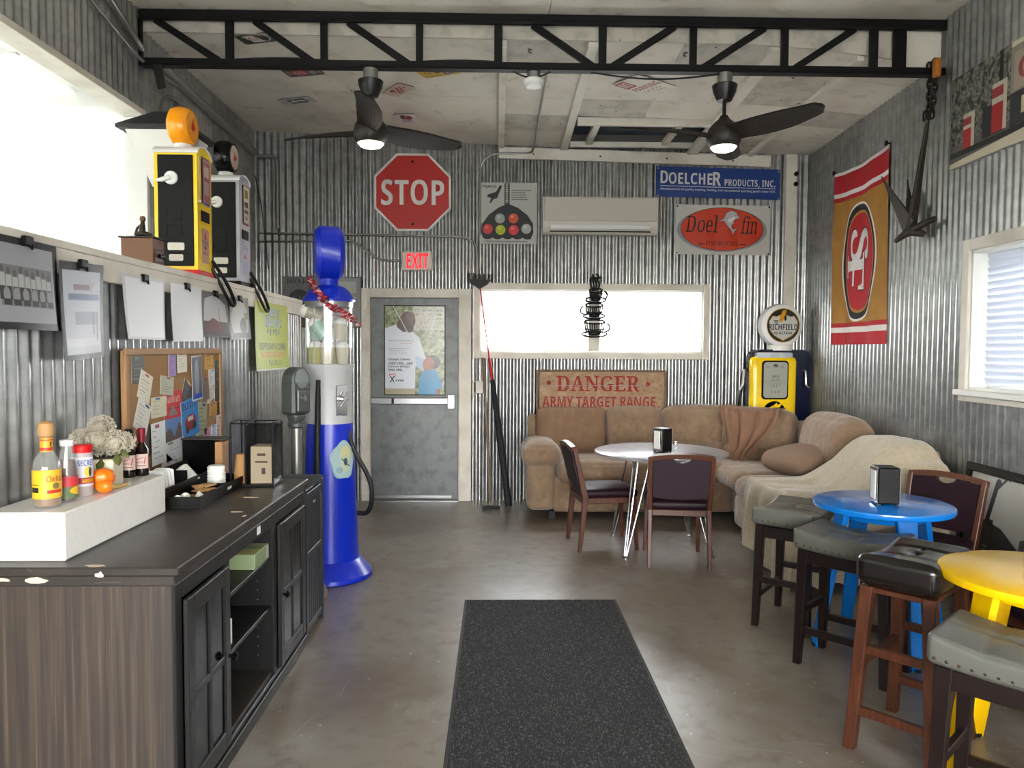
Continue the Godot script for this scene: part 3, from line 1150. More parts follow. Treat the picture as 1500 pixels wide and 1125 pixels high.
func make_fan(x: float, turn: float, label: String) -> void:
	var z := -5.15
	var f := thing("ceiling_fan", label, "ceiling fan", Vector3(x, 2.905, z), 0.0, "ceiling fans hung from the truss")
	var st := mb()
	xf = Transform3D(Basis.IDENTITY, Vector3(0, 0.42, 0))
	lathe(st, [Vector2(0.0, 0.0), Vector2(0.05, 0.0), Vector2(0.05, 0.075), Vector2(0.0, 0.075)], 16)
	obj("junction_box", st, M.conduit, f)
	st = mb()
	lathe(st, [Vector2(0.014, 0.31), Vector2(0.05, 0.315), Vector2(0.075, 0.37), Vector2(0.085, 0.415), Vector2(0.08, 0.42), Vector2(0.0, 0.42)], 24)
	obj("canopy", st, M.fan_bronze, f)
	st = mb()
	lathe(st, [Vector2(0.013, 0.2), Vector2(0.013, 0.315)], 12)
	obj("rod", st, M.fan_bronze, f)
	st = mb()
	lathe(st, [Vector2(0.085, 0.005), Vector2(0.11, 0.03), Vector2(0.118, 0.075), Vector2(0.105, 0.125), Vector2(0.07, 0.165), Vector2(0.04, 0.19), Vector2(0.025, 0.215), Vector2(0.0, 0.215)], 32)
	obj("motor_housing", st, M.fan_wood, f)
	st = mb()
	lathe(st, [Vector2(0.0, -0.028), Vector2(0.04, -0.026), Vector2(0.07, -0.016), Vector2(0.088, 0.004), Vector2(0.0, 0.004)], 28)
	var e := mat("fan_lamp%d" % int(x * 10), Color(1, 0.97, 0.9), 0.4)
	e.emission_enabled = true
	e.emission = Color(1.0, 0.93, 0.82)
	e.emission_energy_multiplier = 3.0
	obj("lamp_diffuser", st, e, f)
	var l := SpotLight3D.new()
	l.name = "fan_light"
	f.add_child(l)
	l.position = Vector3(0, -0.035, 0)
	l.rotation.x = -PI / 2
	l.spot_angle = 78.0
	l.spot_angle_attenuation = 0.6
	l.spot_range = 14.0
	l.spot_attenuation = 2.0
	l.light_color = Color(1.0, 0.93, 0.82)
	l.light_energy = 0.25
	l.light_size = 0.08
	l.shadow_enabled = true
	for k in 3:
		st = mb()
		var a := turn + k * TAU / 3
		xf = Transform3D(Basis(Vector3.UP, a), Vector3.ZERO)
		# a carved blade: wide near the hub, swept, twisted and ribbed
		var shape := func(u: float, v: float, side: float) -> Vector3:
			var r := lerpf(0.085, 0.725, u)
			var w := lerpf(0.14, 0.175, smoothstep(0.0, 0.35, u)) * (1.0 - 0.35 * smoothstep(0.5, 1.0, u)) * sqrt(maxf(0.05, 1.0 - pow(maxf(0.0, u - 0.90) / 0.10, 2.0)))
			var sweep := 0.06 * sin(u * PI * 0.75) - 0.02
			var pitch := lerpf(0.48, 0.30, u)
			var s := (v - 0.5) * w
			return Vector3(r, 0.085 + 0.018 * u - s * sin(pitch) + side * 0.005 + 0.0022 * sin(v * 50.0), -(s * cos(pitch) + sweep))
		for side in [1.0, -1.0]:
			grid(st, 18, 24, func(u, v): return shape.call(u, v, side))
		for v in [0.0, 1.0]:
			grid(st, 18, 1, func(u, w): return shape.call(u, v, 1.0 - 2.0 * w))
		grid(st, 1, 6, func(w, v): return shape.call(1.0, v, 1.0 - 2.0 * w))
		obj("blade", st, M.fan_wood, f)


func make_ceiling_bits() -> void:
	make_fan(-0.857, PI * 1.5 + 0.06, "dark wood three-blade ceiling fan with lit lamp above the stop sign")
	make_fan(1.535, PI + 0.08, "dark wood three-blade ceiling fan with lit lamp above the blue banner")
	var s := thing("smoke_alarm", "round white smoke alarm on the truss chord", "smoke alarm", Vector3(0.24, 3.30, -5.17))
	var st := mb()
	lathe(st, [Vector2(0.0, 0.0), Vector2(0.05, 0.002), Vector2(0.068, 0.02), Vector2(0.07, 0.045), Vector2(0.06, 0.055), Vector2(0.0, 0.055)], 24)
	obj("cover", st, M.white_plastic, s)
	st = mb()
	lathe(st, [Vector2(0.045, 0.055), Vector2(0.045, 0.1), Vector2(0.0, 0.1)], 16)
	obj("base", st, M.conduit, s)
	# number plates and small signs screwed to the ceiling, printed on one sheet of artwork
	var p := Pic.new(1024, 512, Color(0.8, 0.8, 0.78))
	# 0: dark green bar sign
	p.rect(0, 0, 256, 128, Color(0.13, 0.15, 0.12))
	p.rect(4, 4, 248, 3, Color(0.6, 0.58, 0.5)); p.rect(4, 121, 248, 3, Color(0.6, 0.58, 0.5))
	p.poly([Vector2(40, 18), Vector2(110, 18), Vector2(150, 110), Vector2(70, 110)], Color(0.80, 0.78, 0.74))
	p.scribble(62, 42, 70, 44, Color(0.65, 0.12, 0.16), 3)
	p.ell(165, 64, 34, 44, Color(0.80, 0.78, 0.74)); p.ell(160, 64, 30, 38, Color(0.13, 0.15, 0.12))
	p.scribble(206, 52, 40, 22, Color(0.55, 0.55, 0.48), 3)
	# 1: red and grey sticker plate
	p.rect(256, 0, 256, 128, Color(0.22, 0.19, 0.18))
	p.ell(356, 64, 62, 44, Color(0.62, 0.16, 0.16))
	p.scribble(318, 40, 76, 48, Color(0.85, 0.78, 0.7), 4)
	p.rect(424, 24, 40, 80, Color(0.5, 0.5, 0.5)); p.rect(472, 30, 32, 66, Color(0.42, 0.36, 0.34)); p.rect(266, 30, 26, 66, Color(0.45, 0.42, 0.4))
	# 2: one way arrow
	p.rect(512, 0, 256, 128, Color(0.70, 0.69, 0.66))
	p.rect(574, 22, 140, 84, Color(0.25, 0.25, 0.25))
	p.poly([Vector2(584, 64), Vector2(616, 40), Vector2(616, 56), Vector2(702, 56), Vector2(702, 72), Vector2(616, 72), Vector2(616, 88)], Color(0.85, 0.85, 0.82))
	p.scribble(520, 40, 44, 44, Color(0.3, 0.3, 0.3), 3); p.scribble(722, 40, 40, 44, Color(0.3, 0.3, 0.3), 3)
	# 3: yellow plate
	p.rect(768, 0, 256, 128, Color(0.72, 0.60, 0.12))
	p.scribble(806, 28, 50, 40, Color(0.16, 0.15, 0.2), 3); p.ell(890, 46, 22, 26, Color(0.16, 0.13, 0.1))
	p.rect(920, 34, 76, 70, Color(0.22, 0.22, 0.38)); p.rect(940, 60, 40, 24, Color(0.75, 0.75, 0.7))
	p.scribble(788, 92, 110, 18, Color(0.16, 0.15, 0.2), 6)
	# 4: plate with red arrow stripes
	p.rect(0, 128, 256, 128, Color(0.72, 0.65, 0.56))
	p.ell(115, 192, 70, 50, Color(0.72, 0.55, 0.50))
	p.poly([Vector2(60, 160), Vector2(110, 150), Vector2(96, 200)], Color(0.35, 0.05, 0.07))
	p.line(92, 230, 160, 160, 12, Color(0.38, 0.06, 0.08)); p.line(130, 232, 190, 168, 10, Color(0.38, 0.06, 0.08)); p.ell(206, 196, 12, 9, Color(0.3, 0.05, 0.07))
	# 5: white plate with two-colour badge
	p.rect(256, 128, 256, 128, Color(0.80, 0.78, 0.76))
	p.ell(352, 170, 40, 28, Color(0.35, 0.28, 0.36)); p.ell(410, 176, 46, 28, Color(0.62, 0.12, 0.20)); p.ell(380, 168, 10, 10, Color(0.85, 0.8, 0.78))
	p.scribble(316, 208, 130, 34, Color(0.2, 0.16, 0.2), 7)
	# 6: no parking
	p.rect(512, 128, 256, 192, Color(0.83, 0.80, 0.74))
	p.rect(516, 132, 248, 184, Color(0.72, 0.69, 0.63)); p.rect(520, 136, 240, 176, Color(0.83, 0.80, 0.74))
	p.rect(520, 136, 92, 70, Color(0.55, 0.06, 0.09)); p.text("NO", "Droid Sans", true, 532, 146, 68, 50, Color(0.85, 0.82, 0.76))
	p.text("PARKING", "Droid Sans", true, 528, 216, 222, 36, Color(0.55, 0.06, 0.09))
	p.scribble(560, 262, 150, 14, Color(0.5, 0.2, 0.2), 8); p.scribble(560, 284, 150, 18, Color(0.5, 0.2, 0.2), 8)
	mat_tex("plate_print", p.tex(), 0.45)
	var edge := mat("plate_edge", Color(0.3, 0.27, 0.25), 0.5)
	var plates := [
		["bar_sign", "long dark green soda sign screwed to the ceiling behind the truss", "sign", -1.64, -5.28, 0.30, 0.15, -0.30, Rect2(0, 0, 0.25, 0.25)],
		["license_plate", "dark plate with a red oval on the ceiling by the truss", "sign", -1.49, -5.88, 0.30, 0.15, -0.25, Rect2(0.25, 0, 0.25, 0.25)],
		["arrow_sign", "grey one-way arrow plate on the ceiling above the black pump", "sign", -1.71, -6.54, 0.31, 0.155, -0.35, Rect2(0.5, 0, 0.25, 0.25)],
		["license_plate", "yellow license plate on the ceiling touching the truss", "sign", -0.45, -5.80, 0.31, 0.155, -0.42, Rect2(0.75, 0, 0.25, 0.25)],
		["license_plate", "cream plate with dark red arrow stripes on the ceiling", "sign", -0.81, -6.19, 0.30, 0.15, -0.98, Rect2(0, 0.25, 0.25, 0.25)],
		["license_plate", "white plate with a purple and red badge above the stop sign", "sign", -0.82, -6.88, 0.19, 0.27, -0.06, Rect2(0.25, 0.25, 0.25, 0.25)],
		["no_parking_sign", "white and red no parking sign on the ceiling between battens", "sign", 1.14, -5.95, 0.29, 0.43, 0.0, Rect2(0.5, 0.25, 0.25, 0.375)]]
	for k in plates:
		var poly := round_rect(k[5], k[6], 0.02, 3)
		var o := board(k[0], k[5], k[6], 0.003, M.plate_print, edge, self, k[8], poly)
		tag(o, k[1], k[2], "plates on the ceiling")
		var y := ceil_far(k[3], k[4])
		# face down; the top of the print points away from the camera
		o.transform = Transform3D(Basis(Vector3.UP, k[7]) * Basis(Vector3.RIGHT, Vector3.FORWARD * -1.0, Vector3.DOWN).orthonormalized(), Vector3(k[3], y - 0.004, k[4]))
		if k[0] == "no_parking_sign":
			o.basis = Basis(Vector3(0.57, 0, 0.82).normalized(), Vector3(-0.82, 0, 0.57).normalized(), Vector3.DOWN)


func conduit(called: String, label: String, pts: Array, r := 0.011, bendr := 0.07, m: Material = null, cat := "pipe") -> void:
	var st := mb()
	tube(st, bend(pts, bendr), r, 8)
	var o := obj(called, st, m if m else M.conduit)
	tag(o, label, cat)


func make_pipes() -> void:
	var w := BACK + 0.034
	conduit("conduit", "upper thin conduit running along the back wall to the bend over the door", [Vector3(-2.36, 2.66, w), Vector3(-0.32, 2.64, w), Vector3(-0.20, 2.56, w), Vector3(-0.20, 1.22, w)], 0.011, 0.12)
	conduit("conduit", "lower thin conduit dipping to the exit sign", [Vector3(-2.36, 2.575, w), Vector3(-1.42, 2.59, w), Vector3(-1.18, 2.41, w), Vector3(-0.95, 2.395, w)], 0.010, 0.05)
	conduit("conduit", "bent conduit from the ceiling down past the ball poster", [Vector3(0.36, 3.57, -5.5), Vector3(0.34, 3.47, -7.40), Vector3(0.33, 3.455, w + 0.035), Vector3(-0.05, 3.45, w + 0.03), Vector3(-0.175, 3.36, w), Vector3(-0.175, 2.66, w)], 0.010, 0.10)
	conduit("conduit", "short thick conduit elbow in the back left corner", [Vector3(LEFT + 0.05, 3.40, BACK + 0.05), Vector3(-2.16, 3.40, BACK + 0.05), Vector3(-2.16, 2.70, BACK + 0.05)], 0.02, 0.06)
	var x := LEFT + 0.045
	conduit("conduit", "thick grey pipe along the left wall under the ceiling", [Vector3(x, 3.50, -5.35), Vector3(x, 3.42, -7.40)], 0.035, 0.05)
	conduit("conduit", "long conduit slanting down the upper left wall to the truss", [Vector3(x, 3.80 - 0.05, -3.4), Vector3(x, 3.42, -5.05), Vector3(x + 0.02, 3.43, -5.6)], 0.012, 0.08)
	conduit("conduit", "thick conduit on the upper left wall ending at the truss post", [Vector3(x, 3.74, -4.4), Vector3(x, 3.50, -5.11)], 0.02, 0.05)
	conduit("conduit", "looped conduit rising beside the patio opening behind the amber globe", [Vector3(x, 1.95, -5.36), Vector3(x, 3.22, -5.36), Vector3(x, 3.34, -5.50), Vector3(x, 3.34, -5.85)], 0.012, 0.14)
	conduit("cable", "black cable drooping down the corner beside the black pump", [Vector3(-2.36, 3.2, BACK + 0.10), Vector3(-2.30, 2.9, BACK + 0.10), Vector3(-2.24, 2.3, BACK + 0.10)], 0.005, 0.1, M.rubber, "cable")


func make_back_wall() -> void:
	var zf := BACK + 0.02
	var edge: Material = mat("sign_edge", Color(0.6, 0.6, 0.6), 0.4, 0.6)
	# stop sign
	var p := Pic.new(512, 512, Color(0.86, 0.85, 0.83))
	var oct := func(r: float, c: Vector2) -> Array:
		var o := []
		for i in 8:
			o.append(c + Vector2.from_angle(PI / 8 + i * PI / 4) * r)
		return o
	p.poly(oct.call(262, Vector2(256, 256)), Color(0.72, 0.10, 0.07))
	p.text("STOP", "Droid Sans", true, 46, 172, 420, 170, Color(0.86, 0.85, 0.83))
	mat_tex("stop_print", p.tex(), 0.38)
	var shape := PackedVector2Array()
	for q: Vector2 in oct.call(0.757 / 2 / cos(PI / 8), Vector2.ZERO):
		shape.append(q)
	var ss := thing("stop_sign", "red octagonal stop sign on the back wall", "sign", Vector3(-0.841, 3.072, zf))
	board("plate", 0.757, 0.757, 0.004, M.stop_print, edge, ss, Rect2(0, 0, 1, 1), shape)
	for y in [0.30, -0.31]:
		var st := mb()
		xf = Transform3D(Basis(Vector3.RIGHT, PI / 2), Vector3(0, y, 0.004))
		lathe(st, [Vector2(0.013, 0), Vector2(0.011, 0.006), Vector2(0.0, 0.008)], 12)
		obj("bolt", st, M.black_steel, ss)
	# exit sign
	var ex := thing("exit_sign", "lit red exit sign above the steel door", "exit sign", Vector3(-0.794, 2.394, BACK + 0.02))
	var st := mb()
	bx(st, -0.152, 0.152, -0.094, 0.094, 0, 0.05, 0.008)
	obj("case", st, M.off_white, ex)
	var tm := TextMesh.new()
	var fo := SystemFont.new()
	fo.font_names = PackedStringArray(["Droid Sans"])
	fo.font_weight = 700
	tm.font = fo
	tm.text = "EXIT"
	tm.font_size = 64
	tm.pixel_size = 0.003
	tm.depth = 0.004
	var em := mat("exit_glow", Color(0.9, 0.05, 0.1), 0.4)
	em.emission_enabled = true
	em.emission = Color(1.0, 0.02, 0.10)
	em.emission_energy_multiplier = 0.9
	tm.material = em
	var tn := MeshInstance3D.new()
	tn.mesh = tm
	tn.name = "lettering"
	ex.add_child(tn)
	var bb := tm.get_aabb()
	tn.scale = Vector3(0.215 / bb.size.x, 0.145 / bb.size.y, 1)
	tn.position = Vector3(0.005, 0, 0.05) - Vector3(bb.get_center().x * tn.scale.x, bb.get_center().y * tn.scale.y, 0)
	var xl := OmniLight3D.new()
	xl.name = "exit_light"
	ex.add_child(xl)
	xl.position = Vector3(0, 0, 0.12)
	xl.light_color = Color(1, 0.05, 0.12)
	xl.light_energy = 0.001
	xl.light_size = 0.1
	xl.omni_range = 12
	xl.omni_attenuation = 2.0
	xl.shadow_enabled = true
	# grey coffee board behind the blue pump
	p = Pic.new(512, 330, Color(0.47, 0.47, 0.47))
	p.rect(0, 0, 512, 5, Color(0.25, 0.25, 0.25)); p.rect(0, 325, 512, 5, Color(0.25, 0.25, 0.25)); p.rect(507, 0, 5, 330, Color(0.2, 0.2, 0.2))
	p.text("JAVA JACK", "Droid Serif", true, 30, 14, 190, 34, Color(0.06, 0.06, 0.06))
	p.ell(110, 165, 72, 82, Color(0.16, 0.16, 0.17)); p.ell(110, 165, 62, 70, Color(0.22, 0.22, 0.23))
	p.scribble(66, 130, 88, 34, Color(0.5, 0.5, 0.5), 4)
	p.rect(340, 30, 140, 76, Color(0.60, 0.60, 0.58))
	for i in 7:
		p.rect(330, 130 + i * 26, 150 - (i * 37) % 50, 9, Color(0.66, 0.66, 0.65))
	mat_tex("java_print", p.tex(), 0.5)
	var jb := board("coffee_sign", 0.78, 0.50, 0.02, M.java_print, M.black_plastic)
	jb.position = Vector3(-1.737, 1.985, zf)
	tag(jb, "grey coffee menu board partly behind the blue pump", "sign")
	# ball poster
	p = Pic.new(480, 512, Color(0.69, 0.69, 0.66))
	p.poly([Vector2(10, 352), Vector2(70, 270), Vector2(150, 210), Vector2(215, 182), Vector2(250, 182), Vector2(320, 210), Vector2(400, 272), Vector2(446, 340), Vector2(450, 420), Vector2(430, 462), Vector2(20, 462), Vector2(2, 410)], Color(0.045, 0.05, 0.07))
	for i in 5:
		p.ell(60 + i * 85, 462, 34, 12, Color(0.045, 0.05, 0.07))
	for k in [[165, 300, 0.62, 0.64, 0.62], [280, 298, 0.80, 0.28, 0.16], [62, 388, 0.80, 0.20, 0.20], [170, 395, 0.70, 0.72, 0.10], [282, 395, 0.85, 0.20, 0.22], [390, 385, 0.66, 0.67, 0.66]]:
		p.ell(k[0], k[1], 42, 42, Color(k[2], k[3], k[4]))
		p.ell(k[0] - 10, k[1] - 14, 16, 12, Color(k[2], k[3], k[4]).lightened(0.3))
	p.rect(203, 4, 44, 180, Color(0.07, 0.06, 0.06))
	for i in 11:
		p.poly([Vector2(208, 12 + i * 15), Vector2(224, 6 + i * 15), Vector2(240, 14 + i * 15), Vector2(222, 20 + i * 15)], Color(0.7, 0.68, 0.64))
	p.text("TAACO", "Droid Sans", true, 10, 22, 120, 20, Color(0.15, 0.08, 0.08), 0.3)
	p.poly([Vector2(60, 100), Vector2(130, 78), Vector2(165, 20), Vector2(182, 30), Vector2(160, 80), Vector2(140, 130), Vector2(110, 138), Vector2(88, 170), Vector2(76, 168), Vector2(90, 130), Vector2(56, 118)], Color(0.06, 0.06, 0.07))
	for i in 5:
		p.rect(262, 62 + i * 19, 170 - (i * 53) % 60, 6, Color(0.3, 0.3, 0.3))
	p.rect(40, 488, 360, 6, Color(0.35, 0.35, 0.35))
	mat_tex("taaco_print", p.tex(), 0.5)
	var tb := board("ball_poster", 0.56, 0.60, 0.004, M.taaco_print, M.paper)
	tb.position = Vector3(0.11, 2.875, zf)
	tag(tb, "pale poster of a black bag holding coloured balls", "poster")
	# wall air conditioner
	var ac := thing("air_conditioner", "white split air conditioner on the back wall", "air conditioner", Vector3(0.996, 2.832, BACK + 0.02))
	st = mb()
	xf = Transform3D(Basis(Vector3(0, 0, 1), Vector3.UP, Vector3(-1, 0, 0)), Vector3(0.557, 0, 0))
	prism(st, PackedVector2Array([Vector2(0, -0.165), Vector2(0.12, -0.178), Vector2(0.17, -0.165), Vector2(0.195, -0.12), Vector2(0.20, -0.06), Vector2(0.195, 0.15), Vector2(0.18, 0.175), Vector2(0, 0.178)]), 0, 1.114)
	obj("case", st, M.off_white, ac)
	st = mb()
	box(st, Vector3(0, 0.05, 0.203), Vector3(1.09, 0.225, 0.012), 0.005)
	obj("front_panel", st, mat("ac_white", Color(0.74, 0.71, 0.67), 0.28), ac)
	st = mb()
	box(st, Vector3(0, -0.115, 0.196), Vector3(0.98, 0.045, 0.02), 0.008, Basis(Vector3.RIGHT, 0.35))
	obj("louvre", st, M.white_gloss, ac)
	st = mb()
	box(st, Vector3(0, -0.152, 0.17), Vector3(0.98, 0.01, 0.05), 0.002, Basis(Vector3.RIGHT, 0.35))
	obj("outlet_slot", st, M.black_plastic, ac)
	# blue banner
	p = Pic.new(1024, 256, Color(0.02, 0.20, 0.47))
	var wh := Color(0.82, 0.82, 0.80)
	p.text("D", "Droid Sans", true, 38, 36, 64, 106, wh)
	p.text("OELCHE", "Droid Sans", true, 108, 48, 358, 96, wh)
	p.text("R", "Droid Sans", true, 470, 36, 66, 114, wh)
	p.text("PRODUCTS, INC.", "Droid Sans", true, 566, 92, 418, 66, wh)
	p.rect(38, 160, 948, 5, wh)
	p.text("Manufacturers of quality boating, fishing, and recreational sporting goods since 1975", "Droid Sans", true, 40, 178, 944, 24, wh)
	mat_tex("doelcher_print", p.tex(), 0.4)
	var db := thing("vinyl_banner", "blue company banner with white lettering on the back wall", "banner", Vector3(2.19, 3.19, zf + 0.004))
	st = mb()
	grid(st, 24, 4, func(u, v): return Vector3((u - 0.5) * 1.245, (v - 0.5) * 0.30 - 0.0125 * (u - 0.5) * 2.0, 0.004 + 0.003 * sin(u * 40.0)))
	obj("sheet", st, M.doelcher_print, db)
	for k in [[-0.60, 0.14], [0.605, 0.118], [0.605, -0.15], [-0.60, -0.13]]:
		st = mb()
		xf = Transform3D(Basis(Vector3.RIGHT, PI / 2), Vector3(k[0], k[1], 0.007))
		lathe(st, [Vector2(0.009, 0), Vector2(0.009, 0.003), Vector2(0.0, 0.003)], 10)
		obj("grommet", st, M.steel, db)
	# orange dolphin banner
	p = Pic.new(768, 410, Color(0.74, 0.73, 0.70))
	p.ell(376, 205, 366, 180, Color(0.55, 0.55, 0.57))
	p.ell(378, 198, 336, 178, Color(0.10, 0.06, 0.05))
	p.ell(378, 198, 332, 174, Color(0.78, 0.22, 0.08))
	p.text("Doel", "Droid Serif", false, 80, 84, 256, 142, Color(0.05, 0.04, 0.04), 0.12)
	p.text("fin", "Droid Serif", false, 528, 84, 130, 150, Color(0.05, 0.04, 0.04), 0.12)
	p.text("HYDROFOIL", "Droid Serif", false, 246, 296, 266, 36, Color(0.05, 0.04, 0.04), 0.2)
	p.rect(186, 318, 50, 9, Color(0.05, 0.04, 0.04)); p.rect(524, 318, 46, 9, Color(0.05, 0.04, 0.04))
	var dol := [Vector2(412, 62), Vector2(450, 44), Vector2(490, 56), Vector2(508, 92), Vector2(520, 106), Vector2(488, 110), Vector2(470, 128), Vector2(474, 160), Vector2(458, 150), Vector2(452, 176), Vector2(462, 200), Vector2(505, 190), Vector2(476, 214), Vector2(464, 246), Vector2(452, 208), Vector2(420, 172), Vector2(394, 132), Vector2(350, 128), Vector2(392, 112), Vector2(400, 84)]
	p.path(dol + [dol[0]], 5, Color(0.06, 0.05, 0.05))
	p.poly(dol, Color(0.70, 0.70, 0.70))
	p.poly([Vector2(420, 120), Vector2(470, 92), Vector2(486, 104), Vector2(440, 150)], Color(0.85, 0.85, 0.83))
	p.ell(488, 84, 4, 4, Color(0.05, 0.05, 0.05))
	for x in [140, 376, 570]:
		p.rect(x, 40, 1, 320, Color(0.80, 0.30, 0.16))
	mat_tex("doelfin_print", p.tex(), 0.45)
	var fb := thing("vinyl_banner", "white banner with an orange oval and a dolphin", "banner", Vector3(2.248, 2.728, zf + 0.003))
	st = mb()
	grid(st, 24, 4, func(u, v): return Vector3((u - 0.5) * 0.95, (v - 0.5) * 0.492 - 0.004 * (u - 0.5) * 2.0, 0.004 + 0.003 * sin(u * 26.0)))
	obj("sheet", st, M.doelfin_print, fb)
	for k in [[-0.46, 0.232], [0.46, 0.228], [0.46, -0.234], [-0.46, -0.23]]:
		st = mb()
		xf = Transform3D(Basis(Vector3.RIGHT, PI / 2), Vector3(k[0], k[1], 0.006))
		lathe(st, [Vector2(0.009, 0), Vector2(0.009, 0.003), Vector2(0.0, 0.003)], 10)
		obj("grommet", st, M.black_steel, fb)
	# foster-care poster on the door
	p = Pic.new(400, 594, Color(0.50, 0.54, 0.38))
	p.blotch(0.02, Color(0.30, 0.36, 0.20, 0.9), 0.42, 0.6, 201)
	p.blotch(0.03, Color(0.72, 0.70, 0.50, 0.9), 0.52, 0.68, 202)
	p.rect(190, 0, 210, 160, Color(0.70, 0.69, 0.62))
	p.blotch(0.015, Color(0.62, 0.62, 0.52, 0.5), 0.4, 0.6, 203)
	var shirt := Color(0.80, 0.83, 0.86)
	p.poly([Vector2(0, 150), Vector2(70, 125), Vector2(180, 165), Vector2(232, 215), Vector2(275, 355), Vector2(258, 440), Vector2(205, 400), Vector2(200, 560), Vector2(0, 560)], shirt)
	p.poly([Vector2(205, 330), Vector2(272, 360), Vector2(258, 440), Vector2(208, 405)], Color(0.66, 0.74, 0.82))
	p.rect(0, 555, 200, 40, Color(0.66, 0.62, 0.52))
	p.poly([Vector2(82, 110), Vector2(110, 80), Vector2(150, 120), Vector2(178, 170), Vector2(120, 172), Vector2(80, 140)], Color(0.26, 0.16, 0.13))
	p.ell(152, 98, 52, 62, Color(0.30, 0.19, 0.16)); p.ell(172, 70, 30, 30, Color(0.36, 0.24, 0.21)); p.ell(166, 150, 26, 26, Color(0.24, 0.15, 0.12))
	p.line(55, 0, 160, 190, 5, Color(0.80, 0.80, 0.76))
	p.ell(320, 375, 52, 48, Color(0.20, 0.13, 0.10)); p.poly([Vector2(252, 390), Vector2(262, 360), Vector2(300, 335), Vector2(330, 370), Vector2(325, 425), Vector2(280, 432), Vector2(258, 415)], Color(0.62, 0.37, 0.26)); p.ell(318, 398, 12, 16, Color(0.56, 0.32, 0.22))
	p.poly([Vector2(265, 430), Vector2(340, 425), Vector2(375, 490), Vector2(385, 555), Vector2(345, 560), Vector2(345, 594), Vector2(222, 594), Vector2(232, 480)], Color(0.13, 0.52, 0.70))
	p.poly([Vector2(345, 560), Vector2(372, 556), Vector2(368, 594), Vector2(345, 594)], Color(0.45, 0.26, 0.18))
	var ink := Color(0.05, 0.05, 0.05)
	for k in [["You never stand", 196, 16, 190], ["so tall as when", 206, 44, 180], ["you reach", 264, 74, 122], ["down to help", 228, 102, 158], ["a foster child.", 218, 130, 168], ["Change a foster", 22, 350, 150], ["child's life....and", 22, 374, 162], ["forever change", 22, 398, 145], ["your own.", 22, 422, 96]]:
		p.text(k[0], "Droid Serif", true, k[1], k[2], k[3], 18, ink)
	p.text("become a volunteer at", "Droid Sans", false, 24, 226, 165, 10, Color(0.35, 0.35, 0.38)); p.text("CourtHouse", "Droid Sans", false, 100, 244, 80, 10, Color(0.75, 0.40, 0.25))
	for i in 4:
		p.rect(24, 284 + i * 12, 140 - (i * 31) % 40, 2, Color(0.5, 0.5, 0.53))
	p.path([Vector2(48, 488), Vector2(28, 468), Vector2(32, 456), Vector2(48, 462), Vector2(62, 454), Vector2(70, 464), Vector2(60, 480)], 4, Color(0.80, 0.18, 0.25))
	p.line(36, 474, 60, 510, 5, ink); p.line(60, 474, 34, 512, 5, ink)
	p.text("casa", "Droid Sans", true, 72, 494, 52, 12, ink)
	mat_tex("door_print", p.tex(), 0.25)
	var dp := thing("door_poster", "glossy foster-care poster of a man and boy on the door", "poster", Vector3(-0.821, 1.512, BACK + 0.016))
	st = mb()
	bx(st, -0.306, 0.306, -0.45, 0.45, 0.0, 0.004)
	obj("backing", st, M.black_plastic, dp)
	var pr := board("print", 0.592, 0.878, 0.002, M.door_print, M.paper, dp)
	pr.position.z = 0.004
	# weathered danger board
	var bw := Pic.new(1024, 320, Color(0.60, 0.49, 0.38))
	bw.blotch(0.01, Color(0.68, 0.58, 0.46, 0.9), 0.4, 0.7, 211)
	bw.blotch(0.03, Color(0.40, 0.31, 0.24, 0.7), 0.56, 0.72, 212)
	var rd := Color(0.55, 0.13, 0.15)
	bw.text("DANGER", "Droid Serif", true, 140, 30, 680, 124, rd)
	bw.text("ARMY TARGET RANGE", "Droid Sans", true, 24, 196, 930, 84, rd)
	bw.ell(76, 88, 18, 18, rd); bw.ell(890, 96, 20, 20, rd)
	bw.blotch(0.05, Color(0.60, 0.49, 0.38, 0.85), 0.62, 0.68, 213)
	mat_tex("danger_print", bw.tex(), 0.8)
	var plain := mat("old_wood", Color(0.46, 0.37, 0.29), 0.85)
	var dg := thing("warning_sign", "weathered wooden danger board standing behind the sofa", "sign", Vector3(1.04, 1.105, BACK + 0.042))
	for i in 3:
		var h := 0.40 / 3
		var b := board("plank", 1.25, h - 0.004, 0.018, M.danger_print, plain, dg, Rect2(0, i / 3.0, 1, 1 / 3.0))
		b.position = Vector3(0.01, 0.20 - h * (i + 0.5), 0.0 + 0.001 * (i % 2))
	for k in [[0, 0.212, 1.30, 0.022], [0, -0.212, 1.30, 0.022]]:
		st = mb()
		box(st, Vector3(k[0], k[1], 0.008), Vector3(k[2], k[3], 0.03), 0.003)
		obj("frame_rail", st, plain, dg)
	for x in [-0.638, 0.648]:
		st = mb()
		box(st, Vector3(x, 0, 0.008), Vector3(0.022, 0.40, 0.03), 0.003)
		obj("frame_rail", st, plain, dg)
	for x in [-0.48, 0.48]:
		st = mb()
		bx(st, x - 0.02, x + 0.02, -1.105, -0.2, -0.02, -0.002)
		obj("stake", st, plain, dg)
	# stacked cups bent from wire
	var tc := thing("wire_teacups", "black wire outline of stacked teacups hanging on the window post", "wall decor", Vector3(0.967, 1.65, BACK + 0.075))
	var ring := func(cx: float, cy: float, rx: float, ry: float, a0 := 0.0, a1 := TAU) -> Array:
		var o := []
		for i in 25:
			var t: float = lerpf(a0, a1, i / 24.0)
			o.append(Vector3(cx + cos(t) * rx, cy + sin(t) * ry, 0.012 * sin(t)))
		return o
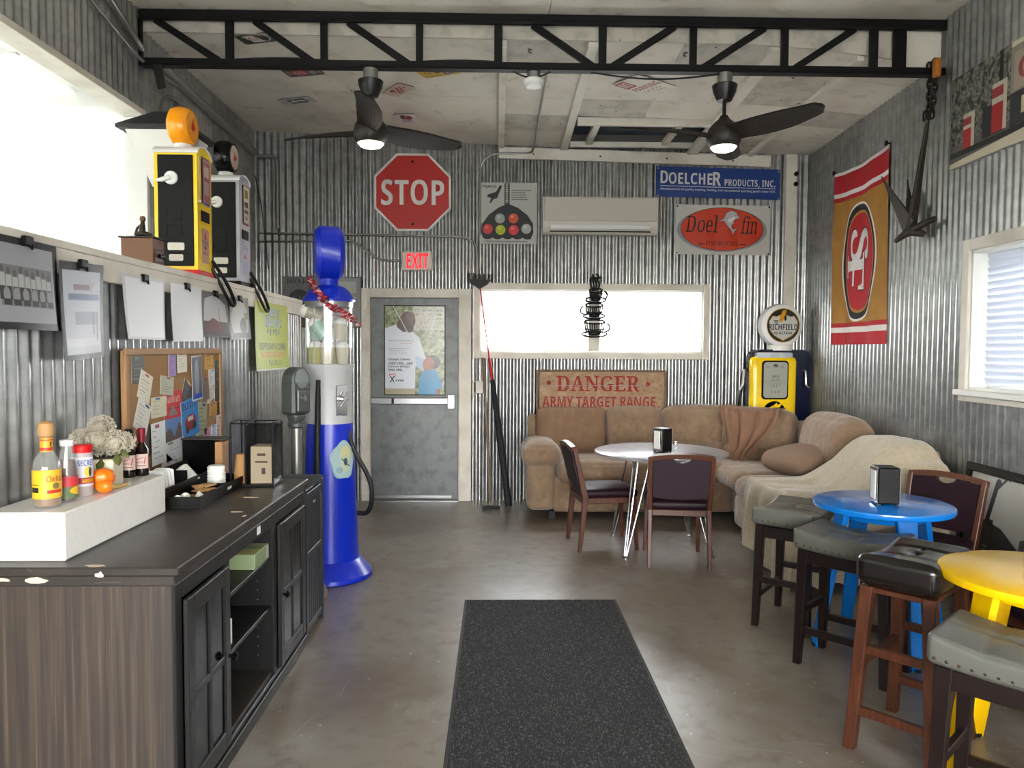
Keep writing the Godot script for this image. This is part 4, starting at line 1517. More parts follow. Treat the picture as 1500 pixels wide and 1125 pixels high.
	for k in [[0.0, 0.02, 0.125, 0.10, 0.115, 1], [-0.005, 0.20, 0.105, 0.085, 0.10, -1], [0.01, 0.36, 0.10, 0.062, 0.085, 1]]:
		st = mb()
		tube(st, ring.call(k[0], k[1] + 0.012, k[2], 0.026), 0.0095, 5, false, true)
		tube(st, ring.call(k[0], k[1] + 0.018, k[2] * 0.45, 0.010), 0.0095, 5, false, true)
		obj("saucer", st, M.black_steel, tc)
		st = mb()
		tube(st, ring.call(k[0], k[1] + k[4] + 0.02, k[3], 0.020), 0.0100, 5, false, true)
		for i in 9:
			var u := i / 8.0 * 2.0 - 1.0
			tube(st, [Vector3(k[0] + u * k[3], k[1] + k[4] + 0.02 - 0.018 * sqrt(maxf(0, 1 - u * u)), 0.0), Vector3(k[0] + u * k[3] * 0.9, k[1] + k[4] * 0.5, 0.008), Vector3(k[0] + u * k[3] * 0.5, k[1] + 0.018, 0.006)], 0.0072, 5)
		tube(st, ring.call(k[0], k[1] + k[4] * 0.62, k[3] * 0.93, 0.016, PI, TAU), 0.0072, 5)
		obj("cup", st, M.black_steel, tc)
		st = mb()
		tube(st, ring.call(k[0] + k[5] * (k[3] + 0.02), k[1] + k[4] * 0.68, 0.032, 0.036, PI * 0.5, -PI * 0.6) if k[5] > 0 else ring.call(k[0] - k[3] - 0.02, k[1] + k[4] * 0.68, 0.032, 0.036, PI * 0.5, PI * 1.6), 0.0095, 5)
		obj("handle", st, M.black_steel, tc)
	st = mb()
	for i in 4:
		var x := -0.045 + i * 0.032
		tube(st, bend([Vector3(x * 0.5, 0.46, 0), Vector3(x, 0.53, 0.006), Vector3(x * 0.6 - 0.02, 0.58, 0), Vector3(x + 0.025, 0.60, 0), Vector3(x * 0.5, 0.63 - i % 2 * 0.04, 0)], 0.03), 0.0097, 5)
	obj("steam", st, M.black_steel, tc)
	# long tools in the corner by the door
	var rk := thing("long_rake", "long pole with red shaft, dark sleeve and black toothed head", "rake")
	var foot := Vector3(0.12, 0.004, -7.25)
	var top := Vector3(-0.175, 2.17, BACK + 0.07)
	st = mb()
	tube(st, [foot, foot.lerp(top, 0.3), foot.lerp(top, 0.565)], [0.034, 0.036, 0.024], 10)
	obj("sleeve", st, mat("sleeve_cloth", Color(0.05, 0.065, 0.085), 0.8), rk)
	st = mb()
	tube(st, [foot.lerp(top, 0.55), foot.lerp(top, 0.66), foot.lerp(top, 0.665), top], [0.018, 0.014, 0.008, 0.006], 8)
	obj("shaft", st, mat("red_shaft", Color(0.62, 0.07, 0.09), 0.35), rk)
	st = mb()
	xf = Transform3D(Basis(Vector3.FORWARD, 0.05), top + Vector3(0, -0.04, 0.0))
	var head := PackedVector2Array([Vector2(0, -0.01), Vector2(0.075, 0.04), Vector2(0.10, 0.08)])
	for i in 5:
		var x := 0.10 - i * 0.05
		head.append_array(PackedVector2Array([Vector2(x, 0.14), Vector2(x - 0.02, 0.145)]))
		if i < 4:
			head.append_array(PackedVector2Array([Vector2(x - 0.028, 0.085), Vector2(x - 0.045, 0.085)]))
	head.append_array(PackedVector2Array([Vector2(-0.12, 0.07), Vector2(-0.085, 0.04)]))
	prism(st, head, -0.02, 0.02)
	obj("toothed_head", st, M.rubber, rk)
	var br := thing("floor_squeegee", "wooden-handled squeegee leaning by the door frame", "squeegee")
	st = mb()
	tube(st, [Vector3(-0.05, 0.035, -7.16), Vector3(-0.14, 1.44, BACK + 0.06)], 0.014, 10)
	obj("handle", st, mat("grey_wood", Color(0.45, 0.38, 0.30), 0.7), br)
	st = mb()
	box(st, Vector3(-0.05, 0.012, -7.15), Vector3(0.17, 0.022, 0.07), 0.006)
	obj("blade", st, M.rubber, br)
	var th := thing("switch_box", "small white wall switch box beside the door frame", "switch", Vector3(-0.19, 1.15, BACK + 0.02))
	st = mb()
	box(st, Vector3(0, 0, 0.03), Vector3(0.115, 0.125, 0.06), 0.006)
	obj("box", st, M.off_white, th)
	st = mb()
	box(st, Vector3(-0.03, 0.0, 0.061), Vector3(0.018, 0.11, 0.004), 0.001)
	obj("slot", st, M.black_plastic, th)


func make_right_wall() -> void:
	var turn := Basis(RU, Vector3.UP, RN)
	# football flag hung sideways: printed on cloth
	var p := Pic.new(400, 640, Color(0.60, 0.42, 0.13))
	p.blotch(0.01, Color(0.66, 0.48, 0.18, 0.6), 0.4, 0.7, 301)
	var red := Color(0.66, 0.04, 0.10)
	var white := Color(0.84, 0.82, 0.80)
	for k in [[0, 12, 1], [12, 66, 0], [78, 16, 1], [94, 16, 0], [560, 16, 0], [576, 20, 1], [596, 44, 0]]:
		p.rect(0, k[0], 400, k[1], white if k[2] else red)
	var c := Vector2(205, 345)
	p.ell(c.x, c.y, 132, 212, white); p.ell(c.x, c.y, 124, 204, Color(0.04, 0.035, 0.04)); p.ell(c.x + 6, c.y, 110, 182, Color(0.62, 0.44, 0.15)); p.ell(c.x + 8, c.y, 104, 172, red)
	for pass_ in 2:
		var col := Color(0.04, 0.035, 0.04) if pass_ == 0 else white
		var grow := 8.0 if pass_ == 0 else 0.0
		# letters lie on their side: the logo's right is the flag's down
		var m := Transform2D(Vector2(0, 1), Vector2(-1, 0), c)
		p.text("S", "Droid Serif", true, -118 - grow / 2, -70 - grow / 2, 120 + grow, 120 + grow, col, 0.0, m)
		p.text("F", "Droid Serif", true, -30 - grow / 2, -34 - grow / 2, 130 + grow, 116 + grow, col, 0.0, m)
	mat_tex("flag_print", p.tex(), 0.8)
	var fl := thing("team_flag", "gold and red football flag with an oval emblem", "flag")
	var st := mb()
	grid(st, 30, 36, func(u, v): return on_right(lerpf(0.71, 1.72, u) + (0.03 * (u - 0.5)) * (1 - v), lerpf(1.585, 3.13, v) - 0.035 * sin(PI * u) * v, 0.035 + 0.014 * sin(u * 17.0 + v * 2.0) * (1.05 - v * 0.6)))
	obj("cloth", st, M.flag_print, fl)
	for k in [[0.72, 3.13], [1.715, 3.13]]:
		st = mb()
		xf = Transform3D(turn * Basis(Vector3.RIGHT, PI / 2), on_right(k[0], k[1] + 0.005, 0.02))
		lathe(st, [Vector2(0.006, 0), Vector2(0.006, 0.03), Vector2(0.02, 0.03), Vector2(0.022, 0.04), Vector2(0.0, 0.045)], 12)
		obj("pin", st, M.black_plastic, fl)
	# anchor on its chain
	var an := thing("anchor", "rusty steel anchor hanging from the truss end by the flag", "anchor")
	var rust := mat("old_iron", Color(0.23, 0.20, 0.175), 0.6, 0.4)
	var sh_top := on_right(2.27 + 0.17, 3.084, 0.120)
	var sh_bot := on_right(2.17 + 0.17, 2.370, 0.160)
	st = mb()
	leg(st, sh_top, sh_bot, Vector2(0.022, 0.02), Vector2(0.075, 0.03), 0.3)
	obj("shank", st, rust, an)
	st = mb()
	var crown := sh_bot + Vector3(0, 0.0, 0)
	for k in [[on_right(1.84 + 0.17, 2.813, 0.220), 0.0], [on_right(2.0 + 0.17, 2.756, 0.110), 0.02]]:
		var tip: Vector3 = k[0]
		var base := crown + Vector3(0, 0.0 + k[1], 0)
		var d := (tip - base).normalized()
		var sd := d.cross(RN).normalized()
		for face_ in [0.0, 1.0]:
			face(st, [tip, base + sd * 0.09 + RN * 0.02 * face_, base - sd * 0.06 + RN * 0.02 * face_], RN)
		face(st, [tip, base + sd * 0.09, base + sd * 0.09 + RN * 0.02], sd)
		face(st, [tip, base - sd * 0.06, base - sd * 0.06 + RN * 0.02], -sd)
		tube(st, [tip, base], [0.004, 0.016], 6)
	obj("fluke", st, rust, an)
	st = mb()
	tube(st, [on_right(2.04 + 0.17, 2.312, 0.200), crown, on_right(2.36 + 0.17, 2.418, 0.100)], [0.016, 0.03, 0.02], 8)
	obj("stock", st, rust, an)
	st = mb()
	tube(st, [on_right(2.10 + 0.17, 2.331, 0.200), crown, on_right(2.24 + 0.17, 2.331, 0.100)], [0.02, 0.04, 0.02], 8)
	obj("crown_lug", st, rust, an)
	var ch := thing("hoist_chain", "rusty loop of chain wrapped round the end of the truss", "chain")
	var link := func(a: Vector3, flat: bool) -> SurfaceTool:
		var s := mb()
		var pts := []
		for i in 14:
			var t := TAU * i / 14.0
			var w := cos(t) * 0.017
			var y := sin(t) * 0.026 + signf(sin(t)) * 0.008
			pts.append(a + (RU * w if flat else RN * w) + Vector3.UP * y)
		tube(s, pts, 0.0065, 6, false, true)
		return s
	var iron := mat("chain_iron", Color(0.12, 0.095, 0.08), 0.55, 0.5)
	for sd in 2:
		for i in 7:
			var y := 3.40 - i * 0.042
			obj("link", link.call(on_right(2.37 + sd * 0.07 - i * sd * 0.006, y, 0.075), i % 2 == sd), iron, ch)
	obj("link", link.call(on_right(2.42, 3.128, 0.130), true), iron, ch)
	for i in 5:
		obj("link", link.call(on_right(2.33 + i * 0.035, 3.452 + 0.02 * (i % 2), 0.08), i % 2 == 0), iron, ch)
	var hk := thing("orange_hook", "small orange hook block behind the chain on the truss end", "hook")
	st = mb()
	soft(st, on_right(2.50, 3.42, 0.10), Vector3(0.05, 0.13, 0.05), 0.02, Vector3.ZERO, Basis.IDENTITY, null, 5)
	obj("block", st, mat("hook_orange", Color(0.62, 0.36, 0.06), 0.6), hk)
	# print of an old filling station
	p = Pic.new(896, 300, Color(0.30, 0.30, 0.27))
	p.blotch(0.05, Color(0.50, 0.49, 0.43, 0.9), 0.42, 0.62, 311)
	p.blotch(0.025, Color(0.10, 0.10, 0.09, 0.9), 0.52, 0.62, 312)
	p.rect(0, 225, 896, 75, Color(0.33, 0.32, 0.29))
	p.rect(318, 0, 578, 236, Color(0.52, 0.50, 0.46))
	p.rect(318, 0, 578, 14, Color(0.80, 0.77, 0.68)); p.rect(334, 34, 300, 110, Color(0.62, 0.56, 0.50))
	p.text("GAS", "Droid Sans", true, 352, 52, 240, 70, Color(0.52, 0.24, 0.20))
	p.rect(318, 150, 578, 100, Color(0.17, 0.16, 0.16)); p.rect(370, 170, 56, 50, Color(0.75, 0.70, 0.58))
	p.rect(262, 0, 18, 240, Color(0.06, 0.06, 0.06)); p.rect(180, 150, 110, 96, Color(0.08, 0.08, 0.08))
	for k in [[76, 138, 44, 118], [228, 92, 56, 150]]:
		p.rect(k[0], k[1], k[2] + 18, k[3], Color(0.72, 0.68, 0.60))
		p.rect(k[0], k[1] + k[3] * 0.42, k[2], k[3] * 0.58, Color(0.62, 0.09, 0.09)); p.rect(k[0], k[1] + 14, k[2], k[3] * 0.2, Color(0.55, 0.16, 0.14))
	p.rect(0, 250, 560, 18, Color(0.10, 0.10, 0.10)); p.poly([Vector2(0, 284), Vector2(896, 240), Vector2(896, 300), Vector2(0, 300)], Color(0.76, 0.72, 0.62))
	mat_tex("gas_print", p.tex(), 0.6)
	var gp := board("station_print", 1.72, 0.58, 0.02, M.gas_print, M.off_white)
	gp.transform = Transform3D(turn, on_right(2.58 + 0.86, 3.015, 0.02))
	tag(gp, "black and white photo print of a gas station with red pumps", "picture")
	# framed black and white picture leaning at the wall behind the yellow table
	p = Pic.new(512, 400, Color(0.62, 0.61, 0.58))
	p.poly([Vector2(0, 190), Vector2(60, 180), Vector2(110, 200), Vector2(200, 215), Vector2(260, 250), Vector2(512, 230), Vector2(512, 400), Vector2(0, 400)], Color(0.15, 0.14, 0.13))
	p.poly([Vector2(262, 226), Vector2(300, 206), Vector2(380, 208), Vector2(420, 230), Vector2(420, 400), Vector2(262, 400)], Color(0.24, 0.23, 0.22))
	for i in 8:
		p.rect(278 + (i % 4) * 34, 236 + (i / 4) * 60, 16, 28, Color(0.55, 0.54, 0.52))
	for i in 6:
		p.rect(20 + i * 26, 226 + (i % 2) * 40, 12, 20, Color(0.42, 0.41, 0.40))
	p.line(150, 210, 168, 116, 14, Color(0.07, 0.07, 0.07)); p.line(166, 128, 196, 96, 6, Color(0.07, 0.07, 0.07)); p.ell(172, 110, 9, 11, Color(0.07, 0.07, 0.07)); p.line(200, 60, 206, 96, 6, Color(0.3, 0.3, 0.3))
	p.line(100, 400, 160, 204, 7, Color(0.06, 0.06, 0.06)); p.line(190, 400, 168, 204, 7, Color(0.06, 0.06, 0.06))
	for i in 9:
		p.line(100 + i * 7, 384 - i * 22, 186 - i * 2, 384 - i * 22, 4, Color(0.06, 0.06, 0.06))
	mat_tex("tower_print", p.tex(), 0.4)
	var fr := thing("framed_picture", "black framed monochrome picture of a figure on a tower", "picture")
	fr.transform = Transform3D(turn * Basis(Vector3.RIGHT, -0.12), on_right(3.62, 0.03, 0.16))
	st = mb()
	for k in [[0, 0.80, 1.30, 0.05], [0, 0.025, 1.30, 0.05]]:
		box(st, Vector3(k[0], k[1], 0.012), Vector3(k[2], k[3], 0.03), 0.004)
	for x in [-0.625, 0.625]:
		box(st, Vector3(x, 0.41, 0.012), Vector3(0.05, 0.73, 0.03), 0.004)
	obj("frame", st, M.black_gloss, fr)
	var pp := board("print", 1.2, 0.725, 0.006, M.tower_print, M.paper, fr, Rect2(0.15, 0.24, 0.85, 0.76))
	pp.position = Vector3(0, 0.41, 0.006)


func make_rug() -> void:
	var r := thing("floor_runner", "dark grey ribbed runner rug on the concrete floor", "rug", Vector3(0.27, 0, -3.0))
	var st := mb()
	bx(st, -0.447, 0.447, 0, 0.007, -1.505, 1.6, 0.003)
	obj("pile", st, M.rug_pile, r)
	for x in [-0.452, 0.452]:
		st = mb()
		bx(st, x - 0.008, x + 0.008, 0, 0.006, -1.51, 1.6, 0.002)
		obj("binding", st, M.rubber, r)


func make_chair() -> Node3D:
	var c := thing("banquet_chair", "x", "chair", Vector3.ZERO, 0.0, "purple banquet chairs")
	var st: SurfaceTool
	for sx in [-1.0, 1.0]:
		st = mb()
		leg(st, Vector3(sx * 0.19, 0.40, 0.19), Vector3(sx * 0.20, 0.0, 0.215), Vector2(0.036, 0.036), Vector2(0.026, 0.026))
		obj("leg", st, M.cherry_wood, c)
		st = mb()
		leg(st, Vector3(sx * 0.205, 0.42, -0.195), Vector3(sx * 0.21, 0.0, -0.235), Vector2(0.032, 0.045), Vector2(0.026, 0.03))
		obj("leg", st, M.cherry_wood, c)
		st = mb()
		leg(st, Vector3(sx * 0.215, 0.79, -0.285), Vector3(sx * 0.205, 0.40, -0.195), Vector2(0.03, 0.034), Vector2(0.032, 0.045))
		obj("back_post", st, M.cherry_wood, c)
	st = mb()
	for z in [-0.205, 0.195]:
		box(st, Vector3(0, 0.385, z), Vector3(0.38, 0.045, 0.024), 0.004)
	for x in [-0.195, 0.195]:
		box(st, Vector3(x, 0.385, 0), Vector3(0.024, 0.045, 0.39), 0.004)
	obj("seat_rail", st, M.cherry_wood, c)
	st = mb()
	soft(st, Vector3(0, 0.437, 0.0), Vector3(0.43, 0.068, 0.44), 0.03, Vector3(0, 0.014, 0))
	obj("seat", st, M.purple_vinyl, c)
	# arched top rail and the padded back with a half-moon grip below it
	var lean := Basis(Vector3.RIGHT, -0.23)
	var o := Vector3(0, 0.42, -0.205)
	st = mb()
	xf = Transform3D(lean, o)
	var n := 16
	var arch := PackedVector2Array()
	for i in n + 1:
		var u := i / float(n) * 2.0 - 1.0
		arch.append(Vector2(u * 0.228, 0.385 + 0.022 * (1 - u * u)))
	for i in n + 1:
		var u := 1.0 - i / float(n) * 2.0
		arch.append(Vector2(u * 0.228, 0.352 + 0.022 * (1 - u * u)))
	prism(st, arch, -0.018, 0.018, true)
	obj("top_rail", st, M.cherry_wood, c)
	var pad := PackedVector2Array()
	for i in 13:
		var t := PI * i / 12.0
		pad.append(Vector2(-0.062 * cos(t), 0.372 - 0.034 * sin(t)))
	pad.append_array(PackedVector2Array([Vector2(0.195, 0.358), Vector2(0.192, 0.11)]))
	for i in 9:
		var u := 1.0 - i / 4.0
		pad.append(Vector2(u * 0.185, 0.085 - 0.016 * (1 - u * u)))
	pad.append_array(PackedVector2Array([Vector2(-0.192, 0.11), Vector2(-0.195, 0.358)]))
	st = mb()
	xf = Transform3D(lean, o)
	prism(st, pad, -0.020, 0.0)
	obj("back_cover", st, M.purple_fabric, c)
	st = mb()
	xf = Transform3D(lean, o)
	prism(st, pad, 0.0005, 0.022)
	obj("back_pad", st, M.purple_vinyl, c)
	return c


func make_chairs() -> void:
	var c := make_chair()
	c.position = Vector3(1.31, 0, -5.42)
	c.rotation.y = deg_to_rad(174.0)
	c.set_meta("label", "purple padded banquet chair with its back turned, between table and rug")
	dup(c, Vector3(0.84, 0, -5.84), deg_to_rad(97.0), "purple padded banquet chair seen from the side at the grey table")
	dup(c, Vector3(2.42, 0, -4.22), deg_to_rad(-60.0), "purple padded banquet chair between the blue table and the sofa")
	dup(c, Vector3(2.40, 0, -3.12), deg_to_rad(-90.0), "purple padded banquet chair tucked behind the yellow table")


func make_stool(called: String, cat_label: String, seat: Material, wood: Material, hs: float, L: float, W: float, splay: float, nails: bool, foot: float) -> Node3D:
	var s := thing(called, cat_label, "stool")
	var st: SurfaceTool
	var ct := 0.078 if nails else 0.105
	var hb := hs - ct + 0.003
	var lx := L / 2 - 0.045
	var lz := W / 2 - 0.04
	var corner := func(sx: float, sz: float, y: float) -> Vector3:
		var k := splay * (1.0 - y / hb)
		return Vector3(sx * (lx + k), y, sz * (lz + k * 0.8))
	for sx in [-1.0, 1.0]:
		for sz in [-1.0, 1.0]:
			st = mb()
			leg(st, corner.call(sx, sz, hb), corner.call(sx, sz, 0.0), Vector2(0.05, 0.046), Vector2(foot, foot))
			obj("leg", st, wood, s)
	for sz in [-1.0, 1.0]:
		st = mb()
		box(st, Vector3(0, hb - (0.035 if nails else 0.012), sz * (lz + 0.004)), Vector3(2 * lx - 0.04, 0.065 if nails else 0.02, 0.022), 0.003)
		obj("apron", st, wood, s)
		st = mb()
		bar(st, corner.call(-1.0, sz, 0.17 if nails else 0.33), corner.call(1.0, sz, 0.17 if nails else 0.33), 0.024, 0.034, 0.003, Vector3.BACK)
		obj("stretcher", st, wood, s)
	for sx in [-1.0, 1.0]:
		st = mb()
		box(st, Vector3(sx * (lx + 0.004), hb - (0.035 if nails else 0.012), 0), Vector3(0.022, 0.065 if nails else 0.02, 2 * lz - 0.04), 0.003)
		obj("apron", st, wood, s)
		st = mb()
		bar(st, corner.call(sx, -1.0, 0.26 if nails else 0.15), corner.call(sx, 1.0, 0.26 if nails else 0.15), 0.024, 0.034, 0.003, Vector3.RIGHT)
		obj("stretcher", st, wood, s)
		if not nails:
			st = mb()
			bar(st, corner.call(sx, -1.0, 0.39), corner.call(sx, 1.0, 0.39), 0.024, 0.034, 0.003, Vector3.RIGHT)
			obj("stretcher", st, wood, s)
	# saddle cushion: the ends rise, stitched seams and a tufted middle
	st = mb()
	var saddle := func(p: Vector3) -> Vector3:
		var u := p.x / (L / 2)
		var up: float = 0.030 * u * u
		if p.y > 0.0:
			var v := p.z / (W / 2)
			var seam: float = 0.0065 * (exp(-pow((absf(u) - 0.36) / 0.045, 2.0)) + exp(-pow(v / 0.06, 2.0)) * (1.0 if absf(u) < 0.4 else 0.4))
			var tuft: float = 0.011 * exp(-(u * u + v * v) / 0.02)
			return p + Vector3(0, up - seam - tuft, 0)
		return p + Vector3(0, up * 0.35, 0)
	soft(st, Vector3(0, hb + ct / 2 - 0.002, 0), Vector3(L, ct, W), 0.020 if nails else 0.038, Vector3(0.004, 0.014, 0.004), Basis.IDENTITY, saddle, 46)
	var cu := obj("cushion", st, seat, s)
	st = mb()
	xf = Transform3D(Basis.IDENTITY, Vector3(0, hb + ct - 0.006, 0))
	lathe(st, [Vector2(0.012, -0.002), Vector2(0.011, 0.003), Vector2(0.0, 0.006)], 12)
	obj("button", st, seat, cu)
	if nails:
		for sz in [-1.0, 1.0]:
			for i in 13:
				st = mb()
				var x := lerpf(-L / 2 + 0.025, L / 2 - 0.025, i / 12.0)
				xf = Transform3D(Basis(Vector3.RIGHT, PI / 2 * sz), Vector3(x, hb + 0.021 + 0.010 * pow(x / (L / 2), 2.0), sz * (W / 2 - 0.001)))
				lathe(st, [Vector2(0.0068, 0.0), Vector2(0.0052, 0.004), Vector2(0.0, 0.006)], 8)
				obj("nail_head", st, M.brass_nail, cu)
		for sx in [-1.0, 1.0]:
			for i in 9:
				st = mb()
				var z := lerpf(-W / 2 + 0.03, W / 2 - 0.03, i / 8.0)
				xf = Transform3D(Basis(Vector3.FORWARD, PI / 2 * sx), Vector3(sx * (L / 2 - 0.001), hb + 0.031, z))
				lathe(st, [Vector2(0.0068, 0.0), Vector2(0.0052, 0.004), Vector2(0.0, 0.006)], 8)
				obj("nail_head", st, M.brass_nail, cu)
	return s


func make_stools() -> void:
	var g := make_stool("saddle_stool", "grey leather saddle stool on dark legs, next to the draped sofa", M.grey_leather, M.espresso_wood, 0.64, 0.46, 0.33, 0.018, true, 0.036)
	g.set_meta("group", "grey saddle stools")
	g.position = Vector3(1.68, 0, -4.17)
	g.rotation.y = deg_to_rad(52.0)
	dup(g, Vector3(1.72, 0, -3.54), deg_to_rad(-47.0), "grey leather saddle stool partly behind the dark brown leather stool")
	dup(g, Vector3(1.60, 0, -2.19), deg_to_rad(-47.0), "grey leather saddle stool with nailheads in front of the yellow table")
	var b := make_stool("leather_stool", "dark brown leather saddle stool on splayed cherry wood legs", M.brown_leather, M.cherry_wood, 0.735, 0.43, 0.30, 0.045, false, 0.042)
	b.position = Vector3(1.63, 0, -2.85)
	b.rotation.y = deg_to_rad(42.0)


func bistro_table(called: String, label: String, at: Vector3, m: Material) -> void:
	var t := thing(called, label, "table", at)
	var st := mb()
	lathe(st, [Vector2(0.0, 0.715), Vector2(0.318, 0.715), Vector2(0.333, 0.72), Vector2(0.337, 0.732), Vector2(0.334, 0.746), Vector2(0.322, 0.75), Vector2(0.0, 0.75)], 56)
	obj("top", st, m, t)
	for k in 4:
		var a := k * PI / 2 + 0.04
		var d := Vector3(sin(a), 0, cos(a))
		st = mb()
		leg(st, d * 0.21 + Vector3.UP * 0.716, d * 0.335, Vector2(0.105, 0.03), Vector2(0.055, 0.028), a)
		var l := obj("leg", st, m, t)
		st = mb()
		xf = Transform3D(Basis.IDENTITY, d * 0.335)
		lathe(st, [Vector2(0.0, -0.0), Vector2(0.022, 0.0), Vector2(0.024, 0.014), Vector2(0.0, 0.014)], 12)
		obj("foot_pad", st, M.rubber, l)
	st = mb()
	lathe(st, [Vector2(0.0, 0.66), Vector2(0.2, 0.67), Vector2(0.22, 0.715), Vector2(0.0, 0.715)], 32)
	obj("apron_ring", st, m, t)


func napkin_box(called: String, label: String, at: Vector3, turn: float, s: Vector3) -> void:
	var n := thing(called, label, "napkin holder", at, turn)
	var st := mb()
	box(st, Vector3(0, s.y / 2 + 0.008, 0), s, 0.006)
	obj("case", st, M.black_plastic, n)
	for sx in [-1.0, 1.0]:
		st = mb()
		box(st, Vector3(sx * (s.x / 2 + 0.002), s.y / 2 + 0.008, 0), Vector3(0.006, s.y * 0.96, s.z * 0.92), 0.002)
		obj("face_plate", st, M.chrome, n)
		st = mb()
		box(st, Vector3(sx * (s.x / 2 + 0.006), s.y / 2 + 0.008, 0), Vector3(0.004, s.y * 0.78, s.z * 0.62), 0.001)
		obj("napkin_stack", st, M.paper, n)
	for k in [[-1, -1], [1, -1], [1, 1], [-1, 1]]:
		st = mb()
		box(st, Vector3(k[0] * s.x * 0.4, 0.004, k[1] * s.z * 0.4), Vector3(0.012, 0.008, 0.012))
		obj("foot", st, M.rubber, n)


func make_tables() -> void:
	bistro_table("bistro_table", "glossy blue round metal table with a napkin holder on it", Vector3(2.0, 0, -3.82), M.blue_enamel)
	bistro_table("bistro_table", "glossy yellow round metal table behind a grey stool", Vector3(1.93, 0, -2.56), M.yellow_enamel)
	napkin_box("napkin_holder", "black napkin holder standing on the blue table", Vector3(1.985, 0.75, -3.77), deg_to_rad(-9), Vector3(0.105, 0.185, 0.115))
	var t := thing("hairpin_table", "round grey laminate table on chrome rod legs by the sofa", "table", Vector3(1.27, 0, -5.76))
	var st := mb()
	lathe(st, [Vector2(0.0, 0.728), Vector2(0.50, 0.728), Vector2(0.51, 0.732), Vector2(0.51, 0.746), Vector2(0.503, 0.75), Vector2(0.0, 0.75)], 64)
	obj("top", st, M.laminate, t)
	for k in 4:
		var a := PI / 4 + k * PI / 2
		var d := Vector3(sin(a), 0, cos(a))
		var sd := Vector3(cos(a), 0, -sin(a))
		st = mb()
		var foot := d * 0.45 + Vector3.UP * 0.012
		for j in [-1.0, 0.0, 1.0]:
			tube(st, [d * (0.30 - absf(j) * 0.05) + sd * 0.075 * j + Vector3.UP * 0.728, foot + sd * 0.012 * j], 0.0075, 8)
		var l := obj("leg", st, M.chrome, t)
		st = mb()
		xf = Transform3D(Basis.IDENTITY, d * 0.45)
		lathe(st, [Vector2(0.0, 0.0), Vector2(0.022, 0.0), Vector2(0.024, 0.012), Vector2(0.0, 0.016)], 14)
		obj("foot_cap", st, M.chrome, l)
	napkin_box("napkin_holder", "black napkin holder with white face on the grey round table", Vector3(1.27, 0.75, -5.70), deg_to_rad(28), Vector3(0.10, 0.175, 0.11))
	var sh := thing("salt_shaker", "small glass shaker beside the napkin holder on the grey table", "shaker", Vector3(1.345, 0.75, -5.60))
	st = mb()
	lathe(st, [Vector2(0.0, 0.0), Vector2(0.022, 0.0), Vector2(0.024, 0.05), Vector2(0.016, 0.066)], 16)
	obj("jar", st, glass("shaker_glass", Color(0.8, 0.85, 0.85), 0.25, 0.05), sh)
	st = mb()
	lathe(st, [Vector2(0.018, 0.064), Vector2(0.019, 0.08), Vector2(0.012, 0.092), Vector2(0.0, 0.094)], 16)
	obj("lid", st, M.chrome, sh)


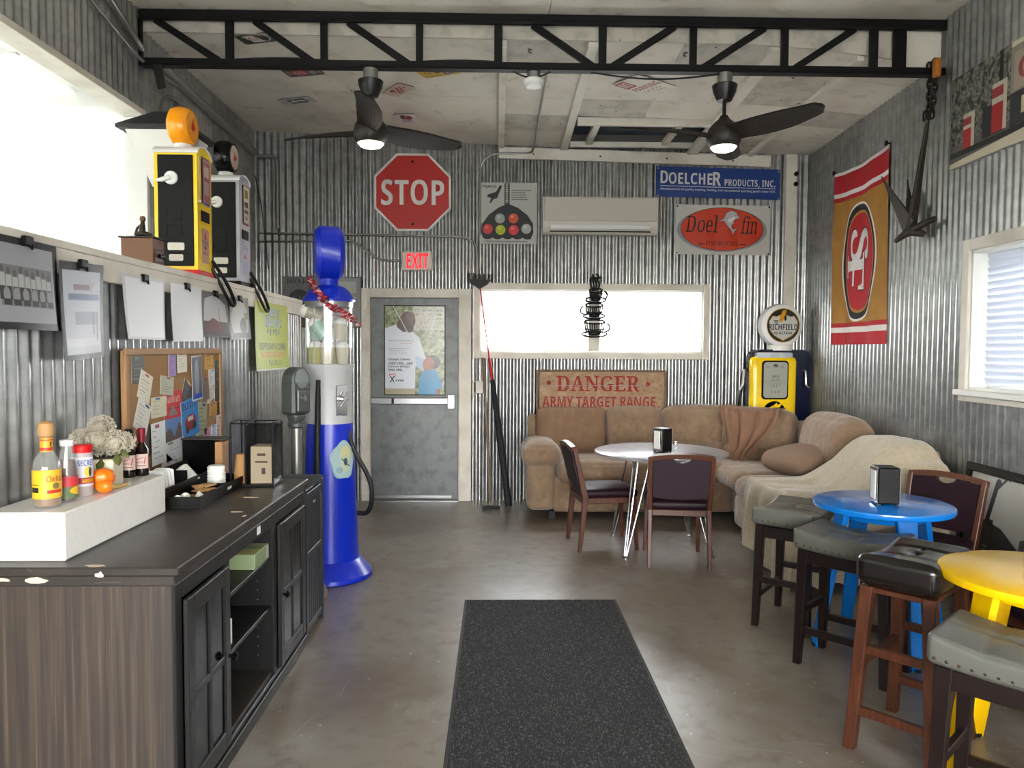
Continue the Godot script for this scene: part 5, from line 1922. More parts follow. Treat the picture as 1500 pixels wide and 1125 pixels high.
func make_sofa() -> void:
	var s := thing("sectional_sofa", "tan suede sectional sofa wrapped into the back right corner", "sofa")
	var st: SurfaceTool
	var part := func(called: String, c: Vector3, sz: Vector3, r: float, puff: Vector3, turn := 0.0, m: Material = M.suede, tilt := 0.0, f = null) -> void:
		var k := mb()
		soft(k, c, sz, r, puff, Basis(Vector3.UP, turn) * Basis(Vector3.RIGHT, tilt), f, 12)
		obj(called, k, m, s)
	# back run
	part.call("base", Vector3(1.33, 0.225, -7.02), Vector3(1.64, 0.33, 0.66), 0.04, Vector3(0, 0, 0.012))
	part.call("arm_panel", Vector3(0.405, 0.30, -7.06), Vector3(0.25, 0.46, 0.70), 0.06, Vector3(0.02, 0.0, 0.015))
	part.call("arm_pad", Vector3(0.41, 0.565, -7.04), Vector3(0.34, 0.22, 0.72), 0.10, Vector3(0.02, 0.03, 0.02))
	part.call("seat_cushion", Vector3(0.97, 0.43, -6.96), Vector3(0.84, 0.19, 0.74), 0.07, Vector3(0, 0.025, 0.02))
	part.call("seat_cushion", Vector3(1.72, 0.43, -6.96), Vector3(0.66, 0.19, 0.74), 0.07, Vector3(0, 0.025, 0.02))
	part.call("back_cushion", Vector3(0.72, 0.715, -7.30), Vector3(0.68, 0.50, 0.24), 0.07, Vector3(0, 0.0, 0.035), 0.0, M.rust_suede, -0.12)
	part.call("back_cushion", Vector3(1.34, 0.715, -7.30), Vector3(0.54, 0.50, 0.24), 0.08, Vector3(0, 0.02, 0.04), 0.0, M.suede, -0.12)
	part.call("back_cushion", Vector3(1.97, 0.715, -7.28), Vector3(0.72, 0.52, 0.26), 0.09, Vector3(0, 0.025, 0.05), -0.08, M.suede, -0.12)
	part.call("lumbar_roll", Vector3(1.34, 0.57, -7.15), Vector3(0.54, 0.16, 0.20), 0.08, Vector3.ZERO)
	part.call("lumbar_roll", Vector3(1.97, 0.57, -7.13), Vector3(0.70, 0.17, 0.20), 0.08, Vector3.ZERO, -0.08)
	part.call("back_frame", Vector3(1.35, 0.47, -7.40), Vector3(2.1, 0.84, 0.12), 0.05, Vector3.ZERO)
	# corner wedge and right run
	part.call("base", Vector3(2.50, 0.225, -6.10), Vector3(0.74, 0.33, 2.05), 0.04, Vector3(0.012, 0, 0))
	part.call("back_cushion", Vector3(2.44, 0.72, -6.92), Vector3(0.70, 0.52, 0.26), 0.10, Vector3(0, 0.025, 0.05), -0.85, M.suede, -0.12)
	part.call("lumbar_roll", Vector3(2.37, 0.57, -6.83), Vector3(0.62, 0.17, 0.2), 0.08, Vector3.ZERO, -0.85)
	part.call("back_frame", Vector3(2.90, 0.46, -6.00), Vector3(0.14, 0.82, 2.2), 0.05, Vector3.ZERO)
	part.call("seat_cushion", Vector3(2.36, 0.43, -6.52), Vector3(0.78, 0.18, 0.86), 0.07, Vector3(0.015, 0.02, 0.02))
	part.call("seat_cushion", Vector3(2.33, 0.42, -5.66), Vector3(0.78, 0.19, 0.84), 0.08, Vector3(0.02, 0.03, 0.0))
	part.call("footrest_panel", Vector3(2.02, 0.24, -5.66), Vector3(0.16, 0.30, 0.82), 0.07, Vector3(0.03, 0.0, 0.0))
	part.call("back_cushion", Vector3(2.74, 0.74, -6.02), Vector3(0.84, 0.52, 0.28), 0.12, Vector3(0, 0.03, 0.06), -PI / 2, M.suede, -0.15)
	part.call("lumbar_roll", Vector3(2.62, 0.58, -6.25), Vector3(0.4, 0.17, 0.2), 0.08, Vector3.ZERO, -PI / 2)
	for x in [0.5, 1.9]:
		for z in [-7.3, -6.74]:
			st = mb()
			bx(st, x - 0.03, x + 0.03, 0, 0.075, z - 0.03, z + 0.03, 0.004)
			obj("foot", st, M.black_plastic, s)
	for z in [-5.2, -6.5]:
		for x in [2.2, 2.8]:
			st = mb()
			bx(st, x - 0.03, x + 0.03, 0, 0.075, z - 0.03, z + 0.03, 0.004)
			obj("foot", st, M.black_plastic, s)
	# hidden body of the covered end seat
	part.call("base", Vector3(2.48, 0.24, -5.02), Vector3(0.80, 0.44, 0.44), 0.06, Vector3.ZERO)
	part.call("back_cushion", Vector3(2.80, 0.60, -5.16), Vector3(0.22, 0.46, 0.50), 0.12, Vector3.ZERO)

	# cream blanket over the end seat, hanging to the floor
	var prof := func(x: float, z: float) -> float:
		var seat: float = 0.575 + 0.012 * sin(z * 5.0)
		var back: float = 0.93 - 0.03 * pow((z + 5.1) / 0.5, 2.0)
		var y: float = lerpf(seat, back, smoothstep(2.28, 2.66, x))
		if z < -5.35:
			y = lerpf(y, lerpf(0.575, 0.66, smoothstep(2.3, 2.6, x)), smoothstep(-5.35, -5.75, z))
		return y
	var bl := thing("blanket", "cream fleece blanket draped over the sofa end to the floor", "blanket")
	st = mb()
	grid(st, 44, 60, func(u: float, v: float):
		var z := lerpf(-5.62, -4.58, v)
		var x: float
		var y: float
		if u < 0.32:
			# the fall in front of the seat
			var t := u / 0.32
			var low := lerpf(0.03, 0.12, smoothstep(0.55, 0.0, v))
			y = lerpf(low, prof.call(1.95, z), sin(t * PI / 2))
			x = 1.875 + 0.06 * pow(t, 3.0) + 0.030 * sin(z * 21.0 + 0.6 * sin(z * 7.0)) * (1 - t) - 0.03 * (1 - t)
		else:
			var t := (u - 0.32) / 0.68
			x = lerpf(1.935, 2.94, t)
			y = prof.call(x, z) + 0.012 * sin(z * 17.0 + x * 6.0) * (1.0 - smoothstep(2.3, 2.7, x)) + 0.004 * sin(z * 40.0)
		# the near end hangs down too
		y -= 0.10 * pow(smoothstep(0.60, 0.86, v), 2.0)
		y -= 0.10 * smoothstep(2.86, 2.94, x)
		if v > 0.84:
			var e := (v - 0.84) / 0.16
			y = lerpf(y, 0.05 + 0.02 * sin(x * 30.0), smoothstep(0.12, 1.0, e))
			z = lerpf(-4.746, -4.63, sqrt(e)) + 0.03 * sin(x * 19.0) * e
		return Vector3(x, y, z))
	obj("cloth", st, M.fleece, bl)
	# rust-coloured throw over the corner cushion
	var th := thing("throw_cloth", "rumpled rose-brown cloth hanging over the sofa corner", "cloth")
	st = mb()
	grid(st, 40, 44, func(u: float, v: float):
		var c := Vector3(2.39, 0, -6.87)
		var side := Vector3(cos(0.85), 0, sin(0.85))
		var out := Vector3(-sin(0.85), 0, cos(0.85))
		var t := 1.0 - v
		var y: float = 1.015 - 0.02 * sin(PI * u)
		var d := -0.02
		if t > 0.18:
			y -= (t - 0.18) * 0.56
			d = 0.135 + 0.09 * (t - 0.18)
		else:
			d = lerpf(-0.06, 0.135, t / 0.18)
			y -= 0.03 * pow(t / 0.18, 2.0)
		var w := lerpf(0.60, 0.30, smoothstep(0.25, 1.0, t))
		return c + side * ((u - 0.5) * w + 0.03 * sin(t * 4.0)) + out * (d + 0.024 + 0.034 * sin(u * 23.0 + t * 8.0 + 1.5 * sin(t * 6.0)) * (0.4 + t) + 0.010 * sin(u * 51.0 - t * 13.0)) + Vector3.UP * (y - 0.05 * t * sin(u * 5.0)))
	obj("cloth", st, M.throw, th)
	var pl := thing("scatter_cushion", "worn brown cushion lying flat on the sofa seat", "cushion")
	st = mb()
	soft(st, Vector3(2.44, 0.655, -5.98), Vector3(0.44, 0.14, 0.46), 0.07, Vector3(0.0, 0.05, 0.0), Basis(Vector3.UP, 0.4) * Basis(Vector3.BACK, 0.12), null, 12)
	obj("cover", st, M.stained_pillow, pl)


func make_corner_pump() -> void:
	var g := thing("gas_pump", "yellow and navy gas pump with a white round globe behind the sofa", "gas pump", Vector3(2.765, 0, -7.36), 0.05)
	var st := mb()
	xf = Transform3D(Basis.IDENTITY, Vector3(0.02, 0.77, -0.03))
	prism(st, round_rect(0.57, 1.54, 0.09, 6), -0.10, 0.10, true)
	obj("body", st, M.pump_navy, g)
	st = mb()
	soft(st, Vector3(-0.085, 0.74, 0.09), Vector3(0.46, 1.46, 0.10), 0.045, Vector3(0, 0, 0.01))
	obj("front_panel", st, M.pump_yellow, g)
	st = mb()
	xf = Transform3D(Basis.IDENTITY, Vector3(-0.085, 1.485, 0.09))
	prism(st, round_rect(0.36, 0.05, 0.02, 4), 0.0, 0.045)
	obj("chrome_band", st, M.chrome, g)
	var p := Pic.new(256, 360, Color(0.60, 0.60, 0.57))
	p.rect(0, 0, 256, 360, Color(0.62, 0.62, 0.58))
	p.ell(128, 38, 26, 18, Color(0.15, 0.14, 0.13))
	p.text("SALE", "Droid Sans", true, 90, 130, 76, 28, Color(0.3, 0.3, 0.3)); p.text("GALLONS", "Droid Sans", true, 80, 170, 96, 18, Color(0.4, 0.4, 0.4))
	p.rect(20, 198, 216, 3, Color(0.35, 0.35, 0.35)); p.text("0 6 0 7", "Droid Sans Mono", false, 80, 222, 96, 34, Color(0.2, 0.2, 0.2)); p.text("PRICE PER GALLON", "Droid Sans", false, 60, 210, 136, 8, Color(0.4, 0.4, 0.4))
	for i in 3:
		p.ell(90 + i * 38, 300, 9, 9, Color(0.45, 0.45, 0.43)); p.rect(24 + i * 78, 40, 36, 14, Color(0.5, 0.5, 0.48))
	mat_tex("dial_print", p.tex(), 0.3)
	var fr := PackedVector2Array(round_rect(0.262, 0.375, 0.035, 5))
	var rim := board("dial_rim", 0.262, 0.375, 0.012, M.black_gloss, M.black_gloss, g, Rect2(0, 0, 1, 1), fr)
	rim.position = Vector3(-0.085, 1.245, 0.146)
	var dl := board("dial", 0.235, 0.345, 0.006, M.dial_print, M.black_gloss, rim, Rect2(0, 0, 1, 1), round_rect(0.235, 0.345, 0.03, 5))
	dl.position = Vector3(0, 0, 0.0125)
	st = mb()
	xf = Transform3D(Basis(Vector3.RIGHT, PI / 2), Vector3(-0.085, 0.93, 0.147))
	lathe(st, [Vector2(0.11, 0.0), Vector2(0.11, 0.006), Vector2(0.0, 0.006)], 28)
	obj("badge", st, M.black_gloss, g)
	st = mb()
	xf = Transform3D(Basis.IDENTITY, Vector3(-0.085, 0.99, 0.154))
	prism(st, PackedVector2Array([Vector2(-0.07, -0.02), Vector2(0.05, -0.01), Vector2(0.075, 0.03), Vector2(0.03, 0.015), Vector2(0.02, 0.035), Vector2(-0.01, 0.01)]), 0, 0.003)
	obj("badge_bird", st, M.pump_yellow, g)
	st = mb()
	tube(st, bend([Vector3(0.24, 1.34, 0.06), Vector3(0.245, 1.33, 0.10), Vector3(0.245, 1.18, 0.11), Vector3(0.285, 1.17, 0.11)], 0.03), 0.011, 8)
	obj("crank", st, M.chrome, g)
	st = mb()
	tube(st, bend([Vector3(-0.28, 1.36, 0.02), Vector3(-0.36, 1.32, 0.02), Vector3(-0.37, 1.12, 0.02), Vector3(-0.38, 0.96, 0.0), Vector3(-0.36, 0.80, -0.02), Vector3(-0.27, 0.7, -0.03)], 0.08), 0.016, 8)
	obj("hose", st, M.rubber, g)
	st = mb()
	tube(st, [Vector3(-0.35, 1.34, 0.05), Vector3(-0.37, 1.20, 0.07), Vector3(-0.40, 1.14, 0.07)], [0.014, 0.018, 0.010], 8)
	obj("nozzle", st, M.steel, g)
	# globe: a white drum with a printed face
	p = Pic.new(400, 400, Color(0.82, 0.80, 0.74))
	p.ell(200, 200, 198, 198, Color(0.72, 0.60, 0.32)); p.ell(200, 200, 190, 190, Color(0.07, 0.055, 0.05))
	p.poly([Vector2(30, 150), Vector2(70, 90), Vector2(120, 96), Vector2(200, 60), Vector2(280, 96), Vector2(330, 90), Vector2(370, 150), Vector2(372, 240), Vector2(310, 320), Vector2(200, 380), Vector2(90, 320), Vector2(28, 240)], Color(0.72, 0.60, 0.32))
	p.poly([Vector2(36, 152), Vector2(76, 98), Vector2(122, 104), Vector2(200, 70), Vector2(278, 104), Vector2(324, 98), Vector2(364, 152), Vector2(364, 238), Vector2(304, 312), Vector2(200, 370), Vector2(96, 312), Vector2(36, 238)], Color(0.74, 0.75, 0.73))
	p.poly([Vector2(150, 120), Vector2(190, 30), Vector2(236, 18), Vector2(226, 90), Vector2(196, 150), Vector2(150, 168)], Color(0.80, 0.58, 0.10)); p.poly([Vector2(206, 110), Vector2(232, 60), Vector2(240, 130), Vector2(220, 152)], Color(0.05, 0.06, 0.10))
	for i in 3:
		p.rect(86 + i * 6, 142 + i * 14, 56 - i * 8, 8, Color(0.05, 0.06, 0.10))
	p.text("RICHFIELD", "Droid Sans", true, 30, 186, 340, 66, Color(0.04, 0.05, 0.10))
	p.text("HI-OCTANE", "Droid Sans", true, 90, 272, 220, 32, Color(0.04, 0.05, 0.10))
	mat_tex("globe_print", p.tex(), 0.3)
	st = mb()
	xf = Transform3D(Basis.IDENTITY, Vector3(0.02, 1.53, 0.0))
	lathe(st, [Vector2(0.12, 0.0), Vector2(0.115, 0.05), Vector2(0.10, 0.055), Vector2(0.0, 0.055)], 24)
	obj("globe_collar", st, M.white_plastic, g)
	st = mb()
	xf = Transform3D(Basis(Vector3.RIGHT, PI / 2), Vector3(0.02, 1.775, -0.08))
	lathe(st, [Vector2(0.0, 0.0), Vector2(0.17, 0.0), Vector2(0.205, 0.02), Vector2(0.215, 0.075), Vector2(0.205, 0.13), Vector2(0.175, 0.15), Vector2(0.0, 0.15)], 40)
	var gl := obj("globe", st, M.white_gloss, g)
	var pts := PackedVector2Array()
	for i in 40:
		pts.append(Vector2.from_angle(TAU * i / 40.0) * 0.168)
	var fc := board("globe_face", 0.336, 0.336, 0.004, M.globe_print, M.white_gloss, gl, Rect2(0, 0, 1, 1), pts)
	fc.position = Vector3(0.02, 1.775, 0.0715)


func make_cabinet() -> void:
	var c := thing("sideboard", "worn black-brown sideboard with glass doors and open shelves", "cabinet")
	var x0 := -1.595
	var x1 := -0.995
	var z0 := -2.29     # near end
	var z1 := -3.83
	var st := mb()
	bx(st, x0, x1, 0.075, 0.80, z0 - 0.022, z0, 0.002)
	obj("end_panel", st, M.oak_end, c)
	st = mb()
	bx(st, x0, x1, 0.075, 0.80, z1, z1 + 0.022, 0.002)
	obj("end_panel", st, M.oak_end, c)
	st = mb()
	bx(st, x0, x0 + 0.012, 0.075, 0.80, z1 + 0.023, z0 - 0.023)
	obj("back_panel", st, M.cabinet_black, c)
	st = mb()
	bx(st, x0 - 0.01, x1 + 0.03, 0.835, 0.862, z1 - 0.015, z0 + 0.02, 0.004)
	obj("top", st, M.cabinet_top, c)
	st = mb()
	bx(st, x0, x1 + 0.012, 0.80, 0.834, z1 - 0.004, z0 + 0.008, 0.004)
	obj("top_moulding", st, M.cabinet_top, c)
	st = mb()
	bx(st, x0, x1 + 0.022, 0.0, 0.055, z1 - 0.006, z0 + 0.012, 0.004)
	bx(st, x0, x1 + 0.012, 0.055, 0.075, z1 - 0.002, z0 + 0.005, 0.006)
	obj("plinth", st, M.cabinet_black, c)
	# carcass walls of the open bay and its shelves
	for z in [-2.735, -3.325]:
		st = mb()
		bx(st, x0 + 0.013, x1 - 0.003, 0.076, 0.799, z - 0.011, z + 0.011)
		obj("divider", st, M.cabinet_black, c)
		for i in 14:
			for x in [-1.06, -1.45]:
				if z > -3.0:
					continue
				st = mb()
				xf = Transform3D(Basis(Vector3.RIGHT, PI / 2), Vector3(x, 0.16 + i * 0.042, z + 0.0115))
				lathe(st, [Vector2(0.0035, 0), Vector2(0.0035, 0.0006), Vector2(0.0, 0.0006)], 6)
				obj("peg_hole", st, M.steel, c)
	st = mb()
	bx(st, x0 + 0.013, x1 - 0.003, 0.076, 0.094, z1 + 0.023, z0 - 0.023)
	obj("floor_board", st, M.cabinet_top, c)
	for y in [0.605, 0.385]:
		st = mb()
		bx(st, x0 + 0.013, x1 - 0.006, y - 0.018, y, -3.313, -2.747, 0.002)
		obj("shelf", st, M.cabinet_black, c)
	# face frame
	for k in [[z0 - 0.05, z0 - 0.001], [-2.76, -2.715], [-3.35, -3.30], [z1 + 0.001, z1 + 0.05]]:
		st = mb()
		bx(st, x1 - 0.002, x1 + 0.010, 0.076, 0.799, k[0], k[1], 0.002)
		obj("stile", st, M.cabinet_black, c)
	for k in [[-2.715, z0 - 0.05], [-3.30, -2.76], [z1 + 0.05, -3.35]]:
		st = mb()
		bx(st, x1 - 0.002, x1 + 0.010, 0.745, 0.799, k[0], k[1], 0.002)
		obj("rail", st, M.cabinet_black, c)
	# two glazed doors
	var pane := glass("smoked_glass", Color(0.02, 0.02, 0.022), 0.8, 0.12)
	pane.metallic_specular = 0.25
	for k in [[-2.712, -2.343, -2.69, 0.10], [-3.778, -3.353, -3.375, 0.0]]:
		var d := Node3D.new()
		d.name = "door"
		c.add_child(d, true)
		var za: float = k[0]
		var zb: float = k[1]
		var hinge := za if k[3] > 0 else zb
		st = mb()
		for r in [[za, za + 0.05, 0.085, 0.74], [zb - 0.05, zb, 0.085, 0.74], [za + 0.05, zb - 0.05, 0.085, 0.15], [za + 0.05, zb - 0.05, 0.68, 0.74]]:
			bx(st, x1 + 0.011, x1 + 0.029, r[2], r[3], r[0], r[1], 0.003)
		obj("frame", st, M.cabinet_black, d)
		st = mb()
		bx(st, x1 + 0.014, x1 + 0.026, 0.15, 0.68, (za + zb) / 2 - 0.011, (za + zb) / 2 + 0.011, 0.002)
		bx(st, x1 + 0.0141, x1 + 0.0259, 0.40, 0.425, za + 0.05, zb - 0.05, 0.002)
		obj("muntin", st, M.cabinet_black, d)
		for q in 4:
			var zc := (za + zb) / 2
			var a := za + 0.05 if q % 2 == 0 else zc + 0.011
			var b := zc - 0.011 if q % 2 == 0 else zb - 0.05
			st = mb()
			bx(st, x1 + 0.018, x1 + 0.021, 0.15 if q < 2 else 0.425, 0.40 if q < 2 else 0.68, a, b)
			obj("pane", st, pane, d)
		st = mb()
		xf = Transform3D(Basis(Vector3.FORWARD, PI / 2), Vector3(x1 + 0.029, 0.415, k[2]))
		lathe(st, [Vector2(0.007, 0), Vector2(0.007, 0.012), Vector2(0.015, 0.018), Vector2(0.016, 0.026), Vector2(0.008, 0.032), Vector2(0.0, 0.033)], 16)
		obj("knob", st, M.black_gloss, d)
	# chips where the veneer is gone
	for k in [[-1.225, 0.8655, z0 + 0.002, 0.036, 0.018, 0], [-1.40, 0.820, z0 + 0.0095, 0.048, 0.015, 1], [-1.20, 0.84, z0 + 0.0208, 0.016, 0.012, 1], [-1.50, 0.822, z0 + 0.0095, 0.03, 0.008, 1], [-1.06, 0.8655, -3.05, 0.03, 0.012, 0], [-1.00, 0.8655, -2.98, 0.012, 0.02, 0], [-1.10, 0.8655, -3.35, 0.045, 0.010, 0]]:
		st = mb()
		var r := RandomNumberGenerator.new()
		r.seed = int(k[0] * -1000)
		var poly := PackedVector2Array()
		for i in 9:
			var a := TAU * i / 9.0
			poly.append(Vector2(cos(a) * k[3], sin(a) * k[4]) * r.randf_range(0.55, 1.0))
		xf = Transform3D(Basis(Vector3.RIGHT, -PI / 2) if k[5] == 0 else Basis.IDENTITY, Vector3(k[0], k[1] - (0.003 if k[5] == 0 else 0.0), k[2]))
		prism(st, poly, 0.0, 0.0006)
		obj("veneer_chip", st, M.raw_board, c)
	# things on its shelves
	var p := Pic.new(256, 256, Color(0.66, 0.66, 0.46))
	p.rect(0, 0, 256, 90, Color(0.70, 0.68, 0.44)); p.rect(0, 180, 256, 76, Color(0.52, 0.58, 0.42))
	p.ell(200, 120, 30, 34, Color(0.72, 0.20, 0.14)); p.ell(160, 60, 34, 22, Color(0.70, 0.36, 0.22)); p.rect(70, 186, 70, 60, Color(0.78, 0.78, 0.74))
	for i in 6:
		p.rect(76, 192 + i * 9, 58, 2, Color(0.45, 0.45, 0.42))
	mat_tex("tea_print", p.tex(), 0.55, 0.0, 0.22, false)
	var tb := thing("tea_box", "green and cream tea carton on the sideboard shelf", "box", Vector3(-1.065, 0.606, -3.20))
	st = mb()
	bx(st, -0.062, 0.062, 0, 0.064, -0.095, 0.095, 0.002)
	obj("carton", st, M.tea_print, tb)
	var cd := thing("white_carton", "small white carton on the lower sideboard shelf", "box", Vector3(-1.07, 0.386, -2.82))
	st = mb()
	bx(st, -0.05, 0.05, 0, 0.10, -0.06, 0.06, 0.002)
	obj("carton", st, M.paper, cd)
	var lb := thing("shelf_label", "small white sticker on the sideboard rail", "label", Vector3(x1 + 0.0105, 0.775, -3.10))
	st = mb()
	bx(st, 0, 0.001, -0.016, 0.016, -0.022, 0.022)
	obj("sticker", st, M.paper, lb)


func lathe_part(parent: Node, called: String, prof: Array, m: Material, n := 24, uv := false) -> MeshInstance3D:
	var st := mb()
	lathe(st, prof, n, 35.0, 0.0, TAU, uv)
	return obj(called, st, m, parent)


func label_band(parent: Node, key: String, p: Pic, r: float, y0: float, y1: float, a0 := 0.0, a1 := TAU) -> void:
	mat_tex(key, p.tex(), 0.45)
	var st := mb()
	var n := 24
	for i in n:
		var t0 := lerpf(a0, a1, i / float(n))
		var t1 := lerpf(a0, a1, (i + 1) / float(n))
		var c0 := Vector3(sin(t0), 0, cos(t0)) * r
		var c1 := Vector3(sin(t1), 0, cos(t1)) * r
		face(st, [c0 + Vector3.UP * y0, c1 + Vector3.UP * y0, c1 + Vector3.UP * y1, c0 + Vector3.UP * y1], c0, 0, [Vector2(i / float(n), 1), Vector2((i + 1) / float(n), 1), Vector2((i + 1) / float(n), 0), Vector2(i / float(n), 0)])
	obj("label", st, M[key], parent)


func make_counter() -> void:
	var marble := Pic.new(512, 512, Color(0.90, 0.89, 0.865))
	var n := FastNoiseLite.new()
	n.seed = 5
	n.frequency = 0.012
	for x in 512:
		for y in 512:
			var t := absf(n.get_noise_2d(x * 2.2 + 60.0 * n.get_noise_2d(y * 0.7, 9), y * 0.5))
			if t < 0.06:
				marble.im.set_pixel(x, y, Color(0.90, 0.89, 0.865).lerp(Color(0.82, 0.81, 0.80), (1.0 - t / 0.06) * 0.5))
	mat_tex("marble", marble.tex(), 0.2, 0.0, 0.7)
	var b := thing("marble_riser", "long white marble riser block on the sideboard", "riser", Vector3(0, 0.8625, 0))
	var st := mb()
	bx(st, -1.59, -1.34, 0, 0.153, -3.045, -2.335, 0.005)
	obj("block", st, M.marble, b)
	var top := 0.8625 + 0.1535
	var clear := glass("bottle_glass", Color(0.90, 0.93, 0.90), 0.10, 0.03)
	# tall bottle with a wooden ball stopper
	var q := thing("liquor_bottle", "tall clear bottle with a wooden ball stopper and yellow label", "bottle", Vector3(-1.447, top, -2.43))
	lathe_part(q, "glass", [Vector2(0.0, 0.0), Vector2(0.038, 0.0), Vector2(0.041, 0.01), Vector2(0.041, 0.125), Vector2(0.036, 0.15), Vector2(0.018, 0.178), Vector2(0.0165, 0.225)], clear, 20)
	lathe_part(q, "drink", [Vector2(0.0, 0.006), Vector2(0.036, 0.006), Vector2(0.037, 0.028), Vector2(0.0, 0.028)], mat("amber_dregs", Color(0.50, 0.36, 0.25), 0.3), 20)
	lathe_part(q, "stopper", [Vector2(0.016, 0.222), Vector2(0.023, 0.23), Vector2(0.025, 0.25), Vector2(0.022, 0.268), Vector2(0.012, 0.276), Vector2(0.0, 0.277)], mat("cork_wood", Color(0.68, 0.52, 0.33), 0.6), 20)
	var p := Pic.new(256, 160, Color(0.85, 0.66, 0.15))
	p.rect(4, 10, 90, 140, Color(0.82, 0.70, 0.14)); p.rect(20, 96, 60, 28, Color(0.16, 0.13, 0.08)); p.rect(14, 80, 66, 4, Color(0.35, 0.25, 0.1))
	p.poly([Vector2(110, 30), Vector2(150, 0), Vector2(250, 0), Vector2(256, 130), Vector2(220, 160), Vector2(150, 160), Vector2(110, 130)], Color(0.87, 0.68, 0.20)); p.text("Cholula", "Droid Serif", true, 128, 32, 110, 34, Color(0.55, 0.12, 0.08)); p.rect(130, 112, 100, 18, Color(0.74, 0.16, 0.14))
	p.ell(185, 90, 22, 18, Color(0.45, 0.40, 0.25))
	label_band(q, "liquor_print", p, 0.0418, 0.03, 0.122, -1.0, 2.0)
	p = Pic.new(64, 64, Color(0.86, 0.62, 0.16))
	p.rect(0, 44, 64, 14, Color(0.75, 0.16, 0.12)); p.rect(0, 6, 64, 6, Color(0.75, 0.16, 0.12)); p.scribble(10, 18, 44, 20, Color(0.4, 0.25, 0.1), 4)
	label_band(q, "neck_print", p, 0.0185, 0.178, 0.222)
	# sauce bottle
	q = thing("sauce_bottle", "small red sauce bottle with a white cap and fruit label", "bottle", Vector3(-1.43, top, -2.515))
	lathe_part(q, "glass", [Vector2(0.0, 0.0), Vector2(0.029, 0.0), Vector2(0.031, 0.008), Vector2(0.031, 0.105), Vector2(0.022, 0.15), Vector2(0.018, 0.188)], clear, 20)
	lathe_part(q, "sauce", [Vector2(0.0, 0.005), Vector2(0.027, 0.005), Vector2(0.028, 0.10), Vector2(0.022, 0.138), Vector2(0.0, 0.138)], mat("dark_sauce", Color(0.26, 0.05, 0.04), 0.25), 20)
	lathe_part(q, "cap", [Vector2(0.021, 0.186), Vector2(0.022, 0.205), Vector2(0.0, 0.206)], M.white_plastic, 20)
	p = Pic.new(128, 96, Color(0.72, 0.18, 0.20))
	p.rect(0, 44, 128, 52, Color(0.32, 0.40, 0.26)); p.ell(40, 62, 26, 20, Color(0.80, 0.66, 0.15)); p.ell(96, 74, 20, 16, Color(0.70, 0.20, 0.20)); p.ell(70, 24, 34, 14, Color(0.80, 0.26, 0.30)); p.rect(44, 74, 26, 14, Color(0.82, 0.80, 0.74))
	label_band(q, "sauce_print", p, 0.0318, 0.012, 0.085)
	# plastic shaker
	q = thing("spice_shaker", "white seasoning shaker with a red lid and blue lettering", "shaker", Vector3(-1.435, top, -2.615))
	lathe_part(q, "jar", [Vector2(0.0, 0.0), Vector2(0.031, 0.0), Vector2(0.033, 0.006), Vector2(0.033, 0.15), Vector2(0.0, 0.15)], mat("frosted", Color(0.64, 0.60, 0.60), 0.35), 20)
	lathe_part(q, "lid", [Vector2(0.032, 0.15), Vector2(0.033, 0.173), Vector2(0.03, 0.177), Vector2(0.0, 0.177)], M.pump_red, 20)
	p = Pic.new(256, 160, Color(0.80, 0.80, 0.84))
	p.rect(0, 112, 256, 34, Color(0.62, 0.08, 0.20)); p.text("SECRET", "Droid Sans", true, 110, 14, 130, 34, Color(0.16, 0.30, 0.62)); p.ell(190, 80, 32, 30, Color(0.85, 0.80, 0.20)); p.ell(205, 82, 14, 26, Color(0.22, 0.16, 0.36)); p.text("AARDVARK", "Droid Sans", true, 140, 118, 110, 22, Color(0.90, 0.75, 0.10))
	for i in 8:
		p.rect(8, 16 + i * 11, 60, 3, Color(0.5, 0.52, 0.58))
	label_band(q, "spice_print", p, 0.0336, 0.035, 0.135, -1.3, 1.9)
	# gourd
	q = thing("ornamental_gourd", "small orange gourd with a curved stem in front of the planter", "gourd", Vector3(-1.40, top, -2.68))
	st = mb()
	for i in 48:
		var t0 := TAU * i / 48.0
		var t1 := TAU * (i + 1) / 48.0
		for j in 16:
			var pt := func(t: float, k: int) -> Vector3:
				var v := k / 16.0 * PI
				var rr := 0.037 * sin(v) * (1.0 + 0.10 * absf(cos(t * 4.5)))
				return Vector3(sin(t) * rr, 0.042 - 0.042 * cos(v) + 0.012 * pow(sin(v), 3), cos(t) * rr)
			var quad := [pt.call(t0, j), pt.call(t1, j), pt.call(t1, j + 1), pt.call(t0, j + 1)]
			if j == 0:
				quad.remove_at(1)
			elif j == 15:
				quad.remove_at(2)
			face(st, quad, Vector3(sin(t0), 0, cos(t0)) + Vector3.UP * (j - 7.5) * 0.3, 0)
	obj("fruit", st, mat("gourd_orange", Color(0.90, 0.44, 0.03), 0.35), q)
	st = mb()
	soft(st, Vector3(0.022, 0.024, 0.028), Vector3(0.055, 0.045, 0.05), 0.022, Vector3.ZERO)
	obj("lobe", st, M.gourd_orange, q)
	st = mb()
	tube(st, bend([Vector3(0.045, 0.024, 0.03), Vector3(0.07, 0.022, 0.022), Vector3(0.095, 0.03, 0.01)], 0.03), [0.010, 0.009, 0.008, 0.0075, 0.007, 0.0065, 0.006, 0.006], 8)
	obj("stem", st, mat("gourd_stem", Color(0.48, 0.38, 0.20), 0.7), q)
	# planter with dried flower heads
	q = thing("flower_planter", "cream cube planter of dried hydrangea heads", "plant", Vector3(-1.465, top, -2.79), 0.15)
	st = mb()
	bx(st, -0.062, 0.062, 0, 0.105, -0.055, 0.055, 0.006)
	obj("pot", st, mat("cream_pot", Color(0.84, 0.81, 0.71), 0.5), q)
	st = mb()
	bx(st, -0.054, 0.054, 0.1052, 0.109, -0.048, 0.048)
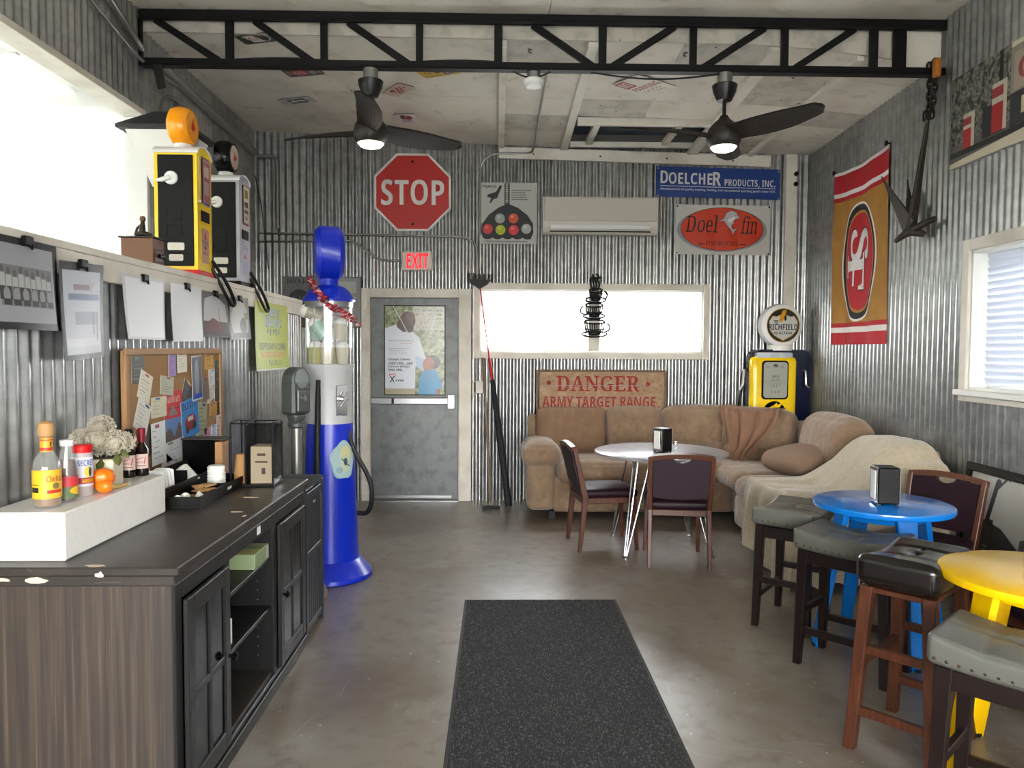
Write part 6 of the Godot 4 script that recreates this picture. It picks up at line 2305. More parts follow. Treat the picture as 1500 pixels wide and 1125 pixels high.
	obj("soil", st, mat("moss", Color(0.25, 0.23, 0.15), 0.95), q)
	var dried := mat("dried_petal", Color(0.70, 0.67, 0.60), 0.95)
	var leafy := mat("olive_leaf", Color(0.30, 0.32, 0.12), 0.7)
	var r := RandomNumberGenerator.new()
	r.seed = 17
	for k in [[-0.055, 0.165, 0.01, 0.048], [0.0, 0.175, 0.045, 0.058], [0.052, 0.165, 0.02, 0.046], [0.0, 0.215, -0.02, 0.046], [0.07, 0.155, -0.03, 0.042], [-0.04, 0.17, -0.04, 0.045]]:
		st = mb()
		var cc := Vector3(k[0], k[1], k[2])
		for i in 300:
			var d := Vector3(r.randfn(), r.randfn() + 0.3, r.randfn()).normalized()
			var a: Vector3 = cc + d * k[3] * r.randf_range(0.70, 1.02)
			var bb := frame_of(d)
			var s := r.randf_range(0.004, 0.007)
			for w in 2:
				var e := bb.x if w == 0 else bb.z
				face(st, [a - e * s, a + d * s * 0.9, a + e * s, a - d * s * 0.3])
		var hd := obj("flower_head", st, dried, q)
		hd.set_meta("kind", "stuff")
		st = mb()
		soft(st, cc, Vector3.ONE * k[3] * 1.25, k[3] * 0.6, Vector3.ZERO, Basis.IDENTITY, null, 6)
		obj("flower_core", st, dried, q)
		st = mb()
		tube(st, [Vector3(k[0] * 0.4, 0.105, k[2] * 0.4), cc], 0.003, 5)
		obj("stalk", st, dried, q)
	for k in [[0.075, 0.115, 0.045, 0.5], [0.02, 0.10, 0.062, 0.0], [-0.05, 0.105, 0.06, -0.4], [0.085, 0.135, 0.0, 1.2]]:
		st = mb()
		xf = Transform3D(Basis(Vector3.UP, k[3]) * Basis(Vector3.RIGHT, 0.9), Vector3(k[0], k[1], k[2]))
		grid(st, 6, 4, func(u, v): return Vector3((v - 0.5) * 0.03 * sin(PI * clampf(u, 0.02, 0.98)), -0.02 * absf(v - 0.5), -0.02 + u * 0.055))
		obj("leaf", st, leafy, q)
	# two dark syrup bottles
	for k in [[-1.455, -2.985, "black"], [-1.425, -3.028, "red"]]:
		q = thing("syrup_bottle", "dark bottle with a %s cap and pink label on the marble riser" % k[2], "bottle", Vector3(k[0], top, k[1]))
		lathe_part(q, "glass", [Vector2(0.0, 0.0), Vector2(0.025, 0.0), Vector2(0.026, 0.005), Vector2(0.026, 0.105), Vector2(0.013, 0.128), Vector2(0.0125, 0.14), Vector2(0.0, 0.14)], mat("brown_glass_" + k[2], Color(0.09, 0.045, 0.035), 0.06), 20)
		lathe_part(q, "cap", [Vector2(0.0145, 0.136), Vector2(0.0155, 0.187), Vector2(0.013, 0.19), Vector2(0.0, 0.19)], M.black_plastic if k[2] == "black" else mat("red_cap", Color(0.50, 0.04, 0.10), 0.3), 18)
		p = Pic.new(96, 72, Color(0.82, 0.72, 0.68))
		p.line(14, 30, 60, 16, 3, Color(0.62, 0.16, 0.20)); p.line(66, 46, 74, 16, 5, Color(0.70, 0.22, 0.22)); p.rect(12, 56, 64, 4, Color(0.35, 0.3, 0.3)); p.scribble(14, 34, 48, 10, Color(0.5, 0.15, 0.2), 7)
		label_band(q, "syrup_print_" + k[2], p, 0.0265, 0.03, 0.088, -0.9, 1.5)

	# condiment tray with its compartments
	var cy := 0.8625
	q = thing("condiment_tray", "black stepped condiment tray on the sideboard", "tray", Vector3(0, cy, 0))
	st = mb()
	bx(st, -1.52, -1.225, 0.0, 0.006, -3.70, -3.10)
	obj("bottom", st, M.black_plastic, q)
	for k in [[-1.231, -1.225, -3.70, -3.10, 0.05], [-1.52, -1.514, -3.70, -3.10, 0.12], [-1.514, -1.231, -3.106, -3.10, 0.05], [-1.514, -1.231, -3.70, -3.694, 0.05], [-1.38, -1.374, -3.694, -3.106, 0.08], [-1.374, -1.231, -3.43, -3.424, 0.05], [-1.514, -1.38, -3.36, -3.354, 0.12]]:
		st = mb()
		bx(st, k[0], k[1], 0.0061, k[4], k[2], k[3], 0.001)
		obj("wall", st, M.black_plastic, q)
	st = mb()
	bx(st, -1.2248, -1.2238, 0.02, 0.032, -3.47, -3.42)
	obj("sticker", st, M.paper, q)
	for i in 11:
		var s := thing("sugar_packet", "white paper sugar packet standing in the black tray", "packet", Vector3(-1.445 + 0.004 * (i % 3), cy + 0.008, -3.14 - i * 0.019), 0.0, "sugar packets in the tray")
		st = mb()
		xf = Transform3D(Basis(Vector3.RIGHT, 0.35 + 0.05 * (i % 4)) * Basis(Vector3.BACK, 0.12 * ((i * 5) % 3 - 1)), Vector3.ZERO)
		soft(st, Vector3(0, 0.075, 0), Vector3(0.062, 0.15, 0.008), 0.004, Vector3(0, 0, 0.002), Basis.IDENTITY, null, 4)
		obj("paper", st, M.paper, s)
	for k in [[-1.295, -3.15], [-1.325, -3.20], [-1.275, -3.235], [-1.335, -3.145]]:
		var s := thing("creamer_cup", "tiny white creamer cup lying in the black tray", "creamer", Vector3(k[0], cy + 0.026, k[1]), k[0] * 40.0, "creamers in the tray")
		st = mb()
		xf = Transform3D(Basis(Vector3.RIGHT, 1.1), Vector3.ZERO)
		lathe(st, [Vector2(0.0, -0.012), Vector2(0.013, -0.012), Vector2(0.018, 0.012), Vector2(0.020, 0.013), Vector2(0.0, 0.015)], 14)
		obj("cup", st, M.white_plastic, s)
	for i in 9:
		var s := thing("brown_sugar_packet", "brown sugar packet lying in the black tray", "packet", Vector3(-1.30 + 0.03 * ((i * 7) % 3 - 1), cy + 0.012 + 0.006 * i, -3.32 - 0.012 * ((i * 5) % 4)), i * 0.9, "brown packets in the tray")
		st = mb()
		soft(st, Vector3.ZERO, Vector3(0.055, 0.007, 0.036), 0.003, Vector3(0, 0.004, 0), Basis(Vector3.BACK, 0.1 * (i % 3 - 1)), null, 4)
		obj("paper", st, M.kraft, s)
	for k in [[-1.315, -3.53, 0.0, 0.105, "upright stack of white cup lids in the black tray"], [-1.40, -3.47, 0.75, 0.09, "tipped stack of white cup lids in the black tray"]]:
		var s := thing("lid_stack", k[4], "cup lids", Vector3(k[0], cy + 0.008 + (0.03 if k[2] > 0 else 0.0), k[1]))
		s.rotation.z = k[2]
		var count := 8
		for i in count:
			st = mb()
			xf = Transform3D(Basis.IDENTITY, Vector3(0, k[3] * i / count, 0))
			lathe(st, [Vector2(0.0, 0.0), Vector2(0.037, 0.0), Vector2(0.041, 0.003), Vector2(0.041, 0.009), Vector2(0.036, 0.012), Vector2(0.034, 0.016), Vector2(0.0, 0.016)], 24)
			obj("lid", st, M.white_plastic, s)
	# black dispenser box
	q = thing("lid_dispenser", "black box dispenser with a wooden side by the cork board", "dispenser", Vector3(0, cy, 0))
	st = mb()
	bx(st, -1.555, -1.40, 0, 0.21, -3.83, -3.725, 0.004)
	obj("case", st, M.black_gloss, q)
	st = mb()
	bx(st, -1.399, -1.36, 0, 0.20, -3.82, -3.735, 0.003)
	obj("side_block", st, M.frame_wood, q)
	st = mb()
	bx(st, -1.56, -1.345, 0.2105, 0.218, -3.835, -3.72, 0.002)
	obj("lid", st, mat("grey_lid", Color(0.22, 0.21, 0.20), 0.4), q)
	# wire and acrylic cup caddy
	q = thing("cup_caddy", "black wire and smoked acrylic cup caddy on the sideboard", "caddy", Vector3(-1.175, cy, -3.685))
	st = mb()
	bx(st, -0.105, 0.105, 0, 0.012, -0.085, 0.085, 0.003)
	obj("base", st, M.black_plastic, q)
	for k in [[-0.10, -0.08, -0.10, 0.08], [0.10, -0.08, 0.10, 0.08], [-0.03, -0.08, -0.03, 0.08]]:
		st = mb()
		tube(st, bend([Vector3(k[0], 0.012, k[1]), Vector3(k[0], 0.31, k[1]), Vector3(k[2], 0.31, k[3]), Vector3(k[2], 0.012, k[3])], 0.02), 0.0045, 6)
		obj("wire_hoop", st, M.black_steel, q)
	for k in [[-0.10, 0.10, 0.08], [-0.10, 0.10, -0.08]]:
		st = mb()
		tube(st, [Vector3(k[0], 0.305, k[2]), Vector3(k[1], 0.305, k[2])], 0.004, 6)
		obj("wire_rail", st, M.black_steel, q)
	var smoke := glass("smoked_acrylic", Color(0.05, 0.05, 0.06), 0.55, 0.05)
	for x in [-0.03, 0.098]:
		st = mb()
		bx(st, x - 0.002, x + 0.002, 0.0125, 0.295, -0.075, 0.075)
		obj("acrylic_wall", st, smoke, q)
	st = mb()
	bx(st, -0.028, 0.096, 0.0125, 0.295, -0.077, -0.074)
	obj("acrylic_wall", st, smoke, q)
	q = thing("paper_cup_stack", "stack of kraft paper cups in the wire caddy", "cups", Vector3(-1.243, cy + 0.0125, -3.66))
	for i in 4:
		st = mb()
		xf = Transform3D(Basis.IDENTITY, Vector3(0, i * 0.013, 0))
		lathe(st, [Vector2(0.0, 0.1), Vector2(0.024, 0.1), Vector2(0.034, 0.004), Vector2(0.036, 0.003), Vector2(0.035, 0.0), Vector2(0.033, 0.0)].map(func(v): return Vector2(v.x, v.y)), 22)
		obj("cup", st, M.kraft, q)
	q = thing("sleeve_carton", "beige printed carton standing in the wire caddy", "box", Vector3(-1.135, cy + 0.0126, -3.68))
	st = mb()
	bx(st, -0.052, 0.052, 0, 0.18, -0.055, 0.055, 0.002)
	obj("carton", st, mat("beige_card", Color(0.55, 0.50, 0.41), 0.7), q)
	st = mb()
	for k in [[0.0, 0.14, 0.04, 0.012], [0.0, 0.105, 0.06, 0.008], [0.01, 0.06, 0.018, 0.03]]:
		bx(st, k[0] - k[2] / 2, k[0] + k[2] / 2, k[1] - k[3] / 2, k[1] + k[3] / 2, 0.0552, 0.0556)
	var pr := obj("print", st, mat("brown_print", Color(0.20, 0.14, 0.10), 0.7), q)
	pr.set_meta("kind", "stuff")


func side_turn() -> Basis:
	# prints on the left wall: x runs away from the camera, z into the room
	return Basis(Vector3(0, 0, -1), Vector3.UP, Vector3(1, 0, 0))


func make_left_wall() -> void:
	var x := KNEE + 0.022
	# cork board
	var b := thing("cork_board", "wood-framed cork board crowded with pinned cards", "bulletin board", Vector3(x, 0, 0))
	var st := mb()
	bx(st, 0.0, 0.012, 0.885, 1.515, -4.33, -3.22)
	obj("cork", st, M.cork, b)
	for k in [[0.885, 0.915, -4.335, -3.215], [1.495, 1.525, -4.335, -3.215], [0.9151, 1.4949, -4.335, -4.305], [0.9151, 1.4949, -3.245, -3.215]]:
		st = mb()
		bx(st, 0.0121, 0.024, k[0], k[1], k[2], k[3], 0.003)
		obj("frame", st, M.frame_wood, b)
	# cards pinned to it: [u, v on the board, w, h, tilt, label, artwork cell]
	var p := Pic.new(1024, 1024, Color(0.84, 0.83, 0.81))
	var cell := func(i: int) -> Vector2:
		return Vector2((i % 8) * 128, (i / 8) * 128)
	var tint := [Color(0.20, 0.19, 0.18), Color(0.80, 0.78, 0.70), Color(0.80, 0.79, 0.75), Color(0.55, 0.42, 0.66), Color(0.82, 0.80, 0.74), Color(0.78, 0.76, 0.66), Color(0.66, 0.70, 0.76), Color(0.78, 0.58, 0.22), Color(0.82, 0.82, 0.82), Color(0.16, 0.15, 0.16), Color(0.72, 0.08, 0.08), Color(0.12, 0.45, 0.70), Color(0.80, 0.82, 0.84), Color(0.83, 0.84, 0.84), Color(0.82, 0.80, 0.76), Color(0.20, 0.15, 0.14), Color(0.84, 0.60, 0.72), Color(0.72, 0.82, 0.86), Color(0.82, 0.72, 0.76), Color(0.66, 0.66, 0.58), Color(0.72, 0.53, 0.22), Color(0.80, 0.78, 0.74), Color(0.24, 0.22, 0.24), Color(0.60, 0.62, 0.52), Color(0.80, 0.78, 0.80), Color(0.50, 0.44, 0.40), Color(0.28, 0.24, 0.24), Color(0.80, 0.80, 0.76)]
	var rr := RandomNumberGenerator.new()
	rr.seed = 23
	for i in tint.size():
		var o: Vector2 = cell.call(i)
		p.rect(o.x, o.y, 128, 128, tint[i])
		var ink: Color = tint[i].darkened(0.28) if tint[i].v > 0.4 else tint[i].lightened(0.25)
		for j in 6:
			p.rect(o.x + 12 + rr.randf_range(0, 14), o.y + 24 + j * 16, rr.randf_range(20, 86), 2 + (i + j) % 3, ink)
		p.rect(o.x + rr.randf_range(10, 70), o.y + 8, 36, 10, [Color(0.25, 0.45, 0.25), Color(0.6, 0.2, 0.25), Color(0.2, 0.25, 0.5)][i % 3])
	# red brochure with a mountain, blue magazine with a truck, dog poster, bottle flyer
	var o10: Vector2 = cell.call(10)
	p.rect(o10.x, o10.y + 64, 128, 64, Color(0.30, 0.45, 0.66)); p.poly([o10 + Vector2(0, 128), o10 + Vector2(0, 96), o10 + Vector2(40, 84), o10 + Vector2(70, 108), o10 + Vector2(100, 74), o10 + Vector2(128, 96), o10 + Vector2(128, 128)], Color(0.30, 0.22, 0.20)); p.scribble(o10.x + 16, o10.y + 14, 96, 14, Color(0.85, 0.75, 0.70), 10); p.poly([o10 + Vector2(30, 58), o10 + Vector2(60, 34), o10 + Vector2(96, 58)], Color(0.45, 0.40, 0.42))
	var o11: Vector2 = cell.call(11)
	p.rect(o11.x, o11.y, 128, 128, Color(0.14, 0.46, 0.72)); p.scribble(o11.x + 12, o11.y + 8, 104, 24, Color(0.05, 0.12, 0.30), 6); p.ell(o11.x + 66, o11.y + 78, 42, 26, Color(0.50, 0.10, 0.14)); p.ell(o11.x + 40, o11.y + 98, 13, 13, Color(0.06, 0.06, 0.08)); p.ell(o11.x + 92, o11.y + 92, 13, 13, Color(0.06, 0.06, 0.08)); p.rect(o11.x + 46, o11.y + 58, 40, 14, Color(0.75, 0.72, 0.70))
	var o14: Vector2 = cell.call(14)
	p.rect(o14.x, o14.y, 128, 128, Color(0.60, 0.60, 0.50)); p.ell(o14.x + 82, o14.y + 60, 30, 38, Color(0.78, 0.70, 0.54)); p.ell(o14.x + 76, o14.y + 78, 14, 22, Color(0.12, 0.10, 0.09)); p.ell(o14.x + 72, o14.y + 50, 4, 4, Color(0.05, 0.05, 0.05)); p.ell(o14.x + 94, o14.y + 50, 4, 4, Color(0.05, 0.05, 0.05)); p.ell(o14.x + 60, o14.y + 116, 50, 26, Color(0.76, 0.70, 0.52)); p.ell(o14.x + 28, o14.y + 44, 22, 26, Color(0.80, 0.79, 0.75)); p.path([o14 + Vector2(2, 2), o14 + Vector2(126, 2), o14 + Vector2(126, 126), o14 + Vector2(2, 126), o14 + Vector2(2, 2)], 4, Color(0.82, 0.80, 0.74))
	var o6: Vector2 = cell.call(6)
	p.rect(o6.x, o6.y, 128, 128, Color(0.36, 0.38, 0.42)); p.ell(o6.x + 64, o6.y + 66, 26, 54, Color(0.55, 0.57, 0.60)); p.rect(o6.x, o6.y + 108, 128, 20, Color(0.10, 0.30, 0.66)); p.path([o6 + Vector2(3, 3), o6 + Vector2(125, 3), o6 + Vector2(125, 125), o6 + Vector2(3, 125), o6 + Vector2(3, 3)], 6, Color(0.80, 0.80, 0.80))
	mat_tex("card_print", p.tex(), 0.55)
	# positions as fractions of the board: 0,0 top left (near end), 1,1 bottom right
	var cards := [
		[0.115, 0.19, 0.10, 0.19, 0.0, 0, "dark grey card in the top near corner of the cork board"],
		[0.17, 0.32, 0.10, 0.20, 0.35, 1, "white note tilted under the dark grey card on the cork board"],
		[0.14, 0.54, 0.11, 0.22, 0.45, 2, "cream note with a green mark tilted at the cork board's near edge"],
		[0.42, 0.17, 0.07, 0.17, 0.0, 3, "purple slip at the top of the cork board"],
		[0.52, 0.15, 0.095, 0.16, -0.03, 4, "pale card with a dark heading at the cork board's top edge"],
		[0.28, 0.49, 0.13, 0.15, 0.0, 5, "beige bottle-shop card left of the red brochure on the cork board"],
		[0.68, 0.29, 0.11, 0.37, -0.06, 6, "tall grey bottle flyer with a blue base on the cork board"],
		[0.85, 0.16, 0.10, 0.13, 0.05, 7, "orange envelope near the cork board's top far corner"],
		[0.88, 0.30, 0.08, 0.14, -0.05, 8, "small white card under the orange envelope on the cork board"],
		[0.955, 0.42, 0.08, 0.52, 0.0, 9, "long black leaflet down the cork board's far edge"],
		[0.425, 0.60, 0.17, 0.42, -0.02, 10, "red travel brochure with a mountain photo on the cork board"],
		[0.60, 0.63, 0.175, 0.31, -0.12, 11, "blue magazine with a red off-road car on the cork board"],
		[0.43, 0.86, 0.17, 0.15, -0.05, 12, "white card with a teal swoosh below the red brochure"],
		[0.27, 0.77, 0.12, 0.31, -0.04, 13, "tall white leaflet beside the red brochure on the cork board"],
		[0.59, 0.97, 0.26, 0.30, -0.10, 14, "pale dog poster at the bottom of the cork board"],
		[0.165, 0.72, 0.11, 0.28, -0.5, 15, "dark diamond-tilted photo on the cork board"],
		[0.815, 0.83, 0.08, 0.14, 0.0, 16, "pink sticky note on the cork board"],
		[0.895, 0.81, 0.075, 0.13, 0.0, 17, "pale blue card beside the pink sticky note"],
		[0.965, 0.82, 0.075, 0.30, 0.0, 18, "white and pink striped card at the cork board's far edge"],
		[0.36, 0.33, 0.12, 0.14, 0.12, 19, "small grey card above the red brochure"],
		[0.88, 0.59, 0.085, 0.12, 0.02, 20, "ochre note beside the black leaflet"],
		[0.86, 0.44, 0.09, 0.15, -0.3, 21, "white round-cornered card tilted beside the black leaflet"],
		[0.58, 0.42, 0.10, 0.20, 0.5, 22, "dark photo tilted left of the bottle flyer"],
		[0.75, 0.66, 0.10, 0.28, 0.08, 23, "pale photo strip right of the blue magazine"],
		[0.78, 0.40, 0.10, 0.20, -0.12, 25, "brown photo card right of the bottle flyer"],
		[0.90, 0.98, 0.08, 0.14, 0.2, 26, "small dark photo below the pale blue card"],
		[0.36, 0.97, 0.11, 0.14, 0.5, 24, "white business card tilted near the syrup bottles"],
		[0.80, 0.97, 0.07, 0.16, -0.4, 27, "narrow pale bookmark beside the dog poster"]]
	var W := 1.115
	var H := 0.61
	var lay := 0
	for k in cards:
		var o := board("pinned_card", k[2] * W * 1.08, k[3] * H * 1.04, 0.0012, M.card_print, M.paper, self, Rect2((k[5] % 8) * 0.125 + 0.002, (k[5] / 8) * 0.125 + 0.002, 0.121, 0.121))
		tag(o, k[6], "card", "cards on the cork board")
		o.transform = Transform3D(side_turn() * Basis(Vector3.BACK, -k[4]) , Vector3(x + 0.0125 + 0.0013 * (lay % 7), 1.505 - k[1] * 0.60 + 0.04, -3.22 - k[0] * W))
		lay += 1
	# clipped prints hanging from the deck board
	p = Pic.new(1024, 512, Color(0.84, 0.84, 0.84))
	# 0 team photo in a black mat
	p.rect(0, 0, 256, 256, Color(0.04, 0.04, 0.045)); p.rect(0, 22, 234, 212, Color(0.55, 0.55, 0.57)); p.rect(20, 80, 205, 110, Color(0.40, 0.40, 0.41))
	for i in 9:
		var px := 26 + i * 23
		p.ell(px, 92 + (i % 3) * 5, 8, 10, Color(0.30, 0.29, 0.28)); p.rect(px - 10, 102 + (i % 3) * 5, 20, 36, Color(0.62, 0.62, 0.62)); p.rect(px - 9, 138, 18, 36, Color(0.14, 0.14, 0.14))
	for i in 6:
		p.ell(40 + i * 34, 160, 12, 20, Color(0.50, 0.50, 0.50)); p.rect(28 + i * 34, 172, 26, 16, Color(0.10, 0.10, 0.10))
	# 1 faded street photo in a black mat
	p.rect(256, 0, 256, 256, Color(0.05, 0.05, 0.055)); p.rect(274, 24, 216, 216, Color(0.66, 0.68, 0.72))
	p.rect(330, 60, 96, 14, Color(0.48, 0.42, 0.44)); p.rect(300, 84, 180, 16, Color(0.34, 0.40, 0.52)); p.rect(330, 130, 130, 34, Color(0.52, 0.55, 0.60)); p.rect(280, 200, 200, 20, Color(0.72, 0.74, 0.76)); p.line(430, 84, 446, 56, 8, Color(0.70, 0.55, 0.55)); p.rect(440, 130, 8, 60, Color(0.36, 0.38, 0.42)); p.rect(462, 130, 10, 80, Color(0.46, 0.48, 0.54))
	# 2 and 3 pale documents
	p.rect(512, 0, 256, 256, Color(0.72, 0.72, 0.73)); p.rect(530, 14, 226, 230, Color(0.82, 0.83, 0.84))
	p.rect(768, 0, 256, 256, Color(0.84, 0.85, 0.86))
	# 4 and 5 photos in clear sleeves
	p.rect(0, 256, 256, 256, Color(0.40, 0.40, 0.40)); p.poly([Vector2(30, 300), Vector2(128, 268), Vector2(226, 320), Vector2(240, 500), Vector2(16, 500)], Color(0.72, 0.72, 0.73)); p.rect(16, 420, 224, 80, Color(0.34, 0.29, 0.32)); p.poly([Vector2(30, 440), Vector2(110, 400), Vector2(190, 430), Vector2(190, 470), Vector2(30, 480)], Color(0.42, 0.26, 0.28)); p.line(160, 340, 168, 420, 4, Color(0.4, 0.3, 0.3))
	p.rect(256, 256, 256, 256, Color(0.46, 0.46, 0.45)); p.ell(384, 390, 104, 118, Color(0.62, 0.62, 0.60)); p.ell(420, 430, 40, 50, Color(0.34, 0.34, 0.32)); p.rect(440, 350, 50, 40, Color(0.50, 0.47, 0.40)); p.rect(300, 470, 180, 30, Color(0.30, 0.30, 0.30))
	# 6 lime poster
	p.rect(512, 256, 384, 256, Color(0.80, 0.80, 0.72))
	mat_tex("clip_print", p.tex(), 0.34).metallic_specular = 0.3
	var lime := Pic.new(320, 400, Color(0.66, 0.70, 0.10))
	lime.rect(0, 386, 320, 14, Color(0.80, 0.82, 0.74)); lime.rect(308, 0, 12, 400, Color(0.74, 0.77, 0.40))
	lime.text("New", "Droid Serif", true, 112, 20, 110, 70, Color(0.20, 0.30, 0.42), 0.2); lime.text("Boys", "Droid Serif", true, 86, 80, 150, 90, Color(0.20, 0.30, 0.42), 0.1)
	lime.text("New", "Droid Serif", true, 116, 22, 104, 62, Color(0.55, 0.66, 0.76), 0.2); lime.text("Boys", "Droid Serif", true, 90, 84, 142, 80, Color(0.55, 0.66, 0.76), 0.1)
	for i in 5:
		lime.line(110 + i * 26, 160, 106 + i * 27, 178 + (i * 13) % 24, 8, Color(0.20, 0.30, 0.42))
	lime.text("DISPENSARY & LOUNGE", "Droid Sans", true, 30, 238, 250, 40, Color(0.16, 0.16, 0.08)); lime.scribble(44, 288, 226, 34, Color(0.78, 0.30, 0.08), 16); lime.scribble(104, 338, 120, 30, Color(0.16, 0.16, 0.08), 9)
	mat_tex("lime_print", lime.tex(), 0.4)
	var hang := [
		[-2.38, -2.715, 1.885, 1.585, Rect2(0, 0, 0.25, 0.5), "black and white team photo clipped under the deck board", "photo", 0.0, 0.02],
		[-2.715, -3.02, 1.845, 1.485, Rect2(0.25, 0, 0.25, 0.5), "faded street photo in a black mat clipped to the wall", "photo", 0.04, 0.028],
		[-3.22, -3.63, 1.845, 1.565, Rect2(0.5, 0, 0.25, 0.5), "pale framed document clipped above the cork board's near half", "document", 0.0, 0.0],
		[-3.67, -4.05, 1.845, 1.56, Rect2(0.75, 0, 0.25, 0.5), "plain white document clipped above the cork board's far half", "document", 0.02, 0.01],
		[-4.08, -4.46, 1.838, 1.587, Rect2(0, 0.5, 0.25, 0.5), "harbour photo in a clear sleeve under the yellow pump", "photo", 0.0, 0.0],
		[-4.48, -4.80, 1.836, 1.58, Rect2(0.25, 0.5, 0.25, 0.5), "grey photo in a clear sleeve under the black pump", "photo", 0.03, 0.01],
		[-4.96, -5.73, 1.844, 1.375, Rect2(0, 0, 1, 1), "lime green lounge poster under the end of the deck", "poster", 0.0, 0.0]]
	for i in hang.size():
		var k: Array = hang[i]
		var t := thing("clipped_print", k[5], k[6])
		st = mb()
		var uv: Rect2 = k[4]
		var nu := 8
		var nv := 8
		for a in nu:
			for c in nv:
				var quad := []
				var uvs := []
				for e in [[a, c], [a + 1, c], [a + 1, c + 1], [a, c + 1]]:
					var u: float = e[0] / float(nu)
					var v: float = e[1] / float(nv)
					var yy: float = lerpf(k[3], k[2], v) + k[7] * 0.35 * (u - 0.5)
					quad.append(Vector3(KNEE + 0.034 + k[8] + 0.012 * sin(u * PI + i) * (1.0 - v) + 0.012 * (1 - v) * (1 - v), yy, lerpf(k[0], k[1], u) + k[7] * (1 - v) * 0.3))
					uvs.append(Vector2(uv.position.x + uv.size.x * (0.01 + 0.98 * u), uv.position.y + uv.size.y * (0.99 - 0.98 * v)))
				face(st, quad, Vector3.ZERO, 0, uvs)
		obj("sheet", st, M.lime_print if i == 6 else M.clip_print, t)
		if i < 6:
			st = mb()
			var zc: float = (k[0] + k[1]) / 2
			xf = Transform3D(Basis.IDENTITY, Vector3(KNEE + 0.036 + k[8], k[2] - 0.004, zc))
			bx(st, -0.008, 0.010, -0.018, 0.016, -0.024, 0.024, 0.004)
			obj("clip", st, M.black_plastic, t)
			st = mb()
			tube(st, bend([Vector3(KNEE + 0.046 + k[8], k[2] - 0.016, zc - 0.012), Vector3(KNEE + 0.055 + k[8], k[2] - 0.035, zc), Vector3(KNEE + 0.046 + k[8], k[2] - 0.016, zc + 0.012)], 0.01), 0.003, 6)
			obj("clip_lever", st, M.black_plastic, t)


